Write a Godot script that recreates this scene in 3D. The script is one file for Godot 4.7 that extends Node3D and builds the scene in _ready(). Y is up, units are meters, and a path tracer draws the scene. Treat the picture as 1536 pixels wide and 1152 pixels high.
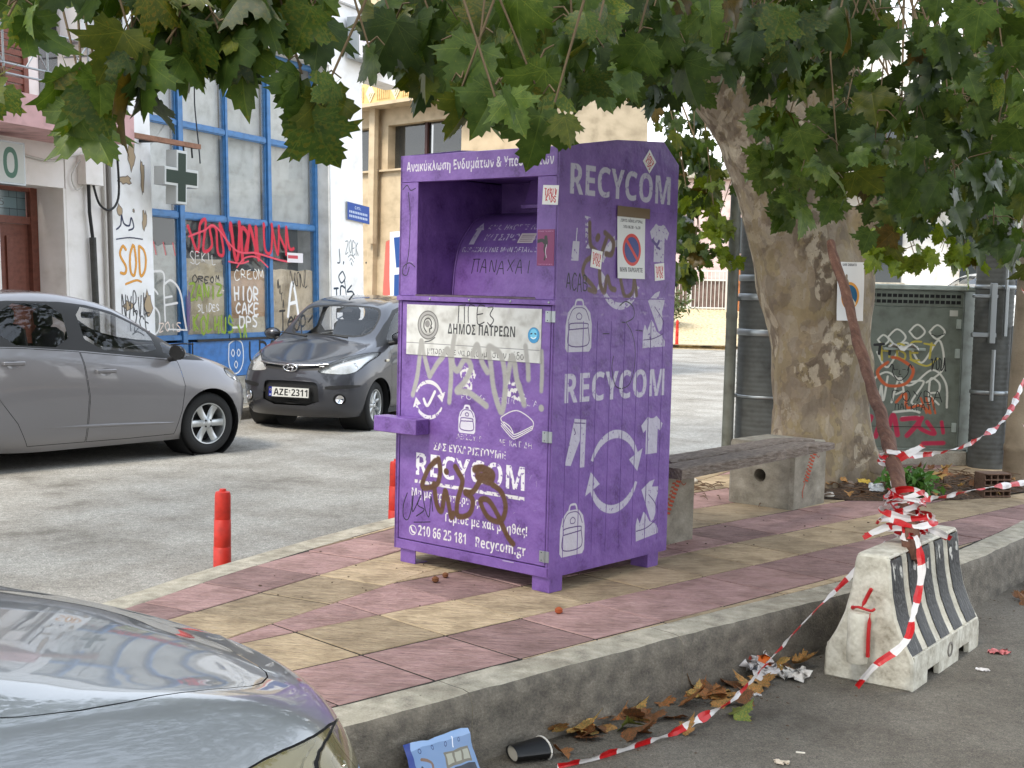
extends Node3D
# A purple clothes-recycling bin on a tiled traffic island under a plane tree.
# Frame: y = 0 is the top of the island's paving, x to the right, -z away from the camera; the roads lie at y = ROAD.

const ROAD := -0.26

func _ready() -> void:
	make_view()
	make_fonts()
	make_materials()
	build_ground()
	build_shop()
	build_far_side()
	build_tree()
	build_bin()
	build_cars()
	build_island_things()
	build_litter()


func make_view() -> void:
	var cam := Camera3D.new()
	cam.name = "camera"
	add_child(cam)
	cam.position = Vector3(0, 1.40, 0)
	cam.basis = Basis(Vector3.RIGHT, -0.0724) * Basis(Vector3.BACK, 0.0243)
	cam.fov = 32.87
	cam.near = 0.05
	cam.far = 400.0
	cam.current = true
	var env := Environment.new()
	env.background_mode = Environment.BG_SKY
	var sm := ProceduralSkyMaterial.new()
	sm.sky_top_color = Color(0.80, 0.85, 0.92)
	sm.sky_horizon_color = Color(0.97, 0.97, 0.96)
	sm.sky_curve = 0.18
	sm.ground_bottom_color = Color(0.45, 0.44, 0.42)
	sm.ground_horizon_color = Color(0.7, 0.69, 0.67)
	sm.sun_angle_max = 40.0
	sm.energy_multiplier = 1.0
	env.sky = Sky.new()
	env.sky.sky_material = sm
	env.background_energy_multiplier = 1.0
	env.tonemap_mode = Environment.TONE_MAPPER_LINEAR
	env.tonemap_exposure = 2.9
	env.sdfgi_enabled = true
	env.ssao_enabled = true
	env.ssil_enabled = true
	var we := WorldEnvironment.new()
	we.name = "world_environment"
	we.environment = env
	add_child(we)
	var sun := DirectionalLight3D.new()
	sun.name = "sun"
	sun.light_energy = 0.5
	sun.light_angular_distance = 14.0
	sun.light_color = Color(1.0, 0.97, 0.92)
	sun.shadow_enabled = true
	add_child(sun)
	sun.look_at_from_position(Vector3(-4, 9, 5), Vector3(0, 0, 0))

# ---------------------------------------------------------------- meshes

class B:
	# collects triangles with normals and both uv layers
	var v := PackedVector3Array()
	var n := PackedVector3Array()
	var u := PackedVector2Array()
	var c := PackedColorArray()
	var tint := Color.WHITE
	var colored := false

	func tri(a: Vector3, b: Vector3, d: Vector3, na: Vector3, nb: Vector3, nd: Vector3, ua := Vector2.ZERO, ub := Vector2.ZERO, ud := Vector2.ZERO) -> void:
		# front faces run clockwise: turn the triangle to fit its normals
		if (b - a).cross(d - a).dot(na + nb + nd) < 0.0:
			v.append(a); v.append(b); v.append(d)
			n.append(na); n.append(nb); n.append(nd)
			u.append(ua); u.append(ub); u.append(ud)
		else:
			v.append(a); v.append(d); v.append(b)
			n.append(na); n.append(nd); n.append(nb)
			u.append(ua); u.append(ud); u.append(ub)
		if colored:
			c.append(tint); c.append(tint); c.append(tint)

	func quad(a: Vector3, b: Vector3, d: Vector3, e: Vector3, nn: Vector3, r := Rect2(0, 0, 1, 1)) -> void:
		# a lower left, b lower right, d upper right, e upper left of the picture
		var p := r.position
		var q := r.end
		tri(a, b, d, nn, nn, nn, Vector2(p.x, q.y), Vector2(q.x, q.y), Vector2(q.x, p.y))
		tri(a, d, e, nn, nn, nn, Vector2(p.x, q.y), Vector2(q.x, p.y), Vector2(p.x, p.y))

	func face(a: Vector3, b: Vector3, d: Vector3, e: Vector3, away: Vector3) -> void:
		var nn := (b - a).cross(d - a)
		if nn.length_squared() < 1e-16:
			nn = (d - a).cross(e - a)
		if nn.length_squared() < 1e-16:
			return
		nn = nn.normalized()
		if nn.dot(a + b + d + e - away * 4.0) < 0.0:
			nn = -nn
		quad(a, b, d, e, nn)

	func box(center: Vector3, size: Vector3, bev := 0.0, t := Basis.IDENTITY) -> void:
		var h := size * 0.5
		bev = minf(bev, minf(h.x, minf(h.y, h.z)) * 0.9)
		var i := h - Vector3.ONE * bev
		var ax := [Vector3.RIGHT, Vector3.UP, Vector3.BACK]
		for k in 3:
			var a: Vector3 = ax[k]
			var b: Vector3 = ax[(k + 1) % 3]
			var d: Vector3 = ax[(k + 2) % 3]
			for s in [-1.0, 1.0]:
				var o: Vector3 = a * h[k] * s
				var p: Vector3 = b * i[(k + 1) % 3]
				var q: Vector3 = d * i[(k + 2) % 3]
				var m: Vector3 = t * (a * s)
				quad(center + t * (o - p - q), center + t * (o + p - q), center + t * (o + p + q), center + t * (o - p + q), m)
				if bev > 0.0:
					for r in [-1.0, 1.0]:
						# edge between face a*s and face b*r
						var e1: Vector3 = a * h[k] * s + b * i[(k + 1) % 3] * r
						var e2: Vector3 = a * i[k] * s + b * h[(k + 1) % 3] * r
						var m1: Vector3 = t * (a * s)
						var m2: Vector3 = t * (b * r)
						var A: Vector3 = center + t * (e1 - q)
						var C: Vector3 = center + t * (e1 + q)
						var D: Vector3 = center + t * (e2 + q)
						var E: Vector3 = center + t * (e2 - q)
						tri(A, C, D, m1, m1, m2)
						tri(A, D, E, m1, m2, m2)
		if bev > 0.0:
			for sx in [-1.0, 1.0]:
				for sy in [-1.0, 1.0]:
					for sz in [-1.0, 1.0]:
						var x := Vector3(h.x * sx, i.y * sy, i.z * sz)
						var y := Vector3(i.x * sx, h.y * sy, i.z * sz)
						var z := Vector3(i.x * sx, i.y * sy, h.z * sz)
						tri(center + t * x, center + t * y, center + t * z, t * Vector3(sx, 0, 0), t * Vector3(0, sy, 0), t * Vector3(0, 0, sz))

	func tube(path: Array, radii: Array, sides := 8, cap := true, squash := 1.0) -> void:
		var rings := []
		var nrm := []
		var up := Vector3.UP
		var d0: Vector3 = (path[1] - path[0]).normalized()
		if absf(d0.dot(up)) > 0.95:
			up = Vector3.RIGHT
		var L := 0.0
		for k in path.size():
			var a: Vector3 = path[maxi(k - 1, 0)]
			var b: Vector3 = path[mini(k + 1, path.size() - 1)]
			var d := (b - a).normalized()
			var x := up.cross(d).normalized()
			up = d.cross(x).normalized()
			var ring := []
			var nn := []
			var r: float = radii[k] if k < radii.size() else radii[-1]
			for s in sides + 1:
				var w := TAU * s / sides
				var o := x * cos(w) + up * sin(w) * squash
				ring.append(path[k] + o * r)
				nn.append(o.normalized())
			rings.append(ring)
			nrm.append(nn)
		for k in path.size() - 1:
			var L2: float = L + (path[k + 1] - path[k]).length()
			for s in sides:
				var t1 := float(s) / sides
				var t2 := float(s + 1) / sides
				tri(rings[k][s], rings[k][s + 1], rings[k + 1][s + 1], nrm[k][s], nrm[k][s + 1], nrm[k + 1][s + 1], Vector2(L, t1), Vector2(L, t2), Vector2(L2, t2))
				tri(rings[k][s], rings[k + 1][s + 1], rings[k + 1][s], nrm[k][s], nrm[k + 1][s + 1], nrm[k + 1][s], Vector2(L, t1), Vector2(L2, t2), Vector2(L2, t1))
			L = L2
		if cap:
			for e in [0, path.size() - 1]:
				var d: Vector3 = (path[0] - path[1]).normalized() if e == 0 else (path[-1] - path[-2]).normalized()
				for s in sides:
					tri(path[e], rings[e][s], rings[e][s + 1], d, d, d)

	func lathe(profile: Array, seg := 24, t := Transform3D.IDENTITY, sharp := false) -> void:
		# profile: Vector2(radius, height along y), bottom to top on the outside
		for k in profile.size() - 1:
			var a: Vector2 = profile[k]
			var b: Vector2 = profile[k + 1]
			var d := (b - a)
			if d.length() < 1e-7:
				continue
			var na := Vector2(d.y, -d.x).normalized()
			var n1 := na
			var n2 := na
			if not sharp:
				if k > 0:
					var e: Vector2 = a - profile[k - 1]
					var m := Vector2(e.y, -e.x).normalized()
					if m.dot(na) > 0.5: n1 = (m + na).normalized()
				if k < profile.size() - 2:
					var e: Vector2 = profile[k + 2] - b
					var m := Vector2(e.y, -e.x).normalized()
					if m.dot(na) > 0.5: n2 = (m + na).normalized()
			for s in seg:
				var w1 := TAU * s / seg
				var w2 := TAU * (s + 1) / seg
				var x1 := Vector3(cos(w1), 0, sin(w1))
				var x2 := Vector3(cos(w2), 0, sin(w2))
				var P := t * (x1 * a.x + Vector3.UP * a.y)
				var Q := t * (x2 * a.x + Vector3.UP * a.y)
				var R := t * (x2 * b.x + Vector3.UP * b.y)
				var S := t * (x1 * b.x + Vector3.UP * b.y)
				var np := (t.basis * (x1 * n1.x + Vector3.UP * n1.y)).normalized()
				var nq := (t.basis * (x2 * n1.x + Vector3.UP * n1.y)).normalized()
				var nr := (t.basis * (x2 * n2.x + Vector3.UP * n2.y)).normalized()
				var ns := (t.basis * (x1 * n2.x + Vector3.UP * n2.y)).normalized()
				if a.x > 1e-6: tri(P, Q, R, np, nq, nr)
				if b.x > 1e-6: tri(P, R, S, np, nr, ns)

	func prism(poly: PackedVector2Array, z0: float, z1: float, t := Transform3D.IDENTITY, bev := 0.0) -> void:
		# a polygon in the xy plane, between z0 and z1; the z1 side gets the bevel
		var top := poly
		if bev > 0.0:
			var o := Geometry2D.offset_polygon(poly, -bev, Geometry2D.JOIN_MITER)
			if o.size() == 1 and o[0].size() == poly.size():
				# match the start vertex
				var best := 0
				for k in poly.size():
					if o[0][k].distance_to(poly[0]) < o[0][best].distance_to(poly[0]): best = k
				top = PackedVector2Array()
				for k in poly.size(): top.append(o[0][(k + best) % poly.size()])
				if top.size() > 1 and top[1].distance_to(poly[1]) > bev * 8.0: top = poly
		var idx := Geometry2D.triangulate_polygon(top)
		var f := (t.basis * Vector3.BACK).normalized() * signf(z1 - z0)
		for k in range(0, idx.size(), 3):
			var A := top[idx[k]]; var Bq := top[idx[k + 1]]; var C := top[idx[k + 2]]
			tri(t * Vector3(A.x, A.y, z1), t * Vector3(Bq.x, Bq.y, z1), t * Vector3(C.x, C.y, z1), f, f, f, A, Bq, C)
		var idx2 := Geometry2D.triangulate_polygon(poly)
		for k in range(0, idx2.size(), 3):
			var A := poly[idx2[k]]; var Bq := poly[idx2[k + 1]]; var C := poly[idx2[k + 2]]
			tri(t * Vector3(A.x, A.y, z0), t * Vector3(Bq.x, Bq.y, z0), t * Vector3(C.x, C.y, z0), -f, -f, -f, A, Bq, C)
		var sg := -1.0 if Geometry2D.is_polygon_clockwise(poly) else 1.0
		var zb := z1 if bev <= 0.0 else z1 - bev * signf(z1 - z0)
		for k in poly.size():
			var a := poly[k]
			var b := poly[(k + 1) % poly.size()]
			var d := (b - a).normalized()
			var m := (t.basis * Vector3(d.y * sg, -d.x * sg, 0)).normalized()
			quad(t * Vector3(a.x, a.y, z0), t * Vector3(b.x, b.y, z0), t * Vector3(b.x, b.y, zb), t * Vector3(a.x, a.y, zb), m)
			if bev > 0.0:
				var a2 := top[k]
				var b2 := top[(k + 1) % poly.size()]
				var mm := (m + f).normalized()
				quad(t * Vector3(a.x, a.y, zb), t * Vector3(b.x, b.y, zb), t * Vector3(b2.x, b2.y, z1), t * Vector3(a2.x, a2.y, z1), mm)

	func grid(p: Array, uvs := [], flip := false) -> void:
		# p[i][j]: smooth sheet
		var R := p.size()
		var C: int = p[0].size()
		var nn := []
		for i in R:
			var row := []
			for j in C:
				var a: Vector3 = p[mini(i + 1, R - 1)][j] - p[maxi(i - 1, 0)][j]
				var b: Vector3 = p[i][mini(j + 1, C - 1)] - p[i][maxi(j - 1, 0)]
				var m := a.cross(b).normalized()
				row.append(-m if flip else m)
			nn.append(row)
		for i in R - 1:
			for j in C - 1:
				var ua := Vector2(float(j) / (C - 1), float(i) / (R - 1))
				var ud := Vector2(float(j + 1) / (C - 1), float(i + 1) / (R - 1))
				tri(p[i][j], p[i][j + 1], p[i + 1][j + 1], nn[i][j], nn[i][j + 1], nn[i + 1][j + 1], ua, Vector2(ud.x, ua.y), ud)
				tri(p[i][j], p[i + 1][j + 1], p[i + 1][j], nn[i][j], nn[i + 1][j + 1], nn[i + 1][j], ua, ud, Vector2(ua.x, ud.y))

	func mesh() -> ArrayMesh:
		var a := []
		a.resize(Mesh.ARRAY_MAX)
		a[Mesh.ARRAY_VERTEX] = v
		a[Mesh.ARRAY_NORMAL] = n
		a[Mesh.ARRAY_TEX_UV] = u
		a[Mesh.ARRAY_TEX_UV2] = u
		if colored: a[Mesh.ARRAY_COLOR] = c
		var m := ArrayMesh.new()
		m.add_surface_from_arrays(Mesh.PRIMITIVE_TRIANGLES, a)
		return m


func put(called: String, b, m: Material, parent: Node = null) -> MeshInstance3D:
	var o := MeshInstance3D.new()
	o.name = called
	o.mesh = b.mesh() if b is B else b
	o.material_override = m
	(parent if parent else self).add_child(o, true)
	return o


var used_names := {}

func numbered(called: String) -> String:
	var k: int = used_names.get(called, 0)
	used_names[called] = k + 1
	return called if k == 0 else "%s_%03d" % [called, k]


func thing(called: String, label: String, category: String, at := Vector3.ZERO, turn := 0.0, group := "") -> Node3D:
	var o := Node3D.new()
	o.name = numbered(called)
	add_child(o)
	o.position = at
	o.rotation.y = turn
	tag(o, label, category, group)
	return o


func tag(o: Node, label: String, category: String, group := "") -> void:
	o.set_meta("label", label)
	o.set_meta("category", category)
	if group: o.set_meta("group", group)


func single(called: String, b, m: Material, label: String, category: String, group := "") -> MeshInstance3D:
	var o := put(numbered(called), b, m)
	tag(o, label, category, group)
	return o


func structure(called: String, b, m: Material, parent: Node = null) -> MeshInstance3D:
	var o := put(called, b, m, parent)
	if parent == null: o.set_meta("kind", "structure")
	return o


func smooth_path(pts: Array, steps := 6) -> Array:
	var out := []
	for k in pts.size() - 1:
		var a = pts[maxi(k - 1, 0)]
		var d = pts[mini(k + 2, pts.size() - 1)]
		for s in steps:
			out.append(pts[k].cubic_interpolate(pts[k + 1], a, d, float(s) / steps))
	out.append(pts[-1])
	return out


# ---------------------------------------------------------------- textures and materials

func lin(r: float, g: float, b: float) -> Color:
	return Color(r, g, b).linear_to_srgb()


func noise(seed_: int, freq: float, kind := FastNoiseLite.TYPE_SIMPLEX_SMOOTH, octaves := 4) -> FastNoiseLite:
	var f := FastNoiseLite.new()
	f.seed = seed_
	f.noise_type = kind
	f.frequency = freq
	f.fractal_octaves = octaves
	return f


func noise_bytes(seed_: int, freq: float, size: int, octaves := 4, kind := FastNoiseLite.TYPE_SIMPLEX_SMOOTH) -> PackedByteArray:
	return noise(seed_, freq, kind, octaves).get_seamless_image(size, size).get_data()


func texture_of(bytes: PackedByteArray, size: int, format := Image.FORMAT_RGB8) -> ImageTexture:
	return ImageTexture.create_from_image(Image.create_from_data(size, size, false, format, bytes))


func mottled(size: int, stops: Array, layers: Array, speck := 0.0, seed_ := 1) -> ImageTexture:
	# layers: [seed, frequency, octaves, weight]; stops: sRGB colours from low to high
	var data := []
	for l in layers: data.append(noise_bytes(l[0], l[1], size, l[2]))
	var out := PackedByteArray()
	out.resize(size * size * 3)
	var rng := RandomNumberGenerator.new()
	rng.seed = seed_
	var total := 0.0
	for l in layers: total += l[3]
	var last := stops.size() - 1
	for i in size * size:
		var t := 0.0
		for k in data.size(): t += (data[k][i] / 255.0 - 0.5) * layers[k][3]
		t = clampf(0.5 + t * 1.0 / total + rng.randf_range(-speck, speck), 0.0, 0.9999) * last
		var q := int(t)
		var col: Color = stops[q].lerp(stops[q + 1], t - q)
		out[i * 3] = col.r8
		out[i * 3 + 1] = col.g8
		out[i * 3 + 2] = col.b8
	return texture_of(out, size)


func height_tex(size: int, layers: Array, speck := 0.0) -> ImageTexture:
	var g := [Color.BLACK, Color.WHITE]
	return mottled(size, g, layers, speck, 7)


func mat(col: Color, rough := 0.7, metal := 0.0, tex: Texture2D = null, scale := 1.0, world := false) -> StandardMaterial3D:
	var m := StandardMaterial3D.new()
	m.albedo_color = col
	m.roughness = rough
	m.metallic = metal
	if tex:
		m.albedo_texture = tex
		m.uv1_triplanar = true
		m.uv1_world_triplanar = world
		m.uv1_scale = Vector3.ONE * scale
	return m


func relief(m: StandardMaterial3D, tex: Texture2D, cm: float) -> StandardMaterial3D:
	m.heightmap_enabled = true
	m.heightmap_texture = tex
	m.heightmap_scale = cm
	return m


func printed(base: StandardMaterial3D, img: Image) -> StandardMaterial3D:
	# paint or print laid on a base material through the second uv layer
	var m: StandardMaterial3D = base.duplicate()
	m.detail_enabled = true
	m.detail_blend_mode = BaseMaterial3D.BLEND_MODE_MIX
	m.detail_uv_layer = BaseMaterial3D.DETAIL_UV_2
	m.detail_albedo = ImageTexture.create_from_image(img)
	return m


func sheet(img: Image, rough := 0.6) -> StandardMaterial3D:
	# paint alone, on a thin sheet
	var m := StandardMaterial3D.new()
	m.albedo_texture = ImageTexture.create_from_image(img)
	m.transparency = BaseMaterial3D.TRANSPARENCY_ALPHA
	m.roughness = rough
	return m


func picture(img: Image, rough := 0.5) -> StandardMaterial3D:
	var m := StandardMaterial3D.new()
	m.albedo_texture = ImageTexture.create_from_image(img)
	m.roughness = rough
	return m


func glass(col: Color, alpha: float) -> StandardMaterial3D:
	var m := StandardMaterial3D.new()
	m.albedo_color = Color(col.r, col.g, col.b, alpha)
	m.transparency = BaseMaterial3D.TRANSPARENCY_ALPHA
	m.roughness = 0.02
	return m

# ---------------------------------------------------------------- lettering, stencils and sprayed tags

var bold_font: SystemFont
var plain_font: SystemFont

func make_fonts() -> void:
	bold_font = SystemFont.new()
	bold_font.font_names = PackedStringArray(["Droid Sans"])
	bold_font.font_weight = 700
	plain_font = SystemFont.new()
	plain_font.font_names = PackedStringArray(["Droid Sans"])


func letter_triangles(s: String, bold := true) -> PackedVector2Array:
	# cap height 1, baseline 0, y up, starting at x = 0
	var out := PackedVector2Array()
	var t := TextMesh.new()
	t.font = bold_font if bold else plain_font
	t.text = s
	t.depth = 0.0
	t.font_size = 127
	t.pixel_size = 1.0
	t.curve_step = 2.0
	t.horizontal_alignment = HORIZONTAL_ALIGNMENT_LEFT
	t.vertical_alignment = VERTICAL_ALIGNMENT_BOTTOM
	var probe := TextMesh.new()
	probe.font = t.font
	probe.text = "I"
	probe.depth = 0.0
	probe.font_size = 127
	probe.pixel_size = 1.0
	probe.horizontal_alignment = HORIZONTAL_ALIGNMENT_LEFT
	probe.vertical_alignment = VERTICAL_ALIGNMENT_BOTTOM
	var lo := 1e9
	var hi := -1e9
	for p in probe.get_mesh_arrays()[Mesh.ARRAY_VERTEX]:
		lo = minf(lo, p.y)
		hi = maxf(hi, p.y)
	var a := t.get_mesh_arrays()
	var v: PackedVector3Array = a[Mesh.ARRAY_VERTEX]
	for i in a[Mesh.ARRAY_INDEX]:
		out.append(Vector2(v[i].x, v[i].y - lo) / (hi - lo))
	return out


class Paint:
	var img: Image
	var ppm := 1000.0          # pixels per metre
	var brushes := {}

	func _init(w_m: float, h_m: float, density: float) -> void:
		ppm = density
		img = Image.create_empty(int(w_m * density), int(h_m * density), false, Image.FORMAT_RGBA8)
		img.fill(Color(0, 0, 0, 0))

	func brush(r: float, col: Color, hard: float) -> Image:
		var key := "%.1f %s %.2f" % [r, col.to_html(), hard]
		if not brushes.has(key):
			var s := int(ceil(r)) * 2 + 3
			var b := Image.create_empty(s, s, false, Image.FORMAT_RGBA8)
			var m := (s - 1) / 2.0
			for y in s:
				for x in s:
					var d := Vector2(x - m, y - m).length() / r
					b.set_pixel(x, y, Color(col.r, col.g, col.b, col.a * (1.0 - smoothstep(hard, 1.0, d))))
			brushes[key] = b
		return brushes[key]

	func stroke(pts: PackedVector2Array, r_m: float, col: Color, hard := 0.6) -> void:
		# points in metres from the upper left corner
		var r := maxf(r_m * ppm, 0.8)
		var b := brush(r, col, hard)
		var half := b.get_width() / 2.0
		var step := maxf(r * 0.35, 0.7)
		var rect := Rect2i(0, 0, b.get_width(), b.get_height())
		for k in pts.size() - 1:
			var a := pts[k] * ppm
			var d := pts[k + 1] * ppm - a
			var n := maxi(1, int(d.length() / step))
			for s in n:
				img.blend_rect(b, rect, Vector2i(a + d * (float(s) / n) - Vector2(half, half)))

	func curve(pts: Array, r_m: float, col: Color, hard := 0.6) -> void:
		var c := PackedVector2Array()
		for k in pts.size() - 1:
			var p: Vector2 = pts[maxi(k - 1, 0)]
			var q: Vector2 = pts[mini(k + 2, pts.size() - 1)]
			for s in 8: c.append((pts[k] as Vector2).cubic_interpolate(pts[k + 1], p, q, s / 8.0))
		c.append(pts[-1])
		stroke(c, r_m, col, hard)

	func triangles(t: PackedVector2Array, col: Color, soft := 0, wear := 0.0, seed_ := 1) -> void:
		# triangles in metres; soft: how many halvings blur the edge; wear: the share rubbed off
		if t.is_empty(): return
		var lo := t[0]
		var hi := t[0]
		for p in t:
			lo = lo.min(p)
			hi = hi.max(p)
		var pad := 4 + soft * 6
		var ox := int(lo.x * ppm) - pad
		var oy := int(lo.y * ppm) - pad
		var w := int((hi.x - lo.x) * ppm) + pad * 2 + 2
		var h := int((hi.y - lo.y) * ppm) + pad * 2 + 2
		w += (8 - w % 8) % 8
		h += (8 - h % 8) % 8
		var k := 2   # spans are filled at twice the size and halved, for smooth edges
		var layer := Image.create_empty(w * k, h * k, false, Image.FORMAT_RGBA8)
		layer.fill(Color(col.r, col.g, col.b, 0))
		for i in range(0, t.size(), 3):
			var A := (t[i] * ppm - Vector2(ox, oy)) * k
			var Bp := (t[i + 1] * ppm - Vector2(ox, oy)) * k
			var C := (t[i + 2] * ppm - Vector2(ox, oy)) * k
			var y0 := int(floor(minf(A.y, minf(Bp.y, C.y)) - 0.5))
			var y1 := int(ceil(maxf(A.y, maxf(Bp.y, C.y)) + 0.5))
			for y in range(maxi(y0, 0), mini(y1, h * k)):
				var yc := y + 0.5
				var xa := 1e9
				var xb := -1e9
				for e in [[A, Bp], [Bp, C], [C, A]]:
					var p: Vector2 = e[0]
					var q: Vector2 = e[1]
					if (p.y <= yc) != (q.y <= yc):
						var x := p.x + (yc - p.y) / (q.y - p.y) * (q.x - p.x)
						xa = minf(xa, x)
						xb = maxf(xb, x)
				if xb > xa:
					var i0 := int(round(xa))
					var i1 := int(round(xb))
					if i1 > i0: layer.fill_rect(Rect2i(i0, y, i1 - i0, 1), col)
		layer.resize(w, h, Image.INTERPOLATE_BILINEAR)
		for s in soft:
			layer.resize(w >> (s + 1), h >> (s + 1), Image.INTERPOLATE_BILINEAR)
		if soft: layer.resize(w, h, Image.INTERPOLATE_CUBIC)
		if wear > 0.0:
			var f := FastNoiseLite.new()
			f.seed = seed_
			f.frequency = 0.03
			f.fractal_octaves = 5
			var nz := f.get_image(w, h).get_data()
			var d := layer.get_data()
			for i in w * h:
				if d[i * 4 + 3] > 0:
					var q := smoothstep(wear - 0.08, wear + 0.08, nz[i] / 255.0)
					d[i * 4 + 3] = int(d[i * 4 + 3] * q)
			layer = Image.create_from_data(w, h, false, Image.FORMAT_RGBA8, d)
		img.blend_rect(layer, Rect2i(0, 0, w, h), Vector2i(ox, oy))

	func polygon(pts: PackedVector2Array, col: Color, soft := 0, wear := 0.0, seed_ := 1) -> void:
		var idx := Geometry2D.triangulate_polygon(pts)
		var t := PackedVector2Array()
		for i in idx: t.append(pts[i])
		triangles(t, col, soft, wear, seed_)

	func rect(r: Rect2, col: Color) -> void:
		img.fill_rect(Rect2i(int(r.position.x * ppm), int(r.position.y * ppm), int(r.size.x * ppm), int(r.size.y * ppm)), col)

	func disc(c: Vector2, r: float, col: Color, r_in := 0.0) -> void:
		var t := PackedVector2Array()
		for s in 40:
			var a := Vector2.from_angle(TAU * s / 40)
			var b := Vector2.from_angle(TAU * (s + 1) / 40)
			t.append_array([c + a * r_in, c + a * r, c + b * r, c + a * r_in, c + b * r, c + b * r_in])
		triangles(t, col)


func words(p: Paint, s: String, x: float, y: float, cap: float, width: float, col: Color, bold := true, soft := 0, wear := 0.0, seed_ := 1, slope := 0.0) -> void:
	# baseline at y, from x; squeezed or stretched to the given width (0: natural)
	var t := letter_triangles(s, bold)
	var lo := 1e9
	var hi := -1e9
	for q in t:
		lo = minf(lo, q.x)
		hi = maxf(hi, q.x)
	var k := cap if width <= 0.0 else width / (hi - lo)
	var o := PackedVector2Array()
	for q in t: o.append(Vector2(x + (q.x - lo) * k, y - q.y * cap + slope * (q.x - lo) * k))
	p.triangles(o, col, soft, wear, seed_)


const HAND := {
	"A": [[0, 1, .45, 0, .95, 1], [.2, .62, .8, .58]], "B": [[.1, 1, .1, 0, .75, .15, .7, .4, .15, .48, .85, .6, .8, .95, .1, 1]], "C": [[.9, .15, .45, 0, .05, .5, .4, 1, .95, .85]],
	"D": [[.1, 0, .1, 1, .7, .9, .95, .5, .7, .1, .1, 0]], "E": [[.9, .02, .1, 0, .1, 1, .95, .97], [.1, .5, .75, .48]], "G": [[.9, .15, .4, 0, .05, .5, .4, 1, .9, .8, .9, .5, .5, .5]],
	"H": [[.1, 0, .12, 1], [.9, 0, .88, 1], [.1, .52, .9, .48]], "I": [[.5, 0, .5, 1]], "K": [[.1, 0, .1, 1], [.9, 0, .15, .5, .95, 1]], "L": [[.1, 0, .1, 1, .9, .97]],
	"M": [[0, 1, .15, 0, .5, .7, .85, 0, 1, 1]], "N": [[.08, 1, .1, 0, .9, 1, .92, 0]], "O": [[.5, 0, .08, .35, .15, .85, .6, 1, .95, .55, .8, .1, .5, 0]], "P": [[.1, 1, .1, 0, .8, .08, .85, .42, .12, .52]],
	"R": [[.1, 1, .1, 0, .8, .08, .8, .42, .12, .52, .9, 1]], "S": [[.9, .12, .4, 0, .1, .25, .85, .62, .7, .95, .1, .9]], "T": [[0, .03, 1, 0], [.5, 0, .48, 1]], "U": [[.08, 0, .1, .75, .5, 1, .9, .75, .9, 0]],
	"V": [[.05, 0, .5, 1, .95, 0]], "W": [[0, 0, .25, 1, .5, .3, .75, 1, 1, 0]], "X": [[.05, 0, .95, 1], [.9, 0, .05, 1]], "Y": [[.05, 0, .5, .5], [.95, 0, .45, 1]], "Z": [[.05, .02, .95, 0, .05, 1, .98, .96]],
	"Γ": [[.1, 1, .12, 0, .9, .03]], "Π": [[.08, 1, .1, 0], [0, .03, 1, 0], [.88, 0, .9, 1]], "3": [[.1, .08, .8, .05, .45, .42, .9, .7, .5, 1, .08, .9]], "2": [[.1, .2, .5, 0, .85, .3, .1, 1, .95, .96]], "5": [[.9, 0, .2, 0, .15, .45, .8, .55, .75, .95, .1, .95]],
	"-": [[.1, .5, .9, .48]], "!": [[.5, 0, .5, .7], [.5, .95, .52, .98]], "e": [[.1, .55, .85, .5, .5, .3, .1, .6, .4, 1, .9, .85]], "_": [[0, 1, 1, .98]],
}

func hand(p: Paint, s: String, x: float, y: float, h: float, adv: float, r: float, col: Color, hard := 0.6, wild := 0.06, slope := 0.0, seed_ := 3) -> void:
	# sprayed or written letters: top left at x, y; adv: width of a letter and its gap
	var rng := RandomNumberGenerator.new()
	rng.seed = seed_ * 131 + s.length()
	for ch in s:
		if HAND.has(ch):
			var dy := rng.randf_range(-wild, wild) * h
			var k := 1.0 + rng.randf_range(-wild, wild)
			for line in HAND[ch]:
				var pts := []
				for i in range(0, line.size(), 2):
					pts.append(Vector2(x + (line[i] + rng.randf_range(-wild, wild)) * adv * 0.78, y + dy + (line[i + 1] * k + rng.randf_range(-wild, wild)) * h))
				p.curve(pts, r, col, hard)
		x += adv
		y += slope * adv


func scrawl(p: Paint, area: Rect2, loops: int, r: float, col: Color, seed_: int, hard := 0.6) -> void:
	# a looping throw-up that runs through an area
	var rng := RandomNumberGenerator.new()
	rng.seed = seed_
	var pts := []
	for k in loops * 4:
		var t := float(k) / (loops * 4 - 1)
		var up := 0.0 if k % 4 < 2 else 1.0
		pts.append(area.position + Vector2((t * 0.9 + rng.randf_range(-0.05, 0.1)) * area.size.x, clampf(up * 0.8 + rng.randf_range(-0.1, 0.3), 0, 1) * area.size.y))
	p.curve(pts, r, col, hard)

# ---------------------------------------------------------------- shared materials

var M := {}

func patches(m: StandardMaterial3D, tex: Texture2D, scale: float) -> StandardMaterial3D:
	m.detail_enabled = true
	m.detail_blend_mode = BaseMaterial3D.BLEND_MODE_MUL
	m.detail_uv_layer = BaseMaterial3D.DETAIL_UV_2
	m.detail_albedo = tex
	m.uv2_triplanar = true
	m.uv2_world_triplanar = true
	m.uv2_scale = Vector3.ONE * scale
	return m


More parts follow.
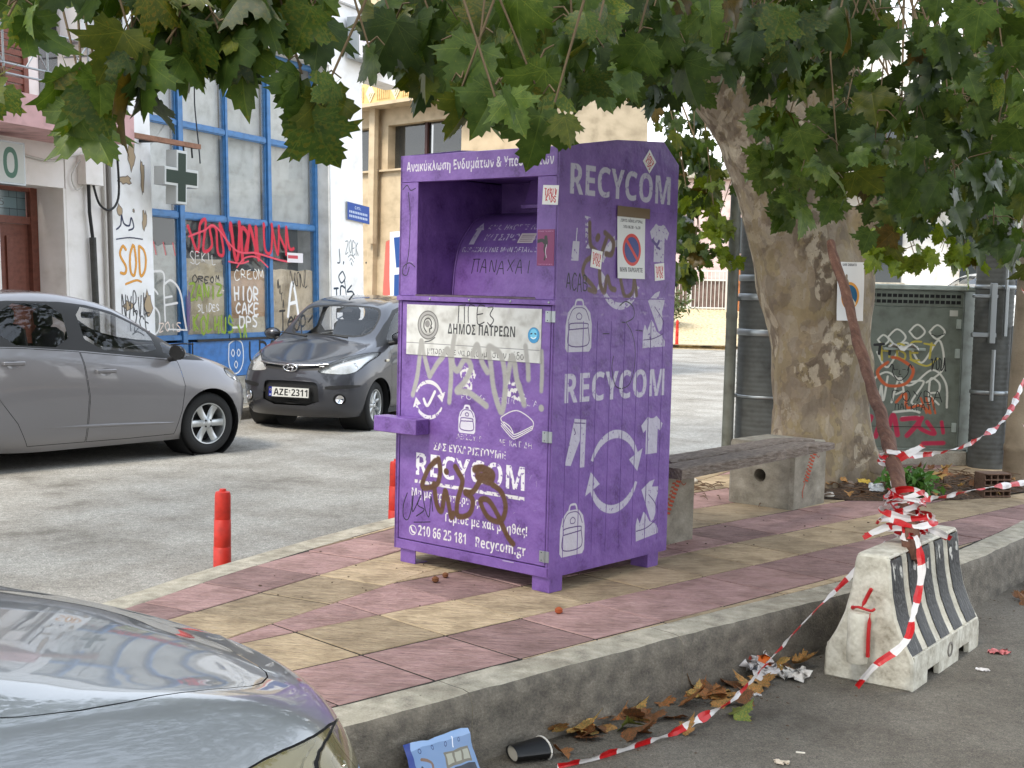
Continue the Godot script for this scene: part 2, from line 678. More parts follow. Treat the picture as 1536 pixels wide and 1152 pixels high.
func make_materials() -> void:
	var grain := height_tex(512, [[11, 0.09, 3, 1.0], [12, 0.3, 2, 0.8]], 0.12)
	var coarse := height_tex(512, [[13, 0.02, 5, 1.0]])
	var blotch := mottled(512, [Color(.62, .6, .57), Color(.86, .85, .83), Color(.97, .97, .96), Color(1, 1, 1)], [[21, 0.008, 5, 1.0], [22, 0.03, 3, 0.4]])
	var soft_blotch := mottled(512, [Color(.8, .79, .77), Color(.95, .95, .94), Color(1, 1, 1)], [[23, 0.009, 5, 1.0]])
	M.faint = mottled(512, [Color(.88, .87, .85), Color(.97, .97, .96), Color(1, 1, 1), Color(1, 1, 1)], [[24, .009, 5, 1.0]])
	M.grain = grain
	M.coarse = coarse
	M.blotch = blotch
	M.soft_blotch = soft_blotch
	var aggregate := mottled(512, [Color(.22, .215, .21), Color(.56, .55, .53), Color(.68, .67, .65), Color(1, .98, .95)], [[31, 0.12, 3, 1.0], [32, 0.3, 1, 0.9], [33, 0.035, 2, .55]], 0.22, 31)
	M.asphalt = patches(relief(mat(Color(.97, .965, .955), 0.93, 0, aggregate, .8, true), grain, 0.45), blotch, 0.21)
	M.near_asphalt = patches(relief(mat(Color(.70, .675, .64), 0.93, 0, aggregate, 1.3, true), grain, 0.5), blotch, 0.35)  # same aggregate as the far road, tinted darker and browner
	var concrete := mottled(512, [Color(.50, .48, .45), Color(.70, .68, .635), Color(.80, .78, .735), Color(.93, .91, .87)], [[41, 0.012, 5, 1.0], [42, 0.1, 3, 0.5]], 0.09, 41)
	M.concrete = relief(mat(Color(.86, .85, .83), 0.9, 0, concrete, 1.0, true), grain, 0.3)
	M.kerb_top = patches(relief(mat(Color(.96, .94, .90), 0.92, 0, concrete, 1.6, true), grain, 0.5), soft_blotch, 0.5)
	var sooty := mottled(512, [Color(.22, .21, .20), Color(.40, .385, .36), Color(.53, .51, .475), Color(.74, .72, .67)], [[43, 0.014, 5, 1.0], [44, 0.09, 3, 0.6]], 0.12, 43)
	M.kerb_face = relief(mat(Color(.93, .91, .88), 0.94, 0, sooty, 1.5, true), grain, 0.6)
	M.mortar = relief(mat(Color(.20, .175, .15), 0.95, 0, concrete, 3.0, true), grain, 0.3)
	# riven paving slabs: relief and stain drawn out along one direction
	var riven := height_tex(512, [[51, 0.02, 5, 1.0], [52, 0.07, 4, 0.5]], 0.03)
	for k in 3:
		var cream_t := mottled(512, [Color(.53, .455, .375), Color(.75, .655, .53), Color(.83, .735, .60), Color(.90, .82, .70)], [[61 + k, 0.013, 5, 1.0], [65 + k, 0.06, 4, 1.0]], 0.06, 61 + k)
		var pink_t := mottled(512, [Color(.51, .41, .395), Color(.69, .545, .525), Color(.75, .605, .58), Color(.84, .72, .69)], [[71 + k, 0.013, 5, 1.0], [75 + k, 0.06, 4, 1.0]], 0.06, 71 + k)
		for q in [["cream", cream_t], ["pink", pink_t]]:
			var m := relief(mat(Color(1, 1, 1) * [.95, 1.0, .85][k], 0.88, 0, q[1], 1.0, true), riven, 2.2)
			m.uv1_scale = Vector3(0.75, 1.0, 2.6)
			m.uv1_offset = Vector3(k * 0.37, 0, k * 0.21)
			M["%s_%d" % [q[0], k]] = patches(m, soft_blotch, 0.9)
	M.soil = relief(mat(Color(.80, .76, .72), 0.97, 0, mottled(512, [Color(.16, .12, .09), Color(.30, .24, .19), Color(.42, .35, .28), Color(.55, .47, .38)], [[81, 0.05, 5, 1.0]], 0.15, 81), 1.5, true), coarse, 3.0)
	M.dry_bank = relief(mat(Color(1, 1, 1), 0.97, 0, mottled(512, [Color(.45, .40, .30), Color(.68, .61, .48), Color(.80, .74, .62), Color(.62, .60, .42)], [[82, 0.03, 5, 1.0]], 0.12, 82), 0.5, true), coarse, 4.0)
	M.steel = mat(Color(.62, .64, .65), 0.42, 0.85)
	M.dark_metal = mat(Color(.13, .13, .135), 0.5, 0.3)
	M.black_plastic = mat(Color(.09, .09, .092), 0.55)
	M.rubber = mat(Color(.13, .13, .13), 0.85)
	M.chrome = mat(Color(.9, .9, .91), 0.12, 1.0)
	M.black = mat(Color(.03, .03, .03), 0.8)


# ---------------------------------------------------------------- roads, island, far pavement

const FAR_EDGE := [Vector2(-2.1, -4.96), Vector2(-1.79, -5.57), Vector2(-1.45, -6.41), Vector2(-.72, -7.87), Vector2(.2, -9.2), Vector2(1.39, -10.78), Vector2(1.92, -11.46), Vector2(3.2, -13.2), Vector2(6, -16.5)]
const NEAR_EDGE := [Vector2(-.84, -3.71), Vector2(-.52, -4.03), Vector2(.53, -5.06), Vector2(1.57, -6.04), Vector2(2.45, -6.87), Vector2(3.06, -7.64), Vector2(4.5, -9.6), Vector2(8, -14)]
const TREE_AT := Vector3(2.42, 0, -9.86)

func build_ground() -> void:
	var b := B.new()
	b.quad(Vector3(-150, ROAD, 60), Vector3(150, ROAD, 60), Vector3(150, ROAD, -240), Vector3(-150, ROAD, -240), Vector3.UP)
	structure("road", b, M.asphalt)
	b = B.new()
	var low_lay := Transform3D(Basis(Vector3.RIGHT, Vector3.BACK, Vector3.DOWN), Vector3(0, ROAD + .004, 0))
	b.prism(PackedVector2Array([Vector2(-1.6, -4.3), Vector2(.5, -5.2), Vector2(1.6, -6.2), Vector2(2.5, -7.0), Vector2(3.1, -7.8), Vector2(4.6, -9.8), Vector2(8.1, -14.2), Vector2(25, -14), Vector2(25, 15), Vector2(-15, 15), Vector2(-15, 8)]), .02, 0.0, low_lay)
	structure("near_road", b, M.near_asphalt)
	# the island's bed under the slabs
	var outline := PackedVector2Array()
	for p in FAR_EDGE: outline.append(p)
	for k in NEAR_EDGE.size(): outline.append(NEAR_EDGE[NEAR_EDGE.size() - 1 - k])
	if Geometry2D.is_polygon_clockwise(outline): outline.reverse()
	b = B.new()
	var lay := Transform3D(Basis(Vector3.RIGHT, Vector3.BACK, Vector3.DOWN), Vector3.ZERO)   # polygon x, y -> world x, z; depth downwards
	var inset: PackedVector2Array = Geometry2D.offset_polygon(outline, -0.1)[0]
	b.prism(inset, 0.22, 0.0026, lay)
	var island := structure("island", b, M.mortar)
	# kerb
	var kerb := Node3D.new()
	kerb.name = "kerb"
	kerb.set_meta("kind", "structure")
	add_child(kerb)
	var ring := []
	for k in NEAR_EDGE.size(): ring.append(NEAR_EDGE[NEAR_EDGE.size() - 1 - k])
	ring.append(Vector2(-1.12, -3.72))
	ring.append(Vector2(-2.02, -4.55))
	for p in FAR_EDGE: ring.append(p)
	var fine := smooth_path(ring, 16)
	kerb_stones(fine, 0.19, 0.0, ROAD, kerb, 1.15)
	lay_slabs(inset, island)
	# far pavement under the shop front
	b = B.new()
	var P := func(u: float, d: float) -> Vector2:
		var q := shop_point(u, 0, d)
		return Vector2(q.x, q.z)
	var walk := PackedVector2Array([P.call(-3.0, -3.0), P.call(-3.0, 1.52), P.call(40, 1.52), P.call(40, -3.0)])
	b.prism(walk, -ROAD + 0.1, -ROAD - 0.14, lay)
	var pavement := structure("pavement", b, M.concrete)
	var edge := []
	for k in 34: edge.append(P.call(-2.6 + k * 0.8, 1.66))
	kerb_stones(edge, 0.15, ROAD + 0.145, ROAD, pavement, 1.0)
	# slabs of the far pavement near the parked cars
	for i in 9:
		for k in 3:
			b = B.new()
			var c := shop_point(1.2 + i * 0.5, ROAD + 0.142, 0.3 + k * 0.46)
			b.box(c, Vector3(0.44, 0.02, 0.48), 0.003, shop_basis())
			put("slab", b, M.concrete, pavement)


func kerb_stones(path: Array, width: float, top: float, low: float, parent: Node, length: float) -> void:
	# path: outer edge; the stone lies to the right hand when the edge is followed with the outside on the left
	var nz := noise(5, 2.2)
	var nf := noise(6, 14.0)
	var seg := []
	var run := 0.0
	var start := 0
	var mid := Vector2.ZERO
	for p in path: mid += p
	mid /= path.size()
	for k in path.size():
		if k > 0: run += path[k].distance_to(path[k - 1])
		if run >= length or k == path.size() - 1:
			if k - start >= 1: seg.append(path.slice(start, k + 1))
			start = k
			run = 0.0
	for s in seg:
		# resample
		var L := 0.0
		for k in s.size() - 1: L += s[k].distance_to(s[k + 1])
		if L < 0.1: continue
		var n := maxi(2, int(L / 0.05))
		var face := []
		var topg := []
		for i in n + 1:
			var want := clampf(float(i) / n, 0.0, 1.0) * (L - 0.003) + 0.0015
			var at := 0.0
			var p: Vector2 = s[-1]
			var d: Vector2 = (s[-1] - s[-2]).normalized()
			for k in s.size() - 1:
				var l: float = s[k].distance_to(s[k + 1])
				if at + l >= want:
					p = s[k].lerp(s[k + 1], (want - at) / l)
					d = (s[k + 1] - s[k]).normalized()
					break
				at += l
			var inw := Vector2(-d.y, d.x)
			if inw.dot(mid - p) < 0.0: inw = -inw
			var prof := []
			for q in [[-.004, low - .05], [-.004, low + .03], [0.0, low + (top - low) * .4], [0.0, low + (top - low) * .7], [0.002, top - .045], [0.009, top - .02], [0.022, top - .005]]:
				var w := Vector3(p.x + inw.x * q[0], q[1], p.y + inw.y * q[0])
				var bump := nz.get_noise_3dv(w) * 0.012 + nf.get_noise_3dv(w) * 0.006
				prof.append(w + Vector3(inw.x, 0.25, inw.y) * bump)
			face.append(prof)
			var tp := [prof[-1]]
			for q in [0.05, 0.1, width - .012, width]:
				var w := Vector3(p.x + inw.x * q, top + (0.0 if q < width else -0.006), p.y + inw.y * q)
				tp.append(w + Vector3.UP * (nz.get_noise_3dv(w) * 0.003 + nf.get_noise_3dv(w * 0.5) * 0.0025))
			topg.append(tp)
		var b := B.new()
		b.grid(face)
		if b.n.size() and b.n[int(b.n.size() / 2.0)].dot(Vector3(mid.x - s[0].x, 0, mid.y - s[0].y)) > 0.0:
			b = B.new()
			b.grid(face, [], true)
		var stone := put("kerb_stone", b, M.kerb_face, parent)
		b = B.new()
		b.grid(topg)
		if b.n[0].y < 0.0:
			b = B.new()
			b.grid(topg, [], true)
		for e in [0, n]:
			var c: Vector3 = (face[e][0] + topg[e][-1]) * 0.5
			for k in face[e].size() - 1:
				var m: Vector3 = (face[0][0] - face[n][0]).normalized() * (1.0 if e == 0 else -1.0)
				b.tri(c, face[e][k], face[e][k + 1], m, m, m)
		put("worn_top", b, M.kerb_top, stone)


func lay_slabs(region: PackedVector2Array, island: Node) -> void:
	var rng := RandomNumberGenerator.new()
	rng.seed = 12
	var inner: PackedVector2Array = Geometry2D.offset_polygon(region, -0.085)[0]
	var pit := PackedVector2Array()
	for k in 24:
		var a := TAU * k / 24
		pit.append(Vector2(TREE_AT.x + 0.45, TREE_AT.z + 0.22) + Vector2(cos(a) * 1.12, sin(a) * 0.62).rotated(-0.35) * (1.0 + 0.05 * sin(a * 3.0)))
	# zone A follows the far kerb: a pink row and a cream row; zone B follows the near kerb
	var a0 := Vector2(-1.12, -5.83)
	var aa := Vector2(.477, -.879)
	var ab := Vector2(.879, .477)
	var b0 := Vector2(-.85, -5.17)
	var ba := Vector2(.709, -.705)
	var bb := Vector2(.705, .709)
	var za := PackedVector2Array([a0 - aa * 4 - ab * 2, a0 - aa * 4 + ab * .395, a0 + aa * 12 + ab * .395, a0 + aa * 12 - ab * 2])
	for i in range(-6, 14):
		for j in range(-3, 1):
			var o := a0 + aa * i * .43 + ab * j * .395
			slab(o, aa, ab, .43, .395, [inner], [pit], ("pink" if (j + 4) % 2 == 1 else "cream"), rng, island)
	for i in range(-7, 22):
		for j in range(-14, 3):
			var o := b0 + ba * i * .43 + bb * j * .427
			var pink := (j + 20) % 2 == 1
			slab(o, ba, bb, .43, .427, [inner], [pit, za], ("pink" if pink else "cream"), rng, island)
	# tree pit
	var b := B.new()
	var nz := noise(9, 1.6)
	var g := []
	for i in 24:
		var row := []
		for k in 33:
			var a := TAU * k / 32
			var q := Vector2(TREE_AT.x + 0.45, TREE_AT.z + 0.22) + Vector2(cos(a) * 1.12, sin(a) * 0.62).rotated(-0.35) * (1.02 * i / 23.0)
			row.append(Vector3(q.x, 0.004 + 0.09 * (1.0 - pow(i / 23.0, 2.0)) * (0.6 + 0.6 * nz.get_noise_2d(q.x * 2, q.y * 2)) + 0.02 * nz.get_noise_2d(q.x * 9, q.y * 9), q.y))
		g.append(row)
	b.grid(g)
	if b.n[600].y < 0:
		b = B.new()
		b.grid(g, [], true)
	put("tree_pit", b, M.soil, island)


func slab(o: Vector2, a: Vector2, c: Vector2, la: float, lc: float, keep: Array, cut: Array, tone: String, rng: RandomNumberGenerator, parent: Node) -> void:
	var pick := rng.randi() % 3
	var lift := rng.randf_range(-0.0008, 0.0034)
	var g := 0.0056
	var ps: Array = [PackedVector2Array([o + a * g + c * g, o + a * (la - g) + c * g, o + a * (la - g) + c * (lc - g), o + a * g + c * (lc - g)])]
	for k in keep:
		var nx := []
		for p in ps: nx.append_array(Geometry2D.intersect_polygons(p, k))
		ps = nx
	for k in cut:
		var nx := []
		for p in ps:
			for q in Geometry2D.clip_polygons(p, k):
				if not Geometry2D.is_polygon_clockwise(q) or Geometry2D.clip_polygons(p, k).size() == 1: nx.append(q)
		ps = nx
	for p in ps:
		if p.size() < 3: continue
		var area := 0.0
		for k in p.size(): area += p[k].cross(p[(k + 1) % p.size()]) * 0.5
		if absf(area) < 0.0015: continue
		# a slab beyond the frame is left out
		var m := Vector2.ZERO
		for q in p: m += q
		m /= p.size()
		if m.x > 0.47 * -m.y + 1.2: continue
		var t := Transform3D(Basis(Vector3.RIGHT, Vector3.BACK, Vector3.UP), Vector3.ZERO)
		var pts := PackedVector2Array(p)
		if Geometry2D.is_polygon_clockwise(pts): pts.reverse()
		var b := B.new()
		b.prism(pts, -0.02, lift, t, 0.003)
		put("slab", b, M["%s_%d" % [tone, pick]], parent)

# ---------------------------------------------------------------- the clothes bin

const BIN_AT := Vector3(0.19, 0, -5.93)
const BIN_TURN := -0.702      # the front runs left and back, the side right and back
const BW := 1.012             # front width
const BD := 0.976             # side width
const B0 := 0.072
const B1 := 2.052

func bin_basis() -> Basis:
	# local x: along the front to the right; local y: up; local z: out of the front
	var x := Vector3(cos(0.702), 0, sin(0.702))
	var z := Vector3(-sin(0.702), 0, cos(0.702))
	return Basis(x, Vector3.UP, z)


func shirt(c: Vector2, w: float, h: float) -> PackedVector2Array:
	var o := PackedVector2Array()
	for q in [[-.2, -.5], [-.08, -.45], [.08, -.45], [.2, -.5], [.5, -.28], [.4, -.08], [.27, -.16], [.27, .5], [-.27, .5], [-.27, -.16], [-.4, -.08], [-.5, -.28]]:
		o.append(c + Vector2(q[0] * w, q[1] * h))
	return o

func backpack(p: Paint, c: Vector2, w: float, h: float, col: Color, line: Color) -> void:
	var o := PackedVector2Array()
	for q in [[-.5, .42], [-.42, .5], [.42, .5], [.5, .42], [.5, -.05], [.42, -.28], [.22, -.42], [-.22, -.42], [-.42, -.28], [-.5, -.05]]:
		o.append(c + Vector2(q[0] * w, q[1] * h))
	p.polygon(o, col, 1)
	p.curve([c + Vector2(-.16 * w, -.42 * h), c + Vector2(-.1 * w, -.52 * h), c + Vector2(.1 * w, -.52 * h), c + Vector2(.16 * w, -.42 * h)], 0.007, col, 0.3)
	p.curve([c + Vector2(-.36 * w, .02 * h), c + Vector2(-.3 * w, -.06 * h), c + Vector2(.3 * w, -.06 * h), c + Vector2(.36 * w, .02 * h), c + Vector2(.36 * w, .36 * h), c + Vector2(-.36 * w, .36 * h), c + Vector2(-.36 * w, .02 * h)], 0.003, line)
	p.curve([c + Vector2(-.36 * w, .06 * h), c + Vector2(.34 * w, .03 * h)], 0.003, line)
	p.curve([c + Vector2(-.4 * w, -.12 * h), c + Vector2(-.25 * w, -.33 * h), c + Vector2(0, -.38 * h), c + Vector2(.25 * w, -.33 * h), c + Vector2(.4 * w, -.12 * h)], 0.0025, line)
	p.curve([c + Vector2(-.07 * w, -.15 * h), c + Vector2(-.1 * w, -.22 * h), c + Vector2(0, -.27 * h), c + Vector2(.1 * w, -.22 * h), c + Vector2(.07 * w, -.15 * h), c + Vector2(-.07 * w, -.15 * h)], 0.0025, line)

func boot(c: Vector2, s: float, turn: float) -> PackedVector2Array:
	var o := PackedVector2Array()
	for q in [[-.5, .3], [-.48, -.1], [-.4, -.3], [-.3, -.12], [-.12, -.38], [-.02, -.3], [.12, -.08], [.4, .06], [.5, .2], [.48, .32]]:
		o.append(c + Vector2(q[0], q[1]).rotated(turn) * s)
	return o

func arrows(p: Paint, c: Vector2, r: float, col: Color, wear: float, squeeze := 1.0) -> void:
	for k in 2:
		var t := PackedVector2Array()
		var s0 := PI * k + 0.35
		for i in 20:
			var a := s0 + i * 2.45 / 20
			var b := s0 + (i + 1) * 2.45 / 20
			var wa := 0.10 + 0.10 * sin(PI * i / 20.0)
			var q := func(w: float, rr: float) -> Vector2: return c + Vector2(cos(w) * squeeze, sin(w)) * r * rr
			t.append_array([q.call(a, 1.0 - wa), q.call(a, 1.0), q.call(b, 1.0), q.call(a, 1.0 - wa), q.call(b, 1.0), q.call(b, 1.0 - wa)])
		var e := s0 + 2.45
		var tip := c + Vector2(cos(e + 0.42) * squeeze, sin(e + 0.42)) * r * 0.93
		t.append_array([c + Vector2(cos(e - .06) * squeeze, sin(e - .06)) * r * 0.62, c + Vector2(cos(e - .06) * squeeze, sin(e - .06)) * r * 1.22, tip])
		p.triangles(t, col, 1, wear, 5 + k)


func paint_front() -> Image:
	var p := Paint.new(BW, B1 - B0, 1000)
	var X := func(u: float) -> float: return u + BW
	var Y := func(y: float) -> float: return B1 - y
	var white := Color(.86, .85, .84, .96)
	words(p, "Ανακύκλωση Ενδυμάτων & Υποδημάτων", X.call(-.972), Y.call(1.972), .048, .94, Color(.82, .80, .84, .95), true, 0, 0.27, 11)
	# left post: a felt-pen line
	p.curve([Vector2(X.call(-.995), Y.call(1.885)), Vector2(X.call(-.965), Y.call(1.905)), Vector2(X.call(-.94), Y.call(1.88)), Vector2(X.call(-.905), Y.call(1.89))], .003, Color(.08, .05, .12, .9))
	p.curve([Vector2(X.call(-.955), Y.call(1.87)), Vector2(X.call(-.94), Y.call(1.75)), Vector2(X.call(-.945), Y.call(1.58)), Vector2(X.call(-.965), Y.call(1.49))], .003, Color(.08, .05, .12, .9))
	p.curve([Vector2(X.call(-.90), Y.call(1.50)), Vector2(X.call(-.94), Y.call(1.52)), Vector2(X.call(-.98), Y.call(1.50)), Vector2(X.call(-.985), Y.call(1.465)), Vector2(X.call(-.955), Y.call(1.46)), Vector2(X.call(-.94), Y.call(1.50))], .003, Color(.08, .05, .12, .9))
	# the white plate
	var ink := Color(.09, .09, .10, .95)
	words(p, "ΔΗΜΟΣ ΠΑΤΡΕΩΝ", X.call(-.665), Y.call(1.178), .05, .43, ink)
	words(p, "μπορούμε να ρίξουμε στον κάδο", X.call(-.80), Y.call(1.075), .033, .62, ink, false, 0, 0.3, 4)
	p.rect(Rect2(X.call(-.948), Y.call(1.124), .868, .003), Color(.45, .45, .46))
	var cc := Vector2(X.call(-.80), Y.call(1.215))
	p.disc(cc, .072, Color(.38, .37, .36, .95), .047)
	p.disc(cc, .066, Color(.72, .71, .70, .7), .054)
	p.disc(cc, .044, Color(.52, .50, .48, .6), .040)
	p.curve([cc + Vector2(-.01, .035), cc + Vector2(-.028, .01), cc + Vector2(-.02, -.025), cc + Vector2(.008, -.032), cc + Vector2(.025, -.01), cc + Vector2(.02, .005), cc + Vector2(.026, .014), cc + Vector2(.012, .02), cc + Vector2(.014, .036)], .005, Color(.3, .29, .28, .9))
	p.disc(cc + Vector2(-.004, -.006), .017, Color(.42, .41, .40, .8))
	p.curve([cc + Vector2(-.02, .085), cc + Vector2(.015, .078), cc + Vector2(.05, .06)], .004, Color(.3, .3, .3, .8))
	hand(p, "ΠΓE3", X.call(-.60), Y.call(1.318), .085, .062, .0035, Color(.08, .07, .10, .95), 0.6, 0.05)
	# face sticker's picture
	# stencils on the door
	words(p, "ΠΑΠΟΥΤΣΙΑ", X.call(-.33), Y.call(.862), .028, .24, Color(.82, .80, .85, .9), false, 0, 0.5, 21)
	words(p, "ΡΟΥΧΑ", X.call(-.57), Y.call(.865), .028, .17, Color(.82, .80, .85, .9), false, 0, 0.5, 22)
	words(p, "ΑΞΕΣΟΥΑΡ", X.call(-.595), Y.call(.668), .026, .165, white, false, 0, 0.44, 23)
	words(p, "ΛΕΥΚΑ ΕΙΔΗ", X.call(-.325), Y.call(.664), .028, .205, white, false, 0, 0.46, 24)
	p.polygon(shirt(Vector2(X.call(-.53), Y.call(.955)), .11, .14), white, 1, 0.45, 8)
	p.polygon(boot(Vector2(X.call(-.22), Y.call(.93)), .14, .2), white, 1, 0.45, 9)
	var rc := Vector2(X.call(-.787), Y.call(.845))
	arrows(p, rc, .098, white, 0.3, 1.0)
	p.curve([rc + Vector2(-.035, 0), rc + Vector2(-.008, .03), rc + Vector2(.042, -.045)], .009, white, 0.7)
	backpack(p, Vector2(X.call(-.53), Y.call(.765)), .11, .13, Color(.84, .83, .86, .9), Color(.36, .25, .5, .9))
	var rug := Vector2(X.call(-.215), Y.call(.775))
	for k in 3:
		p.curve([rug + Vector2(-.095, -.005 + k * .012), rug + Vector2(-.03, .045 + k * .012), rug + Vector2(.0, .05 + k * .01), rug + Vector2(.095, .005 + k * .008)], .0028, white)
	p.curve([rug + Vector2(-.095, -.005), rug + Vector2(-.09, -.025), rug + Vector2(0, -.06), rug + Vector2(.095, -.02), rug + Vector2(.095, .02)], .003, white)
	p.curve([rug + Vector2(-.08, .0), rug + Vector2(-.04, .02), rug + Vector2(-.02, .05), rug + Vector2(-.05, .03), rug + Vector2(-.08, .01)], .003, white)
	words(p, "ΣΑΣ ΕΥΧΑΡΙΣΤΟΥΜΕ", X.call(-.748), Y.call(.598), .038, .47, white, true, 0, 0.36, 31)
	words(p, "RECYCOM", X.call(-.868), Y.call(.462), .112, .71, Color(.90, .89, .90, .97), true, 0, 0.30, 32)
	p.polygon(PackedVector2Array([Vector2(X.call(-.875), Y.call(.438)), Vector2(X.call(-.157), Y.call(.433)), Vector2(X.call(-.157), Y.call(.415)), Vector2(X.call(-.875), Y.call(.420))]), white, 0, 0.3, 33)
	words(p, "Μη με προσπερνάς...", X.call(-.895), Y.call(.352), .042, .49, white, true, 0, 0.34, 34)
	words(p, "Γεμισέ με και βοηθάς!", X.call(-.66), Y.call(.252), .044, .525, white, true, 0, 0.3, 35)
	words(p, "210 66 25 181", X.call(-.845), Y.call(.157), .052, .325, white, true, 0, 0.25, 36)
	p.disc(Vector2(X.call(-.882), Y.call(.178)), .026, white, .022)
	p.curve([Vector2(X.call(-.895), Y.call(.19)), Vector2(X.call(-.886), Y.call(.172)), Vector2(X.call(-.868), Y.call(.165))], .006, white)
	words(p, "Recycom.gr", X.call(-.457), Y.call(.155), .050, .315, white, true, 0, 0.3, 37)
	p.rect(Rect2(X.call(-.28), Y.call(.118), .07, .006), Color(.8, .78, .83, .5))
	# silver throw-up over plate and door
	var grey := Color(.63, .62, .60, .93)
	var q := func(u: float, y: float) -> Vector2: return Vector2(u + BW, B1 - y)
	p.curve([q.call(-.90, .86), q.call(-.87, .96), q.call(-.85, 1.10), q.call(-.84, 1.13), q.call(-.82, 1.05), q.call(-.785, .96)], .019, grey, 0.35)
	p.curve([q.call(-.785, .96), q.call(-.74, 1.02), q.call(-.70, 1.06), q.call(-.66, 1.10), q.call(-.64, .98), q.call(-.65, .83)], .019, grey, 0.35)
	p.curve([q.call(-.62, 1.17), q.call(-.635, 1.05), q.call(-.60, 1.0), q.call(-.55, 1.06), q.call(-.51, 1.02), q.call(-.55, .95), q.call(-.60, .90), q.call(-.53, .90), q.call(-.46, .87), q.call(-.40, .84)], .021, grey, 0.35)
	p.curve([q.call(-.50, 1.08), q.call(-.47, 1.13), q.call(-.44, 1.05), q.call(-.40, 1.0)], .021, grey, 0.35)
	p.curve([q.call(-.40, 1.12), q.call(-.38, 1.02), q.call(-.36, .92), q.call(-.31, .82), q.call(-.29, .93), q.call(-.30, 1.03), q.call(-.33, 1.10), q.call(-.40, 1.13)], .021, grey, 0.35)
	p.curve([q.call(-.28, .97), q.call(-.25, 1.09), q.call(-.22, .98), q.call(-.20, .94), q.call(-.17, .86)], .021, grey, 0.35)
	p.curve([q.call(-.17, 1.14), q.call(-.155, 1.05), q.call(-.15, .98)], .019, grey, 0.35)
	p.curve([q.call(-.075, 1.12), q.call(-.07, 1.02), q.call(-.072, .93)], .016, grey, 0.3)
	p.curve([q.call(-.07, .86), q.call(-.068, .855)], .018, grey, 0.3)
	# brown spray tag
	var brown := Color(.34, .23, .13, .97)
	p.curve([q.call(-.73, .545), q.call(-.78, .50), q.call(-.82, .42), q.call(-.80, .40), q.call(-.72, .43), q.call(-.70, .50), q.call(-.715, .56)], .019, brown, 0.5)
	p.curve([q.call(-.74, .43), q.call(-.72, .33), q.call(-.685, .30), q.call(-.665, .40), q.call(-.645, .36), q.call(-.62, .28), q.call(-.605, .30)], .019, brown, 0.5)
	p.curve([q.call(-.60, .53), q.call(-.575, .50), q.call(-.55, .46), q.call(-.58, .36), q.call(-.575, .29), q.call(-.50, .31), q.call(-.48, .38), q.call(-.53, .41), q.call(-.48, .42), q.call(-.42, .50), q.call(-.38, .53)], .019, brown, 0.5)
	p.curve([q.call(-.47, .53), q.call(-.42, .54), q.call(-.36, .52), q.call(-.38, .48), q.call(-.45, .50), q.call(-.36, .50)], .024, brown, 0.5)
	p.curve([q.call(-.36, .47), q.call(-.30, .44), q.call(-.27, .37), q.call(-.30, .30), q.call(-.38, .31), q.call(-.43, .38), q.call(-.38, .39), q.call(-.32, .33), q.call(-.26, .24), q.call(-.215, .20)], .019, brown, 0.5)
	p.curve([q.call(-.66, .50), q.call(-.655, .497)], .018, brown, 0.5)
	# black felt tag
	var felt := Color(.06, .05, .09, .95)
	p.curve([q.call(-.925, .36), q.call(-.95, .30), q.call(-.95, .24), q.call(-.92, .225), q.call(-.895, .28), q.call(-.89, .35)], .0035, felt)
	p.curve([q.call(-.88, .37), q.call(-.885, .27), q.call(-.83, .36), q.call(-.85, .31), q.call(-.805, .29), q.call(-.86, .25)], .0035, felt)
	p.curve([q.call(-.82, .39), q.call(-.80, .30), q.call(-.77, .26), q.call(-.76, .36), q.call(-.745, .29)], .0035, felt)
	p.curve([q.call(-.875, .218), q.call(-.81, .227), q.call(-.76, .235)], .0028, felt)
	# scuffs
	var rng := RandomNumberGenerator.new()
	rng.seed = 44
	for k in 60:
		var a: Vector2 = q.call(rng.randf_range(-.99, -.03), rng.randf_range(.09, 1.9))
		p.curve([a, a + Vector2(rng.randf_range(-.02, .02), rng.randf_range(-.03, .03))], .0012, Color(.72, .66, .76, rng.randf_range(.2, .6)))
	return p.img


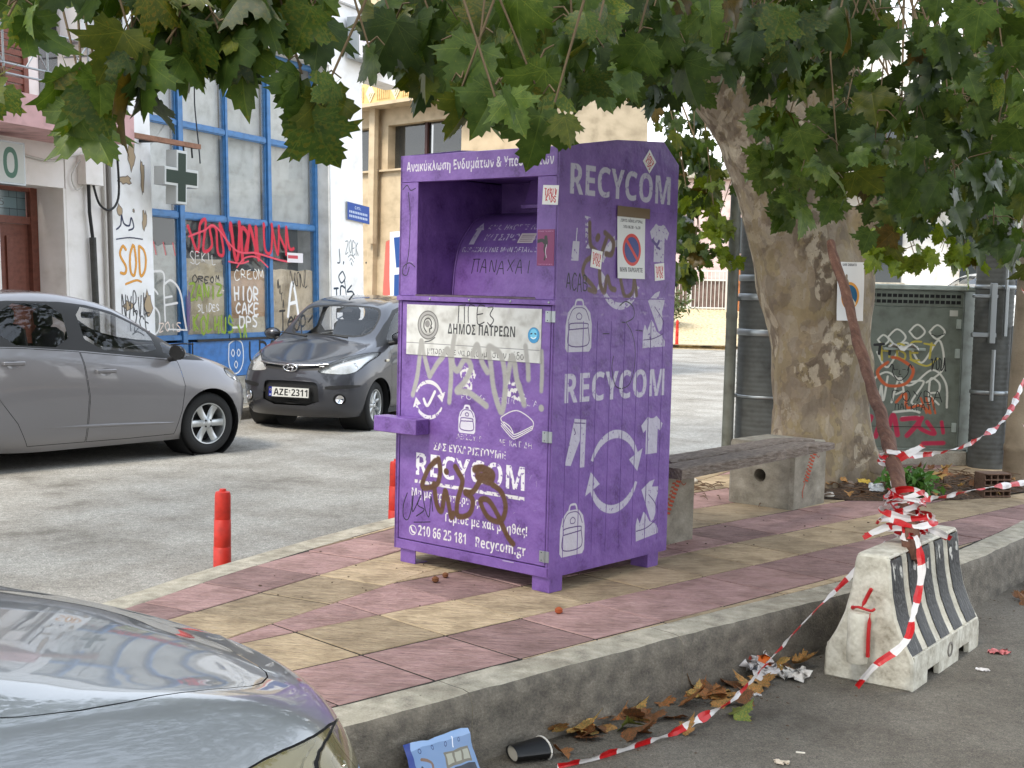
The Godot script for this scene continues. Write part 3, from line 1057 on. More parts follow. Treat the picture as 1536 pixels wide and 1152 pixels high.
func paint_side() -> Image:
	var p := Paint.new(BD, 2.1, 950)
	var q := func(u: float, y: float) -> Vector2: return Vector2(u, 2.165 - y)
	var ghost := Color(.78, .77, .80, .80)
	var seam := Color(.30, .20, .42, .75)
	# stencilled names, with a haze of overspray
	for h in [[1.845, .138, 41], [.882, .135, 42]]:
		words(p, "RECYCOM", .08, 2.165 - h[0], h[1], .83, Color(.74, .72, .78, .35), true, 2)
		words(p, "RECYCOM", .085, 2.165 - h[0], h[1], .82, ghost, true, 1, 0.24, h[2])
	# upper pictures
	p.polygon(shirt(q.call(.822, 1.65), .17, .19), ghost, 1, 0.2, 2)
	p.curve([q.call(.76, 1.66), q.call(.80, 1.64), q.call(.82, 1.66)], .01, Color(.32, .24, .5, .9))
	p.curve([q.call(.80, 1.63), q.call(.83, 1.62)], .008, Color(.32, .24, .5, .9))
	p.polygon(PackedVector2Array([q.call(.115, 1.63), q.call(.165, 1.63), q.call(.16, 1.54), q.call(.105, 1.54)]), ghost, 1, 0.2, 3)
	p.curve([q.call(.14, 1.63), q.call(.145, 1.69)], .004, ghost)
	p.polygon(PackedVector2Array([q.call(.20, 1.75), q.call(.25, 1.745), q.call(.245, 1.6), q.call(.215, 1.6)]), ghost, 1, 0.45, 4)
	arrows(p, q.call(.50, 1.485), .17, ghost, 0.3)
	p.polygon(PackedVector2Array([q.call(.35, 1.60), q.call(.44, 1.67), q.call(.44, 1.63), q.call(.36, 1.56)]), ghost, 1, 0.2, 3)
	backpack(p, q.call(.178, 1.235), .20, .235, Color(.76, .75, .78, .9), seam)
	p.polygon(boot(q.call(.84, 1.315), .19, .95), ghost, 1, 0.22, 6)
	p.polygon(boot(q.call(.80, 1.19), .20, -.05), ghost, 1, 0.22, 7)
	p.curve([q.call(.80, 1.33), q.call(.86, 1.28), q.call(.89, 1.25)], .003, seam)
	p.curve([q.call(.71, 1.165), q.call(.80, 1.172), q.call(.885, 1.195)], .003, seam)
	# lower pictures
	p.polygon(PackedVector2Array([q.call(.165, .805), q.call(.255, .795), q.call(.25, .57), q.call(.215, .57), q.call(.21, .70), q.call(.145, .585), q.call(.10, .59)]), ghost, 1, 0.15, 12)
	p.curve([q.call(.165, .785), q.call(.25, .778)], .003, seam)
	p.curve([q.call(.162, .76), q.call(.175, .735), q.call(.165, .73)], .003, seam)
	p.polygon(shirt(q.call(.809, .684), .19, .19), ghost, 1, 0.15, 13)
	arrows(p, q.call(.497, .526), .205, ghost, 0.16, 1.02)
	backpack(p, q.call(.172, .275), .19, .235, Color(.80, .79, .81, .9), seam)
	p.polygon(boot(q.call(.835, .355), .20, 1.05), ghost, 1, 0.15, 15)
	p.polygon(boot(q.call(.79, .225), .20, -.12), ghost, 1, 0.15, 16)
	p.curve([q.call(.80, .38), q.call(.85, .34), q.call(.88, .30)], .003, seam)
	p.curve([q.call(.70, .205), q.call(.79, .212), q.call(.875, .245)], .003, seam)
	# brown spray tag
	var brown := Color(.36, .26, .18, .93)
	p.curve([q.call(.24, 1.72), q.call(.25, 1.62), q.call(.30, 1.58), q.call(.22, 1.54), q.call(.20, 1.48), q.call(.27, 1.43), q.call(.30, 1.40), q.call(.24, 1.41)], .017, brown, 0.4)
	p.curve([q.call(.31, 1.66), q.call(.30, 1.645)], .02, brown, 0.4)
	p.curve([q.call(.38, 1.66), q.call(.33, 1.55), q.call(.335, 1.44), q.call(.37, 1.40), q.call(.39, 1.47), q.call(.42, 1.42), q.call(.46, 1.41)], .018, brown, 0.4)
	p.curve([q.call(.36, 1.68), q.call(.43, 1.64), q.call(.42, 1.58), q.call(.37, 1.58)], .018, brown, 0.4)
	p.curve([q.call(.50, 1.46), q.call(.54, 1.38), q.call(.60, 1.40), q.call(.615, 1.46), q.call(.64, 1.38)], .017, brown, 0.4)
	# black pen and wire-thin lines
	var felt := Color(.06, .05, .08, .95)
	hand(p, "ACAB", .075, 2.165 - 1.475, .075, .042, .004, felt, 0.6, 0.08, 0.0, 9)
	p.curve([q.call(.50, 1.335), q.call(.55, 1.355), q.call(.61, 1.33), q.call(.62, 1.28), q.call(.56, 1.255), q.call(.52, 1.255)], .0035, felt)
	p.curve([q.call(.56, 1.25), q.call(.61, 1.20), q.call(.64, 1.12), q.call(.635, 1.02), q.call(.60, .95), q.call(.54, .93)], .003, felt)
	p.curve([q.call(.37, 1.20), q.call(.42, 1.20)], .003, felt)
	p.curve([q.call(.64, 1.215), q.call(.70, 1.21)], .003, felt)
	p.curve([q.call(.46, 1.09), q.call(.45, 1.03), q.call(.48, .95), q.call(.53, .93)], .003, felt)
	# rubbed, pale patches of old glue
	var rng := RandomNumberGenerator.new()
	rng.seed = 45
	for k in 26:
		var a: Vector2 = q.call(rng.randf_range(.03, .95), rng.randf_range(1.28, 1.40))
		p.curve([a, a + Vector2(rng.randf_range(.01, .06), rng.randf_range(-.008, .008))], .009, Color(.66, .60, .72, .16), 0.0)
	for k in 70:
		var a: Vector2 = q.call(rng.randf_range(.02, .96), rng.randf_range(.09, 2.0))
		p.curve([a, a + Vector2(rng.randf_range(-.02, .02), rng.randf_range(-.03, .03))], .0012, Color(.66, .60, .72, rng.randf_range(.2, .5)))
	return p.img


func paint_drum() -> Image:
	var p := Paint.new(.76, .46, 1000)
	var w := Color(.78, .75, .82, .9)
	words(p, "ΑΝΑΣΗΚΩΣΤΕ ΤΟ ΚΑΠΑΚΙ", .13, .10, .028, .5, w, true, 0, .5, 51)
	words(p, "ΚΑΙ ΣΠΡΩΞΤΕ ΜΕΣΑ", .15, .155, .034, .46, w, true, 0, .46, 52)
	words(p, "ΠΑΡΑΚΑΛΟΥΜΕ ΜΗΝ ΠΕΤΑΤΕ ΣΚΟΥΠΙΔΙΑ", .03, .215, .026, .66, w, true, 0, .44, 53)
	p.polygon(PackedVector2Array([Vector2(.075, .06), Vector2(.11, .10), Vector2(.095, .10), Vector2(.095, .175), Vector2(.06, .175), Vector2(.065, .10), Vector2(.05, .10)]), w, 0, .3, 54)
	p.rect(Rect2(.38, .12, .10, .05), Color(.82, .78, .78))
	for k in 4: p.rect(Rect2(.39, .128 + k * .01, .08, .003), Color(.5, .4, .45))
	hand(p, "ΠANAXAI", .12, .255, .062, .058, .003, Color(.10, .07, .14, .95), .6, .07, 0, 4)
	return p.img


func paint_sticker() -> Image:
	var p := Paint.new(.09, .09, 900)
	p.rect(Rect2(0, 0, .1, .1), Color(.90, .89, .87))
	var r := Color(.74, .10, .13)
	hand(p, "TOXIV", .012, .018, .026, .014, .0026, r, .6, .14)
	hand(p, "KIDS", .02, .05, .026, .015, .0026, r, .6, .14, 0, 8)
	return p.img


func paint_notice(words_on: bool) -> Image:
	var p := Paint.new(.23, .33, 1000)
	p.rect(Rect2(0, 0, .3, .4), Color(.87, .87, .86))
	var ink := Color(.12, .12, .13, .9)
	words(p, "ΚΑΘΕ ΣΑΒΒΑΤΟ", .055, .022, .014, .12, ink)
	if words_on:
		words(p, "ΧΩΡΟΣ ΛΑΪΚΗΣ ΑΓΟΡΑΣ", .022, .058, .014, .185, ink, true, 0, .3, 3)
		words(p, "ΑΠΟ 06.00 - 16.00", .045, .088, .014, .145, ink, true, 0, .3, 3)
		words(p, "ΜΗΝ ΠΑΡΚΑΡΕΤΕ", .018, .298, .022, .192, ink)
	var c := Vector2(.118, .19)
	p.disc(c, .078, Color(.80, .16, .12) if words_on else Color(.83, .58, .22))
	p.disc(c, .062, Color(.12, .20, .50) if words_on else Color(.10, .36, .50))
	var d := Vector2.from_angle(PI / 4)
	p.stroke(PackedVector2Array([c - d * .066, c + d * .066]), .010, Color(.80, .16, .12) if words_on else Color(.85, .82, .74), .8)
	return p.img


func build_bin() -> void:
	var t := thing("clothes_bin", "tall purple steel clothes recycling bin covered in white stencils and graffiti", "recycling bin", BIN_AT)
	t.basis = bin_basis()
	var worn := mottled(512, [Color(.66, .60, .68), Color(.90, .88, .92), Color(1, 1, 1), Color(1.0, 1.0, 1.0)], [[91, .008, 5, 1.0], [92, .08, 3, .4]], .04, 91)
	var purple := mat(Color(.49, .36, .635), .42, 0, worn, 1.3)
	purple.metallic_specular = 0.45
	relief(purple, M.coarse, 0.3)
	var front := printed(purple, paint_front())
	var side := printed(purple, paint_side())
	M.purple = purple
	var FUV := func(x0: float, y0: float, x1: float, y1: float) -> Rect2:
		return Rect2((x0 + BW) / BW, (B1 - y1) / (B1 - B0), (x1 - x0) / BW, (y1 - y0) / (B1 - B0))
	var plate := func(called: String, x0: float, y0: float, x1: float, y1: float, zf: float, zb: float, m: Material, parent: Node, e := 0.002) -> MeshInstance3D:
		# a steel plate whose front carries the front's paint
		var b := B.new()
		var c := Vector3((x0 + x1) / 2, (y0 + y1) / 2, (zf + zb) / 2)
		b.quad(Vector3(x0 + e, y0 + e, zf), Vector3(x1 - e, y0 + e, zf), Vector3(x1 - e, y1 - e, zf), Vector3(x0 + e, y1 - e, zf), Vector3.BACK, FUV.call(x0 + e, y0 + e, x1 - e, y1 - e))
		var z0 := Rect2(0, 0, 0, 0)
		var zm := zf - e
		b.quad(Vector3(x0, y0, zm), Vector3(x1, y0, zm), Vector3(x1 - e, y0 + e, zf), Vector3(x0 + e, y0 + e, zf), Vector3(0, -1, 1).normalized(), z0)
		b.quad(Vector3(x0, y1, zm), Vector3(x1, y1, zm), Vector3(x1 - e, y1 - e, zf), Vector3(x0 + e, y1 - e, zf), Vector3(0, 1, 1).normalized(), z0)
		b.quad(Vector3(x0, y0, zm), Vector3(x0, y1, zm), Vector3(x0 + e, y1 - e, zf), Vector3(x0 + e, y0 + e, zf), Vector3(-1, 0, 1).normalized(), z0)
		b.quad(Vector3(x1, y0, zm), Vector3(x1, y1, zm), Vector3(x1 - e, y1 - e, zf), Vector3(x1 - e, y0 + e, zf), Vector3(1, 0, 1).normalized(), z0)
		b.quad(Vector3(x0, y0, zb), Vector3(x1, y0, zb), Vector3(x1, y0, zm), Vector3(x0, y0, zm), Vector3.DOWN, z0)
		b.quad(Vector3(x0, y1, zb), Vector3(x1, y1, zb), Vector3(x1, y1, zm), Vector3(x0, y1, zm), Vector3.UP, z0)
		b.quad(Vector3(x0, y0, zb), Vector3(x0, y1, zb), Vector3(x0, y1, zm), Vector3(x0, y0, zm), Vector3.LEFT, z0)
		b.quad(Vector3(x1, y0, zb), Vector3(x1, y1, zb), Vector3(x1, y1, zm), Vector3(x1, y0, zm), Vector3.RIGHT, z0)
		b.quad(Vector3(x0, y0, zb), Vector3(x1, y0, zb), Vector3(x1, y1, zb), Vector3(x0, y1, zb), Vector3.FORWARD, z0)
		return put(called, b, m, parent)
	# front frame
	var xl := -.888
	var xr := -.124
	plate.call("front_post", -BW, 1.357, xl, 1.919, 0.0, -.04, front, t)
	plate.call("front_post", xr, 1.357, -.0015, 1.919, 0.0, -.04, front, t)
	plate.call("header", -BW, 1.9205, -.0015, B1, 0.0, -.04, front, t)
	var ledge: MeshInstance3D = plate.call("ledge", -BW - .003, 1.333, .003, 1.356, .012, -.03, front, t)
	for u in [-.78, -.52, -.26, -.03]:
		var b := B.new()
		b.lathe([Vector2(.006, 0), Vector2(.006, .003), Vector2(.003, .005), Vector2(0, .005)], 8, Transform3D(Basis(Vector3.RIGHT, PI / 2), Vector3(u, 1.345, .012)))
		put("bolt", b, M.steel, ledge)
	plate.call("door_frame", -BW, B0, -.0015, .1205, 0.0, -.04, front, t)
	plate.call("door_frame", -BW, .121, -.989, 1.3325, 0.0, -.04, front, t)
	plate.call("door_frame", -.022, .121, -.0015, 1.3325, 0.0, -.04, front, t)
	var b := B.new()
	b.box(Vector3(-BW / 2, .72, -.06), Vector3(BW - .05, 1.22, .03))
	put("door_lining", b, M.black, t)
	var door: MeshInstance3D = plate.call("door", -.985, .1245, -.0265, 1.3285, -.001, -.03, front, t, .003)
	var white_m := relief(mat(Color(.84, .84, .83), .45, 0, M.soft_blotch, 2.0), M.coarse, 0.05)
	plate.call("name_plate", -.949, 1.064, -.079, 1.314, .0025, -.0005, printed(white_m, (front.detail_albedo as ImageTexture).get_image()), door, .0008)
	for hy in [1.281, .728, .172]:
		b = B.new()
		b.box(Vector3(-.042, hy, .003), Vector3(.026, .052, .005), .001)
		b.box(Vector3(-.010, hy, .003), Vector3(.022, .052, .005), .001)
		b.lathe([Vector2(0, -.026), Vector2(.006, -.026), Vector2(.006, .026), Vector2(0, .026)], 10, Transform3D(Basis.IDENTITY, Vector3(-.0245, hy, .005)), true)
		var hinge := put("hinge", b, M.steel, t)
		for s in [-.018, .018]:
			b = B.new()
			b.lathe([Vector2(.003, 0), Vector2(.002, .0015), Vector2(0, .0015)], 8, Transform3D(Basis(Vector3.RIGHT, PI / 2), Vector3(-.042, hy + s, .0055)))
			put("rivet", b, M.dark_metal, hinge)
	# lock bar
	b = B.new()
	b.box(Vector3(-.928, .711, .05), Vector3(.30, .078, .095), .004)
	put("lock_bar", b, purple, t)
	# sides, back, roof: the side plate has a raised, clipped top
	var prof := PackedVector2Array([Vector2(0, B0), Vector2(0, B1), Vector2(.44, 2.123), Vector2(.835, 2.152), Vector2(BD, 2.05), Vector2(BD, B0)])
	for sd in [[0.0, 1.0], [-BW, -1.0]]:
		b = B.new()
		var idx := Geometry2D.triangulate_polygon(prof)
		for dx in [0.0, -.012 * sd[1]]:
			var nn := Vector3(sd[1] * (1.0 if dx == 0.0 else -1.0), 0, 0)
			for k in range(0, idx.size(), 3):
				var P := []
				var U := []
				for i in 3:
					var w: Vector2 = prof[idx[k + i]]
					P.append(Vector3(sd[0] + dx, w.y, -w.x))
					U.append(Vector2(w.x / BD, (2.165 - w.y) / 2.1) if dx == 0.0 and sd[1] > 0 else Vector2.ZERO)
				b.tri(P[0], P[1], P[2], nn, nn, nn, U[0], U[1], U[2])
		for k in prof.size():
			var a := prof[k]
			var c := prof[(k + 1) % prof.size()]
			b.face(Vector3(sd[0], a.y, -a.x), Vector3(sd[0], c.y, -c.x), Vector3(sd[0] - .012 * sd[1], c.y, -c.x), Vector3(sd[0] - .012 * sd[1], a.y, -a.x), Vector3(sd[0], 1.0, -.5))
		for i in b.u.size():
			if absf(b.n[i].x) < 0.5: b.u[i] = Vector2.ZERO
		var pl := put("side_panel", b, side if sd[1] > 0 else purple, t)
		if sd[1] > 0:
			for k in 8:
				b = B.new()
				b.box(Vector3(.0008, .70, -.10 - k * .112), Vector3(.0016, 1.12, .004), .0006)
				put("pressed_rib", b, purple, pl)
			for y in [1.80, 1.37]:
				b = B.new()
				b.box(Vector3(.0008, y, -BD / 2), Vector3(.0018, .006, BD - .06), .0007)
				put("pressed_rib", b, purple, pl)
	b = B.new()
	b.box(Vector3(-BW / 2, (B0 + 2.05) / 2, -BD + .006), Vector3(BW - .03, 2.05 - B0 - .004, .01))
	put("back_panel", b, purple, t)
	b = B.new()
	var top := [Vector2(.002, B1 - .004), Vector2(.44, 2.115), Vector2(.833, 2.143), Vector2(BD - .004, 2.045)]
	for k in 3:
		b.face(Vector3(-BW + .0125, top[k].y, -top[k].x), Vector3(-.0125, top[k].y, -top[k].x), Vector3(-.0125, top[k + 1].y, -top[k + 1].x), Vector3(-BW + .0125, top[k + 1].y, -top[k + 1].x), Vector3(-.5, 1.0, -.5))
	put("roof", b, purple, t)
	b = B.new()
	b.box(Vector3(-BW / 2, B0 + .006, -BD / 2), Vector3(BW - .03, .01, BD - .03))
	put("floor_plate", b, purple, t)
	# hopper: walls, tray, drum and flap
	b = B.new()
	b.box(Vector3(xl - .004, 1.64, -.34), Vector3(.006, .62, .6))
	b.box(Vector3(xr + .004, 1.64, -.34), Vector3(.006, .62, .6))
	b.box(Vector3((xl + xr) / 2, 1.96, -.34), Vector3(xr - xl + .012, .006, .6))
	b.box(Vector3((xl + xr) / 2, 1.66, -.64), Vector3(xr - xl + .012, .62, .006))
	put("hopper_wall", b, purple, t)
	b = B.new()
	b.box(Vector3((xl + xr) / 2, 1.361, -.19), Vector3(xr - xl + .012, .008, .38))
	put("hopper_tray", b, relief(mat(Color(.42, .36, .42), .75, 0, M.blotch, 2.0), M.grain, .2), t)
	var arc := smooth_path([Vector2(.262, 1.366), Vector2(.268, 1.43), Vector2(.275, 1.5), Vector2(.303, 1.607), Vector2(.357, 1.684), Vector2(.42, 1.747), Vector2(.5, 1.784), Vector2(.6, 1.80)], 5)
	var g := []
	for k in arc.size():
		g.append([Vector3(xl + .002, arc[k].y, -arc[k].x), Vector3(xr - .002, arc[k].y, -arc[k].x)])
	b = B.new()
	b.grid(g)
	if b.n[0].z < 0:
		b = B.new()
		b.grid(g, [], true)
	for i in b.u.size(): b.u[i] = Vector2(b.u[i].x, clampf((1.80 - b.v[i].y) / .46, 0, 1))
	var drum := put("drum", b, printed(purple, paint_drum()), t)
	b = B.new()
	var rim := []
	for q in arc: rim.append(Vector3(xl + .006, q.y, -q.x + .003))
	b.tube(rim, [.005], 6)
	put("drum_rim", b, purple, drum)
	b = B.new()
	b.box(Vector3((xl + xr) / 2 + .13, 1.822, -.47), Vector3(.46, .022, .03), .003)
	var fl := Basis(Vector3.RIGHT, -.35)
	b.box(Vector3((xl + xr) / 2 + .13, 1.89, -.51), Vector3(.46, .14, .008), .001, fl)
	b.box(Vector3(-.42, 1.89, -.50), Vector3(.012, .14, .012), .001, fl)
	put("flap", b, purple, t)
	# feet
	for fx in [-.925, -.055]:
		for fz in [-.06, -.86]:
			b = B.new()
			b.box(Vector3(fx, .038, fz + .045), Vector3(.105, .072, .006), .001)
			b.box(Vector3(fx + (.049 if fx > -.5 else -.049), .038, fz), Vector3(.006, .072, .095), .001)
			b.box(Vector3(fx, .003, fz), Vector3(.10, .006, .09), .001)
			put("foot", b, purple, t)
	# stickers and the taped notice
	var stick := picture(paint_sticker(), .35)
	var flat := func(called: String, at: Vector3, out: Vector3, right: Vector3, w: float, h: float, roll: float, m: Material) -> MeshInstance3D:
		var bb := B.new()
		var up := out.cross(right).normalized()
		var r := right.rotated(out, roll)
		up = up.rotated(out, roll)
		var o := at + out * .0016
		bb.quad(o - r * w / 2 - up * h / 2, o + r * w / 2 - up * h / 2, o + r * w / 2 + up * h / 2, o - r * w / 2 + up * h / 2, out)
		var bk := at + out * .0006
		bb.quad(bk - r * w / 2 - up * h / 2, bk + r * w / 2 - up * h / 2, bk + r * w / 2 + up * h / 2, bk - r * w / 2 + up * h / 2, -out)
		return put(called, bb, m, t)
	flat.call("sticker", Vector3(-.046, 1.833, 0), Vector3.BACK, Vector3.RIGHT, .092, .088, -.05, stick)
	flat.call("sticker", Vector3(0, 1.552, -.298), Vector3.RIGHT, Vector3.FORWARD, .085, .085, -.12, stick)
	flat.call("sticker", Vector3(0, 1.506, -.83), Vector3.RIGHT, Vector3.FORWARD, .085, .085, .1, stick)
	flat.call("sticker", Vector3(0, 2.045, -.712), Vector3.RIGHT, Vector3.FORWARD, .082, .082, -.75, stick)
	var p := Paint.new(.1, .165, 900)
	p.rect(Rect2(0, 0, .1, .2), Color(.50, .10, .36))
	p.curve([Vector2(.0, .055), Vector2(.03, .05), Vector2(.045, .06), Vector2(.05, .035), Vector2(.055, .062), Vector2(.05, .075)], .009, Color(.06, .04, .06))
	p.curve([Vector2(.05, .06), Vector2(.042, .09), Vector2(.05, .115), Vector2(.044, .14)], .005, Color(.06, .04, .06))
	p.curve([Vector2(.056, .07), Vector2(.05, .10), Vector2(.056, .13)], .002, Color(.85, .8, .85))
	words(p, "ΣΠΑΣΕ ΤΗ ΣΙΩΠΗ", .006, .011, .005, .085, Color(.85, .75, .82), false)
	words(p, "ΟΛΟΙ ΣΤΟΥΣ ΔΡΟΜΟΥΣ", .006, .160, .004, .085, Color(.85, .75, .82), false)
	flat.call("sticker", Vector3(-.066, 1.595, 0), Vector3.BACK, Vector3.RIGHT, .1, .165, 0.0, picture(p.img, .35))
	p = Paint.new(.07, .07, 900)
	p.disc(Vector2(.035, .035), .034, Color(.22, .58, .78))
	p.disc(Vector2(.035, .03), .022, Color(.45, .78, .90))
	p.curve([Vector2(.018, .03), Vector2(.026, .028)], .003, Color(.08, .1, .2))
	p.curve([Vector2(.042, .028), Vector2(.05, .03)], .003, Color(.08, .1, .2))
	p.curve([Vector2(.02, .045), Vector2(.035, .05), Vector2(.05, .043)], .003, Color(.9, .95, .95))
	var round_m := sheet(p.img, .4)
	flat.call("sticker", Vector3(-.122, 1.192, .0025), Vector3.BACK, Vector3.RIGHT, .07, .075, 0.0, round_m)
	# notice: a slightly curled sheet, taped along its top
	b = B.new()
	g = []
	for i in 9:
		var row := []
		for k in 6:
			var s := i / 8.0
			var w := k / 5.0
			row.append(Vector3(.003 + .006 * s * s + .004 * sin(w * 5.0) * s, 1.797 - .33 * s, -.457 - .235 * w - .01 * (s - .5)))
		g.append(row)
	b.grid(g)
	if b.n[0].x < 0:
		b = B.new()
		b.grid(g, [], true)
	var notice := put("notice", b, picture(paint_notice(true), .4), t)
	notice.set_meta("label", "white no parking notice taped to the bin's side")
	b = B.new()
	b.box(Vector3(.0065, 1.788, -.585), Vector3(.0015, .05, .275), .0005)
	put("tape_strip", b, mat(Color(.42, .33, .22), .3), notice)

# ---------------------------------------------------------------- the street front across the road

const LEAN := 0.05    # the old front is a little out of plumb along its length

func shop_basis() -> Basis:
	return Basis(Vector3(.9205, 0, .3907), Vector3.UP, Vector3(-.3907, 0, .9205))

func shop_point(u: float, h: float, d: float) -> Vector3:
	# u: metres to the left along the front, h: height, d: out towards the road
	return Vector3(-2.52, h, -21.8) + Vector3(-.3907, 0, .9205) * (u + LEAN * (h - 1.4)) + Vector3(.9205, 0, .3907) * d

func corner_point(u: float, h: float, d: float) -> Vector3:
	# the beige house: u to the right along its front, d out of it
	return Vector3(-2.98, h, -28.0) + Vector3(.678, 0, .735) * u + Vector3(-.735, 0, .678) * d

func block(b: B, f: Callable, base: Vector3, u0: float, u1: float, h0: float, h1: float, d0: float, d1: float, back := true) -> void:
	var p := []
	for u in [u0, u1]:
		for h in [h0, h1]:
			for d in [d0, d1]:
				p.append(f.call(u, h, d) - base)
	var c: Vector3 = (p[0] + p[7]) * 0.5
	for q in [[0, 1, 3, 2], [4, 5, 7, 6], [0, 1, 5, 4], [2, 3, 7, 6], [0, 2, 6, 4], [1, 3, 7, 5]]:
		b.face(p[q[0]], p[q[1]], p[q[2]], p[q[3]], c)

func board(b: B, f: Callable, base: Vector3, u0: float, u1: float, h0: float, h1: float, d: float) -> void:
	# a thin upright sheet with its picture the right way round; u0 is the left end as seen from the road
	var o: Vector3 = (f.call(u0, h0, d + 1.0) - f.call(u0, h0, d)).normalized()
	b.quad(f.call(u0, h0, d) - base, f.call(u1, h0, d) - base, f.call(u1, h1, d) - base, f.call(u0, h1, d) - base, o)


func build_shop() -> void:
	var S: Callable = shop_point
	var plaster := relief(mat(Color(.97, .965, .96), .85, 0, M.faint, .5), M.coarse, 0.5)
	var cream := relief(mat(Color(.95, .93, .90), .85, 0, M.soft_blotch, .7), M.coarse, 0.5)
	var blue := relief(mat(Color(.28, .50, .72), .42, 0, M.soft_blotch, 1.5), M.coarse, 0.1)
	var panel_blue := mat(Color(.22, .49, .78), .45, 0, M.soft_blotch, 1.5)
	var pane_m := glass(Color(.72, .75, .76), 0.12)
	var base := shop_point(2.7, ROAD + .14, 0)
	var t := thing("shop_building", "white corner shop building with tall blue framed windows covered in graffiti", "building", base)
	var low := ROAD + .1
	var b := B.new()
	block(b, S, base, 0.0, 1.02, low, 5.0, -.4, 0.0)
	var pier := put("pier", b, plaster, t)
	b = B.new()
	block(b, S, base, 5.43, 6.20, low, 5.0, -.4, .002)
	var pier2 := put("pier", b, plaster, t)
	pier2.set_meta("label", "peeling white pier with orange and black tags")
	b = B.new()
	block(b, S, base, -1.5, 6.2, 4.84, 5.85, -.4, .004)
	put("upper_wall", b, plaster, t)
	b = B.new()
	block(b, S, base, -1.55, 6.25, 5.86, 5.97, -.45, .10)
	put("cornice", b, plaster, t)
	b = B.new()
	block(b, S, base, 1.02, 1.06, low, 4.84, -.6, -.02)
	block(b, S, base, 1.0, 6.2, 4.80, 4.84, -.6, -.02)
	put("reveal", b, cream, t)
	# dim room behind the panes
	b = B.new()
	block(b, S, base, .1, 6.2, low, 5.8, -5.2, -5.0)
	block(b, S, base, .1, 6.2, 5.7, 5.8, -5.0, -.45)
	block(b, S, base, 6.1, 6.25, low, 5.8, -5.0, -.5)
	block(b, S, base, .05, .1, low, 5.8, -5.0, -.5)
	block(b, S, base, .1, 6.2, low - .05, low + .03, -5.0, -.3)
	put("room", b, mat(Color(.35, .34, .33), .9), t)
	# plinth and blue kick panels
	b = B.new()
	block(b, S, base, 1.06, 5.43, low, .05, -.3, -.10)
	put("plinth", b, M.concrete, t)
	for q in [[1.08, 2.36], [2.48, 3.40], [3.41, 4.44], [4.60, 5.42]]:
		b = B.new()
		block(b, S, base, q[0], q[1], .06, .57, -.25, -.19)
		put("kick_panel", b, panel_blue, t)
	b = B.new()
	block(b, S, base, 2.30, 4.33, .575, .605, -.2, -.16)
	put("kick_rail", b, M.black_plastic, t)
	# frame
	var bar := func(called: String, u0: float, u1: float, h0: float, h1: float, d0: float, d1: float) -> void:
		var bb := B.new()
		block(bb, S, base, u0, u1, h0, h1, d0, d1)
		put(called, bb, blue, t)
	for q in [[1.062, .07], [2.37, .085], [3.445, .05], [4.475, .10], [5.36, .065]]:
		bar.call("mullion", q[0], q[0] + q[1], .06, 4.80, -.32, -.225 + q[1] * .2)
	var cols := [[1.134, 2.358], [2.477, 3.438], [3.502, 4.458], [4.592, 5.348]]
	var rows := [[.66, 2.255], [2.33, 3.475], [3.545, 4.73]]
	for c in cols:
		for h in [[.605, .055], [2.257, .07], [3.478, .065], [4.733, .065]]:
			bar.call("transom", c[0], c[1], h[0], h[0] + h[1], -.30, -.222)
	# panes, each with what hangs behind it
	var veil := [relief(mat(Color(.80, .80, .78), .9, 0, M.soft_blotch, .8), M.coarse, .3), relief(mat(Color(.74, .74, .72), .9, 0, M.soft_blotch, .7), M.coarse, .3)]
	var rng := RandomNumberGenerator.new()
	rng.seed = 6
	for ci in 4:
		for ri in 3:
			var c: Array = cols[ci]
			var r: Array = rows[ri]
			b = B.new()
			board(b, S, base, c[1] - .02, c[0] + .02, r[0] + .02, r[1] - .02, -.255)
			var pane := put("window_pane", b, pane_m, t)
			b = B.new()
			for e in [[c[0], c[0] + .014, r[0], r[1]], [c[1] - .014, c[1], r[0], r[1]], [c[0] + .014, c[1] - .014, r[0], r[0] + .014], [c[0] + .014, c[1] - .014, r[1] - .014, r[1]]]:
				block(b, S, base, e[0], e[1], e[2], e[3], -.27, -.235)
			put("glazing_bead", b, blue, pane)
			if ri > 0:
				b = B.new()
				board(b, S, base, c[1], c[0], r[0], r[1] - (.0 if ri == 1 else rng.randf_range(.0, .2)), -.34)
				put("dusty_blind", b, veil[(ci + ri) % 2], pane)
	# sheets of packing paper behind the lower panes
	var papers := [[1.14, 2.35, .66, 1.62, Color(.80, .72, .60)], [2.49, 3.43, .80, 1.58, Color(.74, .58, .41)], [2.49, 3.43, .62, .90, Color(.78, .72, .60)], [3.52, 4.44, .64, 1.66, Color(.77, .70, .56)], [4.60, 5.34, .62, 1.88, Color(.66, .66, .63)], [3.55, 4.43, 1.55, 1.72, Color(.72, .66, .55)]]
	for q in papers:
		b = B.new()
		var g := []
		var nz := noise(int(q[0] * 100), 1.4)
		for i in 9:
			var row := []
			for k in 9:
				var u: float = lerpf(q[1], q[0], k / 8.0)
				var h: float = lerpf(q[2], q[3] + .04 * nz.get_noise_1d(k * 1.3), i / 8.0)
				row.append(shop_point(u, h, -.285 + .012 * nz.get_noise_2d(u * 3, h * 3) - .004 * (papers.find(q) % 2)) - base)
			g.append(row)
		b.grid(g, [], true)
		put("paper_sheet", b, relief(mat(q[4], .9, 0, M.soft_blotch, 1.2), M.coarse, .4), t)
	# writing over the panes
	b = B.new()
	board(b, S, base, 5.43, 1.06, .58, 2.36, -.187)
	put("window_graffiti", b, sheet(paint_windows()), t)
	b = B.new()
	board(b, S, base, 4.42, 2.36, .06, .57, -.187)
	put("panel_graffiti", b, sheet(paint_panel()), t)
	b = B.new()
	board(b, S, base, 1.0, .02, -.1, 2.6, .003)
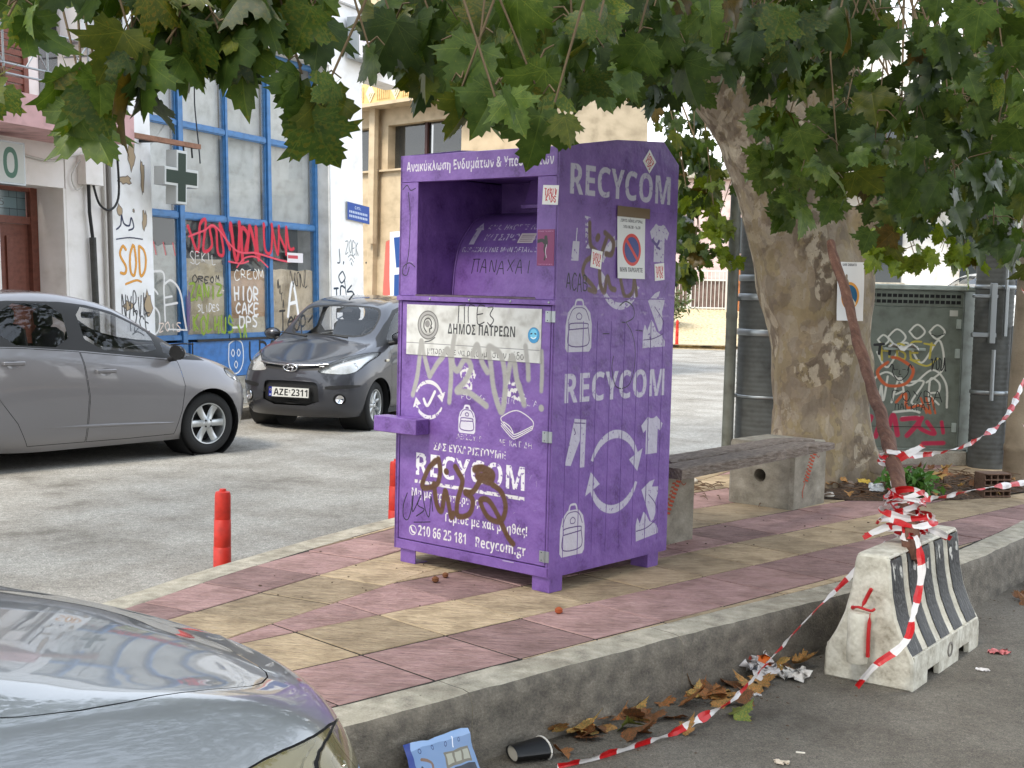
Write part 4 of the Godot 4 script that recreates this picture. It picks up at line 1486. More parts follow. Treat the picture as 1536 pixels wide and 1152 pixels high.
	put("pier_graffiti", b, sheet(paint_pier()), pier)
	b = B.new()
	board(b, S, base, 6.18, 5.45, -.1, 3.3, .005)
	put("pier_graffiti", b, sheet(paint_pier2()), pier2)
	# street name plate
	var pl := thing("street_sign", "small blue street name plate with white lettering on the white shop pier", "sign", shop_point(.2, 2.42, .03))
	var p := Paint.new(.72, .30, 700)
	p.rect(Rect2(0, 0, .8, .4), Color(.10, .30, .62))
	words(p, "ΟΔΟΣ", .24, .095, .05, .2, Color(.8, .85, .9), true, 0, .35, 2)
	for k in 2:
		for i in 11: p.rect(Rect2(.06 + i * .055, .135 + k * .075, .04, .042), Color(.75, .8, .88, .75))
	b = B.new()
	var bp := pl.position
	var tilt := func(u: float, h: float, d: float) -> Vector3: return shop_point(u, h + .06 * u, d)
	b.quad(tilt.call(.56, 2.44, .035) - bp, tilt.call(-.16, 2.44, .035) - bp, tilt.call(-.16, 2.72, .035) - bp, tilt.call(.56, 2.72, .035) - bp, Vector3(.92, 0, .39))
	put("face", b, picture(p.img, .4), pl)
	b = B.new()
	block(b, tilt, bp, -.165, .565, 2.435, 2.725, .012, .033)
	put("back_plate", b, M.steel, pl)
	for u in [.5, .1]:
		b = B.new()
		block(b, tilt, bp, u - .01, u + .01, 2.54, 2.56, -.01, .012)
		put("bracket", b, M.steel, pl)
	# hairdresser's sign hanging from the cornice
	var hs := thing("hanging_sign", "white lightbox sign of a hairdresser hanging under the cornice", "sign", shop_point(-.4, 5.0, .35))
	bp = hs.position
	b = B.new()
	block(b, S, bp, -.75, .56, 5.02, 5.66, .06, .26)
	put("box", b, M.steel, hs)
	p = Paint.new(1.25, .6, 500)
	p.rect(Rect2(0, 0, 2, 1), Color(.90, .88, .88))
	p.rect(Rect2(.12, .13, 1.1, .22), Color(.80, .72, .78))
	words(p, "ΚΟΜΜΩΣΕΙΣ", .07, .13, .10, .9, Color(.86, .76, .48))
	words(p, "Χριστιανα", .08, .31, .12, .8, Color(.96, .95, .96))
	for k in 2: p.rect(Rect2(.5, .40 + k * .08, .5, .04), Color(.76, .66, .74))
	b = B.new()
	board(b, S, bp, .54, -.73, 5.04, 5.64, .264)
	put("face", b, picture(p.img, .4), hs)
	for u in [.3, -.3]:
		b = B.new()
		b.tube([shop_point(u, 5.66, .16) - bp, shop_point(u, 5.87, .09) - bp], [.012], 6)
		put("hanger", b, M.dark_metal, hs)
	build_pink_house()
	build_corner_house()


func paint_windows() -> Image:
	var p := Paint.new(4.37, 1.78, 300)
	# x: from the left end; u = 5.43 - x; y: 2.36 - h
	var red := Color(.80, .10, .22, .9)
	var pinky := Color(.86, .28, .36, .75)
	scrawl(p, Rect2(.95, .12, 1.1, .42), 4, .035, red, 5, .4)
	scrawl(p, Rect2(1.95, .14, .85, .45), 5, .045, red, 8, .4)
	scrawl(p, Rect2(2.75, .10, .9, .4), 4, .035, red, 11, .4)
	p.curve([Vector2(1.0, .35), Vector2(1.35, .25), Vector2(1.6, .18), Vector2(2.1, .5), Vector2(2.6, .52), Vector2(3.2, .6), Vector2(3.5, .62)], .02, pinky, .4)
	p.curve([Vector2(2.1, .74), Vector2(2.3, .6), Vector2(2.6, .58), Vector2(2.9, .72)], .018, pinky, .4)
	p.curve([Vector2(1.9, .66), Vector2(2.2, .68), Vector2(2.4, .64)], .018, pinky, .4)
	p.rect(Rect2(3.42, .48, .45, .15), Color(.88, .86, .86))
	p.rect(Rect2(3.44, .52, .28, .05), Color(.75, .25, .3))
	for k in 4: p.curve([Vector2(.05 + k * .2, .45), Vector2(.1 + k * .2, .62)], .02, Color(.8, .3, .32, .5), .2)
	# left pane: big white outlines
	var w := Color(.88, .87, .85, .92)
	p.curve([Vector2(.02, .88), Vector2(.42, .84), Vector2(.44, 1.1), Vector2(.45, 1.5)], .022, w, .5)
	p.curve([Vector2(.46, 1.0), Vector2(.6, .95), Vector2(.78, 1.1), Vector2(.86, 1.45), Vector2(.9, 1.62)], .022, w, .5)
	p.curve([Vector2(.46, 1.18), Vector2(.62, 1.16)], .02, w, .5)
	p.curve([Vector2(.46, 1.28), Vector2(.72, 1.25)], .02, w, .5)
	p.curve([Vector2(.04, 1.08), Vector2(.2, 1.05), Vector2(.32, 1.14)], .02, w, .5)
	p.curve([Vector2(.05, 1.36), Vector2(.2, 1.3), Vector2(.33, 1.4), Vector2(.3, 1.62), Vector2(.12, 1.68), Vector2(.04, 1.62)], .02, w, .5)
	hand(p, "ZOIS", .32, 1.52, .11, .12, .012, Color(.9, .82, .76, .9), .5, .1)
	p.curve([Vector2(.5, 1.6), Vector2(.92, 1.62)], .014, w, .5)
	# second pane
	hand(p, "SEKIL", 1.02, .55, .16, .12, .008, Color(.85, .83, .8, .8), .5, .15)
	hand(p, "OREOM", 1.06, .88, .08, .13, .011, Color(.12, .10, .10, .92), .6, .14)
	hand(p, "ZANIZ", 1.0, 1.0, .18, .15, .026, Color(.50, .60, .12, .85), .35, .12)
	hand(p, "SLIDES", 1.16, 1.27, .10, .085, .010, Color(.88, .86, .84, .9), .5, .1)
	hand(p, "KOLHUS", 1.05, 1.42, .22, .16, .026, Color(.52, .62, .14, .85), .35, .12, .04)
	scrawl(p, Rect2(.9, 1.1, .12, .5), 4, .01, Color(.36, .28, .5, .6), 21, .4)
	# third pane
	hand(p, "CREOM", 2.04, .78, .13, .15, .009, Color(.92, .90, .86, .9), .5, .14)
	hand(p, "HIOR", 2.02, 1.02, .19, .16, .021, w, .6, .06)
	hand(p, "CAKE", 2.06, 1.25, .15, .15, .019, w, .6, .07, .02)
	hand(p, "_DPS", 1.98, 1.45, .15, .16, .019, w, .6, .07, -.01)
	scrawl(p, Rect2(2.1, 1.58, .3, .25), 2, .026, Color(.52, .62, .14, .85), 17, .35)
	# fourth pane
	hand(p, "A", 3.42, .95, .5, .4, .036, Color(.92, .91, .9, .95), .5, .02)
	hand(p, "NOTA", 3.14, .9, .12, .045, .010, Color(.1, .09, .09, .9), .6, .1, 2.2)
	scrawl(p, Rect2(3.5, .76, .5, .26), 5, .011, Color(.1, .09, .09, .92), 31, .6)
	hand(p, "Te", 3.18, 1.36, .34, .22, .020, Color(.1, .09, .09, .95), .6, .06)
	p.curve([Vector2(3.62, 1.45), Vector2(3.56, 1.58), Vector2(3.66, 1.68), Vector2(3.74, 1.56), Vector2(3.66, 1.45)], .02, Color(.1, .09, .09, .95))
	p.curve([Vector2(3.8, 1.72), Vector2(3.78, 1.5), Vector2(3.88, 1.45), Vector2(3.9, 1.58), Vector2(3.8, 1.62)], .02, Color(.1, .09, .09, .95))
	p.curve([Vector2(4.0, 1.55), Vector2(4.12, 1.46)], .02, Color(.1, .09, .09, .95))
	return p.img


func paint_panel() -> Image:
	var p := Paint.new(2.06, .51, 300)
	var w := Color(.9, .92, .94, .95)
	var c := Vector2(1.02, .25)
	p.curve([c + Vector2(-.16, -.2), c + Vector2(.0, -.26), c + Vector2(.16, -.2), c + Vector2(.18, .05), c + Vector2(.08, .2), c + Vector2(-.06, .22), c + Vector2(-.17, .08), c + Vector2(-.16, -.2)], .014, w, .5)
	for q in [[-.07, -.07], [.07, -.07], [0, .1]]:
		var e := c + Vector2(q[0], q[1])
		p.curve([e + Vector2(-.04, 0), e + Vector2(0, -.05), e + Vector2(.04, 0), e + Vector2(0, .05), e + Vector2(-.04, 0)], .011, w, .5)
	hand(p, "LDG", 1.36, .04, .26, .26, .024, Color(.05, .06, .08, .96), .6, .04)
	p.rect(Rect2(.0, .0, .03, .3), Color(.05, .06, .08, .96))
	return p.img


func paint_pier() -> Image:
	# 0.98 wide from u = 1.0; y from h = 2.6
	var p := Paint.new(.98, 2.7, 330)
	var ink := Color(.10, .20, .28, .93)
	hand(p, "ZOEK", .42, .48, .2, .11, .008, Color(.4, .45, .46, .7), .4, .1)
	for k in 3: p.curve([Vector2(.5 + k * .05, .74 + k * .06), Vector2(.6, .70 + k * .06), Vector2(.72 - k * .04, .76 + k * .06)], .008, Color(.4, .45, .46, .6), .4)
	p.curve([Vector2(.22, .62), Vector2(.24, .82), Vector2(.16, .84)], .014, ink, .4)
	p.curve([Vector2(.36, .82), Vector2(.35, .85)], .018, ink, .4)
	p.curve([Vector2(.3, .98), Vector2(.2, 1.06), Vector2(.28, 1.16), Vector2(.4, 1.08), Vector2(.32, .97)], .016, ink, .5)
	p.curve([Vector2(.38, 1.12), Vector2(.44, 1.4), Vector2(.5, 1.66)], .012, ink, .5)
	hand(p, "TE", .04, 1.24, .3, .2, .020, ink, .5, .06)
	p.curve([Vector2(.6, 1.2), Vector2(.46, 1.3), Vector2(.62, 1.3), Vector2(.7, 1.4), Vector2(.56, 1.55), Vector2(.7, 1.56), Vector2(.82, 1.68), Vector2(.8, 1.35)], .018, ink, .5)
	p.curve([Vector2(.12, 1.6), Vector2(.14, 1.74), Vector2(.4, 1.68), Vector2(.66, 1.7)], .014, ink, .5)
	p.curve([Vector2(.34, 1.78), Vector2(.5, 1.72), Vector2(.6, 1.76)], .014, ink, .5)
	hand(p, "USER", .06, 1.98, .26, .2, .018, ink, .5, .1)
	p.curve([Vector2(.5, 2.2), Vector2(.46, 1.96), Vector2(.66, 1.88), Vector2(.82, 2.0), Vector2(.6, 2.12), Vector2(.8, 2.25)], .022, Color(.25, .5, .6, .8), .3)
	return p.img


func paint_pier2() -> Image:
	# 0.73 wide from u = 6.18; y from h = 3.3
	var p := Paint.new(.73, 3.4, 330)
	var tan := Color(.72, .63, .50, .9)
	var grey := Color(.50, .45, .40, .9)
	var rng := RandomNumberGenerator.new()
	rng.seed = 77
	# bare render where the paint came off
	for q in [[.30, .05, .16, .5], [.08, .58, .3, .16], [.52, .28, .1, .6], [.06, .95, .12, .2], [.52, .98, .14, .3], [.1, 2.15, .25, .14], [.52, 2.0, .2, .4], [.36, 1.0, .06, .06]]:
		var pts := PackedVector2Array()
		for k in 14:
			var a := TAU * k / 14
			pts.append(Vector2(q[0] + q[2] * .5 + cos(a) * q[2] * .5 * rng.randf_range(.5, 1.1), q[1] + q[3] * .5 + sin(a) * q[3] * .5 * rng.randf_range(.5, 1.1)))
		p.polygon(pts, grey)
		var inner := Geometry2D.offset_polygon(pts, -.012)
		for o in inner: p.polygon(o, tan)
	var ink := Color(.10, .14, .28, .93)
	p.curve([Vector2(.06, 1.28), Vector2(.14, 1.22), Vector2(.16, 1.1), Vector2(.2, 1.2), Vector2(.3, 1.22), Vector2(.34, 1.12), Vector2(.38, 1.24), Vector2(.28, 1.28)], .013, ink, .5)
	p.curve([Vector2(.05, 1.4), Vector2(.3, 1.37), Vector2(.55, 1.38)], .009, ink, .5)
	var orange := Color(.90, .62, .20, .9)
	hand(p, "SOD", .1, 1.48, .36, .18, .024, orange, .4, .06)
	p.curve([Vector2(.2, 1.95), Vector2(.4, 1.9), Vector2(.5, 1.92)], .018, orange, .4)
	hand(p, "NYRVK", .12, 2.08, .26, .1, .010, Color(.2, .2, .22, .92), .5, .1)
	hand(p, "IZCE", .22, 2.32, .2, .11, .010, Color(.2, .2, .22, .92), .5, .14)
	p.curve([Vector2(.3, 2.58), Vector2(.4, 2.55), Vector2(.52, 2.6)], .009, Color(.2, .2, .22, .9), .5)
	hand(p, "OA", .1, 2.8, .2, .2, .016, Color(.8, .66, .5, .6), .3, .1)
	return p.img


func build_pink_house() -> void:
	var S: Callable = shop_point
	var wall_m := relief(mat(Color(.95, .93, .91), .85, 0, M.faint, .5), M.coarse, .4)
	var pink := relief(mat(Color(.88, .70, .70), .8, 0, M.soft_blotch, .8), M.coarse, .4)
	var brown := relief(mat(Color(.50, .29, .23), .55, 0, M.soft_blotch, 3.0), M.coarse, .2)
	var base := shop_point(7.6, ROAD + .14, 0)
	var t := thing("pink_house", "pale house with a pink balcony, brown shutters and a brown wooden door", "house", base)
	var low := ROAD + .1
	var mk := func(called: String, m: Material, q: Array, parent: Node) -> MeshInstance3D:
		var bb := B.new()
		for r in q: block(bb, S, base, r[0], r[1], r[2], r[3], r[4], r[5])
		return put(called, bb, m, parent)
	mk.call("wall", wall_m, [[6.202, 6.98, low, 2.95, -.4, 0.0], [7.0, 8.05, 2.45, 2.95, -.4, -.002], [8.05, 13.0, low, 2.95, -.4, 0.0], [6.202, 13.0, 3.22, 6.2, -.4, -.004]], t)
	mk.call("door_reveal", wall_m, [[6.98, 7.02, low, 2.45, -.55, -.004], [8.03, 8.06, low, 2.45, -.55, -.004]], t)
	var dr: MeshInstance3D = mk.call("door", brown, [[7.14, 8.0, low, 2.02, -.50, -.45]], t)
	for q in [[7.22, 7.50], [7.62, 7.90]]:
		mk.call("door_panel", brown, [[q[0], q[1], .1, 1.0, -.45, -.425], [q[0], q[1], 1.06, 1.88, -.45, -.425]], dr)
	mk.call("door_frame", brown, [[7.02, 7.13, low, 2.45, -.52, -.40], [8.005, 8.03, low, 2.45, -.52, -.40], [7.13, 8.005, 2.025, 2.11, -.52, -.41], [7.13, 8.005, 2.40, 2.45, -.52, -.41]], t)
	var p := Paint.new(.86, .285, 500)
	p.rect(Rect2(0, 0, 1, 1), Color(.42, .50, .52))
	for x in [.08, .2, .4, .6, .72]: p.rect(Rect2(x, 0, .006, .3), Color(.15, .18, .18))
	for y in [.07, .2]: p.rect(Rect2(0, y, 1, .006), Color(.15, .18, .18))
	p.rect(Rect2(.206, .076, .51, .12), Color(.46, .55, .57))
	words(p, "95", .38, .17, .08, .14, Color(.22, .25, .26), false)
	var b := B.new()
	board(b, S, base, 8.0, 7.135, 2.112, 2.398, -.47)
	put("fanlight", b, picture(p.img, .15), t)
	# balcony
	var slab_m: MeshInstance3D = mk.call("balcony", pink, [[6.90, 13.0, 2.95, 3.28, .0, .95]], t)
	var rail_m := mat(Color(.60, .62, .63), .4, .6)
	for h in [3.45, 3.55, 3.95]:
		b = B.new()
		b.tube([shop_point(6.95, h, .9) - base, shop_point(13.0, h, .9) - base], [.012], 6)
		b.tube([shop_point(6.95, h, .9) - base, shop_point(6.95, h, .02) - base], [.012], 6)
		put("rail", b, rail_m, slab_m)
	for k in 10:
		var u := 6.95 + k * .62
		b = B.new()
		b.tube([shop_point(u, 3.28, .9) - base, shop_point(u, 3.97, .9) - base], [.012], 6)
		put("rail_post", b, rail_m, slab_m)
		b = B.new()
		b.tube([shop_point(u, 3.55, .9) - base, shop_point(u + .31, 3.95, .9) - base], [.009], 6)
		b.tube([shop_point(u + .31, 3.55, .9) - base, shop_point(u, 3.95, .9) - base], [.009], 6)
		put("rail_cross", b, rail_m, slab_m)
	# shuttered balcony door
	var sh: MeshInstance3D = mk.call("shutter_frame", brown, [[7.55, 7.62, 3.28, 5.3, -.02, .04], [8.35, 8.42, 3.28, 5.3, -.02, .04]], t)
	for k in 26:
		mk.call("slat", brown, [[7.62, 7.95, 3.32 + k * .075, 3.32 + k * .075 + .06, .0, .02 + .012 * (k % 2)]], sh)
	mk.call("shutter_gap", M.black, [[7.95, 8.35, 3.28, 5.3, -.004, .004]], t)
	mk.call("balcony_window", glass(Color(.3, .3, .3), .6), [[7.05, 7.35, 3.28, 5.2, -.002, .01]], t)
	# air conditioner on brackets
	var ac := thing("air_conditioner", "white air conditioner on the wall above the pink balcony", "air conditioner", shop_point(6.7, 4.1, .3))
	var ab := ac.position
	b = B.new()
	block(b, S, ab, 6.35, 7.12, 4.10, 4.72, .12, .42)
	put("case", b, mat(Color(.80, .80, .79), .5), ac)
	b = B.new()
	var o := shop_basis().x
	b.lathe([Vector2(.24, 0), Vector2(.24, .012), Vector2(.0, .012)], 24, Transform3D(Basis(shop_basis().z, o, -Vector3.UP), shop_point(6.66, 4.41, .425) - ab))
	var fan := put("fan_grille", b, M.dark_metal, ac)
	b = B.new()
	for k in 6:
		var a := TAU * k / 6
		b.tube([shop_point(6.66, 4.41, .442) - ab, shop_point(6.66 + cos(a) * .24, 4.41 + sin(a) * .24, .442) - ab], [.005], 5)
	put("fan_guard", b, M.steel, fan)
	b = B.new()
	for u in [6.45, 7.02]: block(b, S, ab, u, u + .03, 4.07, 4.10, .0, .42)
	put("bracket", b, M.steel, ac)
	# green and white lightbox
	var sg := thing("shop_sign", "white lightbox sign with a large green letter beside the brown door", "sign", shop_point(8.4, 2.4, .3))
	var sb := sg.position
	b = B.new()
	block(b, S, sb, 7.93, 10.4, 2.40, 2.86, .10, .30)
	put("box", b, M.steel, sg)
	p = Paint.new(2.4, .42, 500)
	p.rect(Rect2(0, 0, 3, 1), Color(.78, .80, .78))
	words(p, "O", 2.10, .37, .32, .21, Color(.03, .38, .26))
	words(p, "O", .2, .37, .32, .21, Color(.03, .38, .26))
	b = B.new()
	board(b, S, sb, 10.38, 7.95, 2.42, 2.84, .303)
	put("face", b, picture(p.img, .35), sg)
	# meter box, pipes and cables
	var jb := thing("junction_box", "weathered white junction box with black cables on the house wall", "junction box", shop_point(6.64, 2.5, .05))
	var jp := jb.position
	b = B.new()
	block(b, S, jp, 6.48, 6.78, 2.52, 2.86, .002, .13)
	put("case", b, wall_m, jb)
	b = B.new()
	b.tube([shop_point(6.66, 2.52, .06) - jp, shop_point(6.66, 2.2, .06) - jp, shop_point(6.62, 1.9, .06) - jp], [.022], 8)
	put("cable", b, M.black_plastic, jb)
	b = B.new()
	b.tube([shop_point(6.62, 1.9, .06) - jp, shop_point(6.60, 1.0, .06) - jp, shop_point(6.60, ROAD + .14, .06) - jp], [.04], 10)
	put("conduit", b, mat(Color(.30, .30, .29), .6, .2, M.blotch, 2.0), jb)
	b = B.new()
	b.tube(smooth_path([shop_point(6.6, 2.52, .08) - jp, shop_point(6.5, 2.3, .08) - jp, shop_point(6.3, 2.25, .08) - jp, shop_point(6.15, 2.45, .08) - jp, shop_point(6.14, 3.0, .06) - jp], 6), [.014], 8)
	put("cable", b, M.black_plastic, jb)
	b = B.new()
	b.tube(smooth_path([shop_point(6.78, 2.8, .05) - jp, shop_point(6.92, 2.6, .04) - jp, shop_point(6.85, 2.45, .04) - jp, shop_point(6.75, 2.5, .05) - jp], 6), [.009], 6)
	b.tube(smooth_path([shop_point(7.9, 2.80, .03) - jp, shop_point(7.3, 2.74, .04) - jp, shop_point(6.9, 2.84, .04) - jp, shop_point(6.5, 2.90, .04) - jp, shop_point(6.4, 2.6, .03) - jp], 6), [.016], 6)
	put("cable", b, mat(Color(.8, .79, .76), .6), jb)
	for q in [[6.36, .022, Color(.78, .76, .73)], [6.27, .03, Color(.52, .50, .48)]]:
		b = B.new()
		b.tube([shop_point(q[0], low, .035), shop_point(q[0], 2.94, .035)], [q[1]], 10)
		single("drain_pipe", b, mat(q[2], .6), "slim pale drain pipe running down the house wall" if q[1] < .025 else "thicker grey drain pipe beside the peeling pier", "pipe")
	# pharmacy cross on its timber arm
	var cr := thing("pharmacy_cross", "unlit green pharmacy cross in a white frame hanging from a timber arm", "sign", shop_point(5.1, 2.35, .4))
	var cp := cr.position
	var cross := func(g: float) -> PackedVector2Array:
		var o2 := PackedVector2Array()
		for q in [[-.115, -.34], [.115, -.34], [.115, -.115], [.36, -.115], [.36, .115], [.115, .115], [.115, .34], [-.115, .34], [-.115, .115], [-.36, .115], [-.36, -.115], [-.115, -.115]]:
			o2.append(Vector2(q[0] - signf(q[0]) * g, q[1] - signf(q[1]) * g))
		return o2
	var fr := Transform3D(Basis(Vector3(.36, 0, -.93), Vector3.UP, Vector3(.93, 0, .36)).orthonormalized(), shop_point(5.3, 2.72, .30) - cp)
	b = B.new()
	b.prism(cross.call(0.0), -.08, .08, fr, .006)
	put("frame", b, mat(Color(.74, .75, .74), .4, .3), cr)
	b = B.new()
	b.prism(cross.call(.035), .0801, .084, fr)
	put("display", b, relief(mat(Color(.05, .17, .11), .6), M.grain, .3), cr)
	b = B.new()
	block(b, S, cp, 4.80, 6.75, 3.13, 3.19, .24, .32)
	put("timber_arm", b, mat(Color(.62, .45, .36), .8, 0, M.blotch, 2.0), cr)
	b = B.new()
	for u in [4.95, 5.12]: b.tube([shop_point(u, 3.13, .28) - cp, shop_point(u, 3.0, .29) - cp], [.012], 6)
	put("hook", b, M.dark_metal, cr)
	b = B.new()
	for u in [6.6, 5.6]: block(b, S, cp, u, u + .05, 3.13, 3.19, -.02, .24)
	put("arm_bracket", b, M.dark_metal, cr)
	b = B.new()
	b.tube(smooth_path([shop_point(4.80, 2.95, .3) - cp, shop_point(4.62, 3.2, .15) - cp, shop_point(4.35, 3.8, -.1) - cp, shop_point(4.3, 4.3, -.12) - cp], 6), [.009], 6)
	put("cable", b, M.dark_metal, cr)


func build_corner_house() -> void:
	var C: Callable = corner_point
	var sand := relief(mat(Color(.80, .72, .60), .85, 0, M.soft_blotch, .6), M.coarse, .4)
	var yellow := relief(mat(Color(.88, .76, .52), .8, 0, M.soft_blotch, .8), M.coarse, .2)
	var base := corner_point(2, ROAD, 0)
	var t := thing("beige_house", "beige house with a yellow balcony front of raised diamonds", "house", base)
	var mk := func(called: String, m: Material, q: Array, parent: Node) -> MeshInstance3D:
		var bb := B.new()
		for r in q: block(bb, C, base, r[0], r[1], r[2], r[3], r[4], r[5])
		return put(called, bb, m, parent)
	mk.call("wall", sand, [[-6, 5.5, ROAD, 3.86, -.4, 0], [-6, 5.5, 4.78, 5.15, -.4, 0], [-.25, .36, 3.86, 4.78, -.4, 0], [2.75, 5.5, 3.86, 4.78, -.4, 0], [-6, -1.6, 3.86, 4.78, -.4, 0], [-6, 5.5, 5.65, 8.4, -.4, -1.2], [5.3, 5.5, ROAD, 8.4, -2.4, -.4], [-6, 5.5, 5.15, 5.2, -.4, -2.4]], t)
	mk.call("pilaster", sand, [[-.16, .05, ROAD, 5.15, 0, .12]], t)
	for q in [[.36, 1.42], [1.50, 2.75], [-1.6, -.25]]:
		var w: MeshInstance3D = mk.call("window", glass(Color(.2, .22, .22), .45), [[q[0], q[1], 3.86, 4.78, -.2, -.19]], t)
		mk.call("blind", mat(Color(.24, .25, .25), .8), [[q[0], q[1], 3.86, 4.78, -.32, -.3]], w)
	mk.call("window_bar", mat(Color(.25, .12, .10), .6), [[1.42, 1.50, 3.86, 4.78, -.22, -.14]], t)
	mk.call("sill", sand, [[.12, 2.9, 3.82, 3.86, -.1, .08], [-1.7, -.2, 3.82, 3.86, -.1, .08]], t)
	var bal: MeshInstance3D = mk.call("balcony", yellow, [[-6, 5.5, 5.2, 5.62, -.1, .4]], t)
	mk.call("balcony_slab", sand, [[-6, 5.5, 5.13, 5.2, -.1, .46]], bal)
	var b: B
	for k in 9:
		b = B.new()
		var u := -1.5 + k * .88
		var f := Transform3D(Basis(Vector3(.678, 0, .735), Vector3.UP, Vector3(-.735, 0, .678)), corner_point(u, 5.41, .4) - base)
		for g in [[.2, .02], [.13, .035], [.06, .05]]:
			b.prism(PackedVector2Array([Vector2(-g[0] * .75, 0), Vector2(0, -g[0]), Vector2(g[0] * .75, 0), Vector2(0, g[0])]), .0, g[1], f)
		put("diamond_relief", b, mat(Color(.86, .82, .70), .8), bal)
	b = B.new()
	for k in 9:
		for i in 7: block(b, C, base, -1.5 + k * .88 + .22 + i * .065, -1.5 + k * .88 + .255 + i * .065, 5.26, 5.56, .4, .42)
	put("flute", b, yellow, bal)
	var pale_rail := mat(Color(.87, .84, .78), .6)
	for k in 42:
		b = B.new()
		block(b, C, base, -2.0 + k * .16, -1.95 + k * .16, 5.62, 6.5, .36, .39)
		put("baluster", b, pale_rail, bal)
	b = B.new()
	block(b, C, base, -2.0, 4.8, 6.5, 6.55, .34, .4)
	put("hand_rail", b, pale_rail, bal)
	b = B.new()
	block(b, C, base, .6, 1.5, 5.75, 6.5, .4, .45)
	put("railing_plate", b, mat(Color(.84, .82, .82), .5), bal)
	mk.call("down_pipe", sand, [[-.02, .17, 2.3, 5.15, .12, .22]], t)
	var p := Paint.new(4.0, 2.6, 160)
	var wht := Color(.9, .9, .9, .97)
	p.polygon(PackedVector2Array([Vector2(.35, .5), Vector2(.8, .4), Vector2(.9, 2.6), Vector2(.2, 2.6)]), Color(.86, .42, .38, .85), 2)
	p.polygon(PackedVector2Array([Vector2(.48, .3), Vector2(2.6, .2), Vector2(2.6, 2.6), Vector2(.62, 2.6), Vector2(.5, 1.3)]), wht)
	p.polygon(PackedVector2Array([Vector2(.62, .42), Vector2(2.5, .3), Vector2(2.5, .95), Vector2(.72, 1.05)]), Color(.05, .27, .55))
	p.polygon(PackedVector2Array([Vector2(.66, 1.2), Vector2(2.5, 1.1), Vector2(2.5, 1.95), Vector2(.66, 1.98)]), Color(.05, .27, .55))
	p.polygon(PackedVector2Array([Vector2(.8, 2.1), Vector2(2.5, 2.05), Vector2(2.5, 2.6), Vector2(.8, 2.6)]), Color(.05, .27, .55))
	b = B.new()
	board(b, C, base, 0.0, 4.0, .25, 2.85, .004)
	put("wall_graffiti", b, sheet(p.img), t)
	p = Paint.new(1.2, 2.0, 200)
	p.curve([Vector2(.9, .7), Vector2(1.05, .75), Vector2(1.1, 1.2), Vector2(1.15, 1.5)], .025, Color(.06, .06, .06, .95))
	p.curve([Vector2(.85, 1.6), Vector2(1.12, 1.5)], .05, Color(.06, .06, .06, .95))
	b = B.new()
	board(b, C, base, -1.25, -.05, .6, 2.6, .004)
	put("wall_graffiti", b, sheet(p.img), t)

# ---------------------------------------------------------------- the plane tree

const TREE_BASE := Vector3(2.34, 0, -9.76)
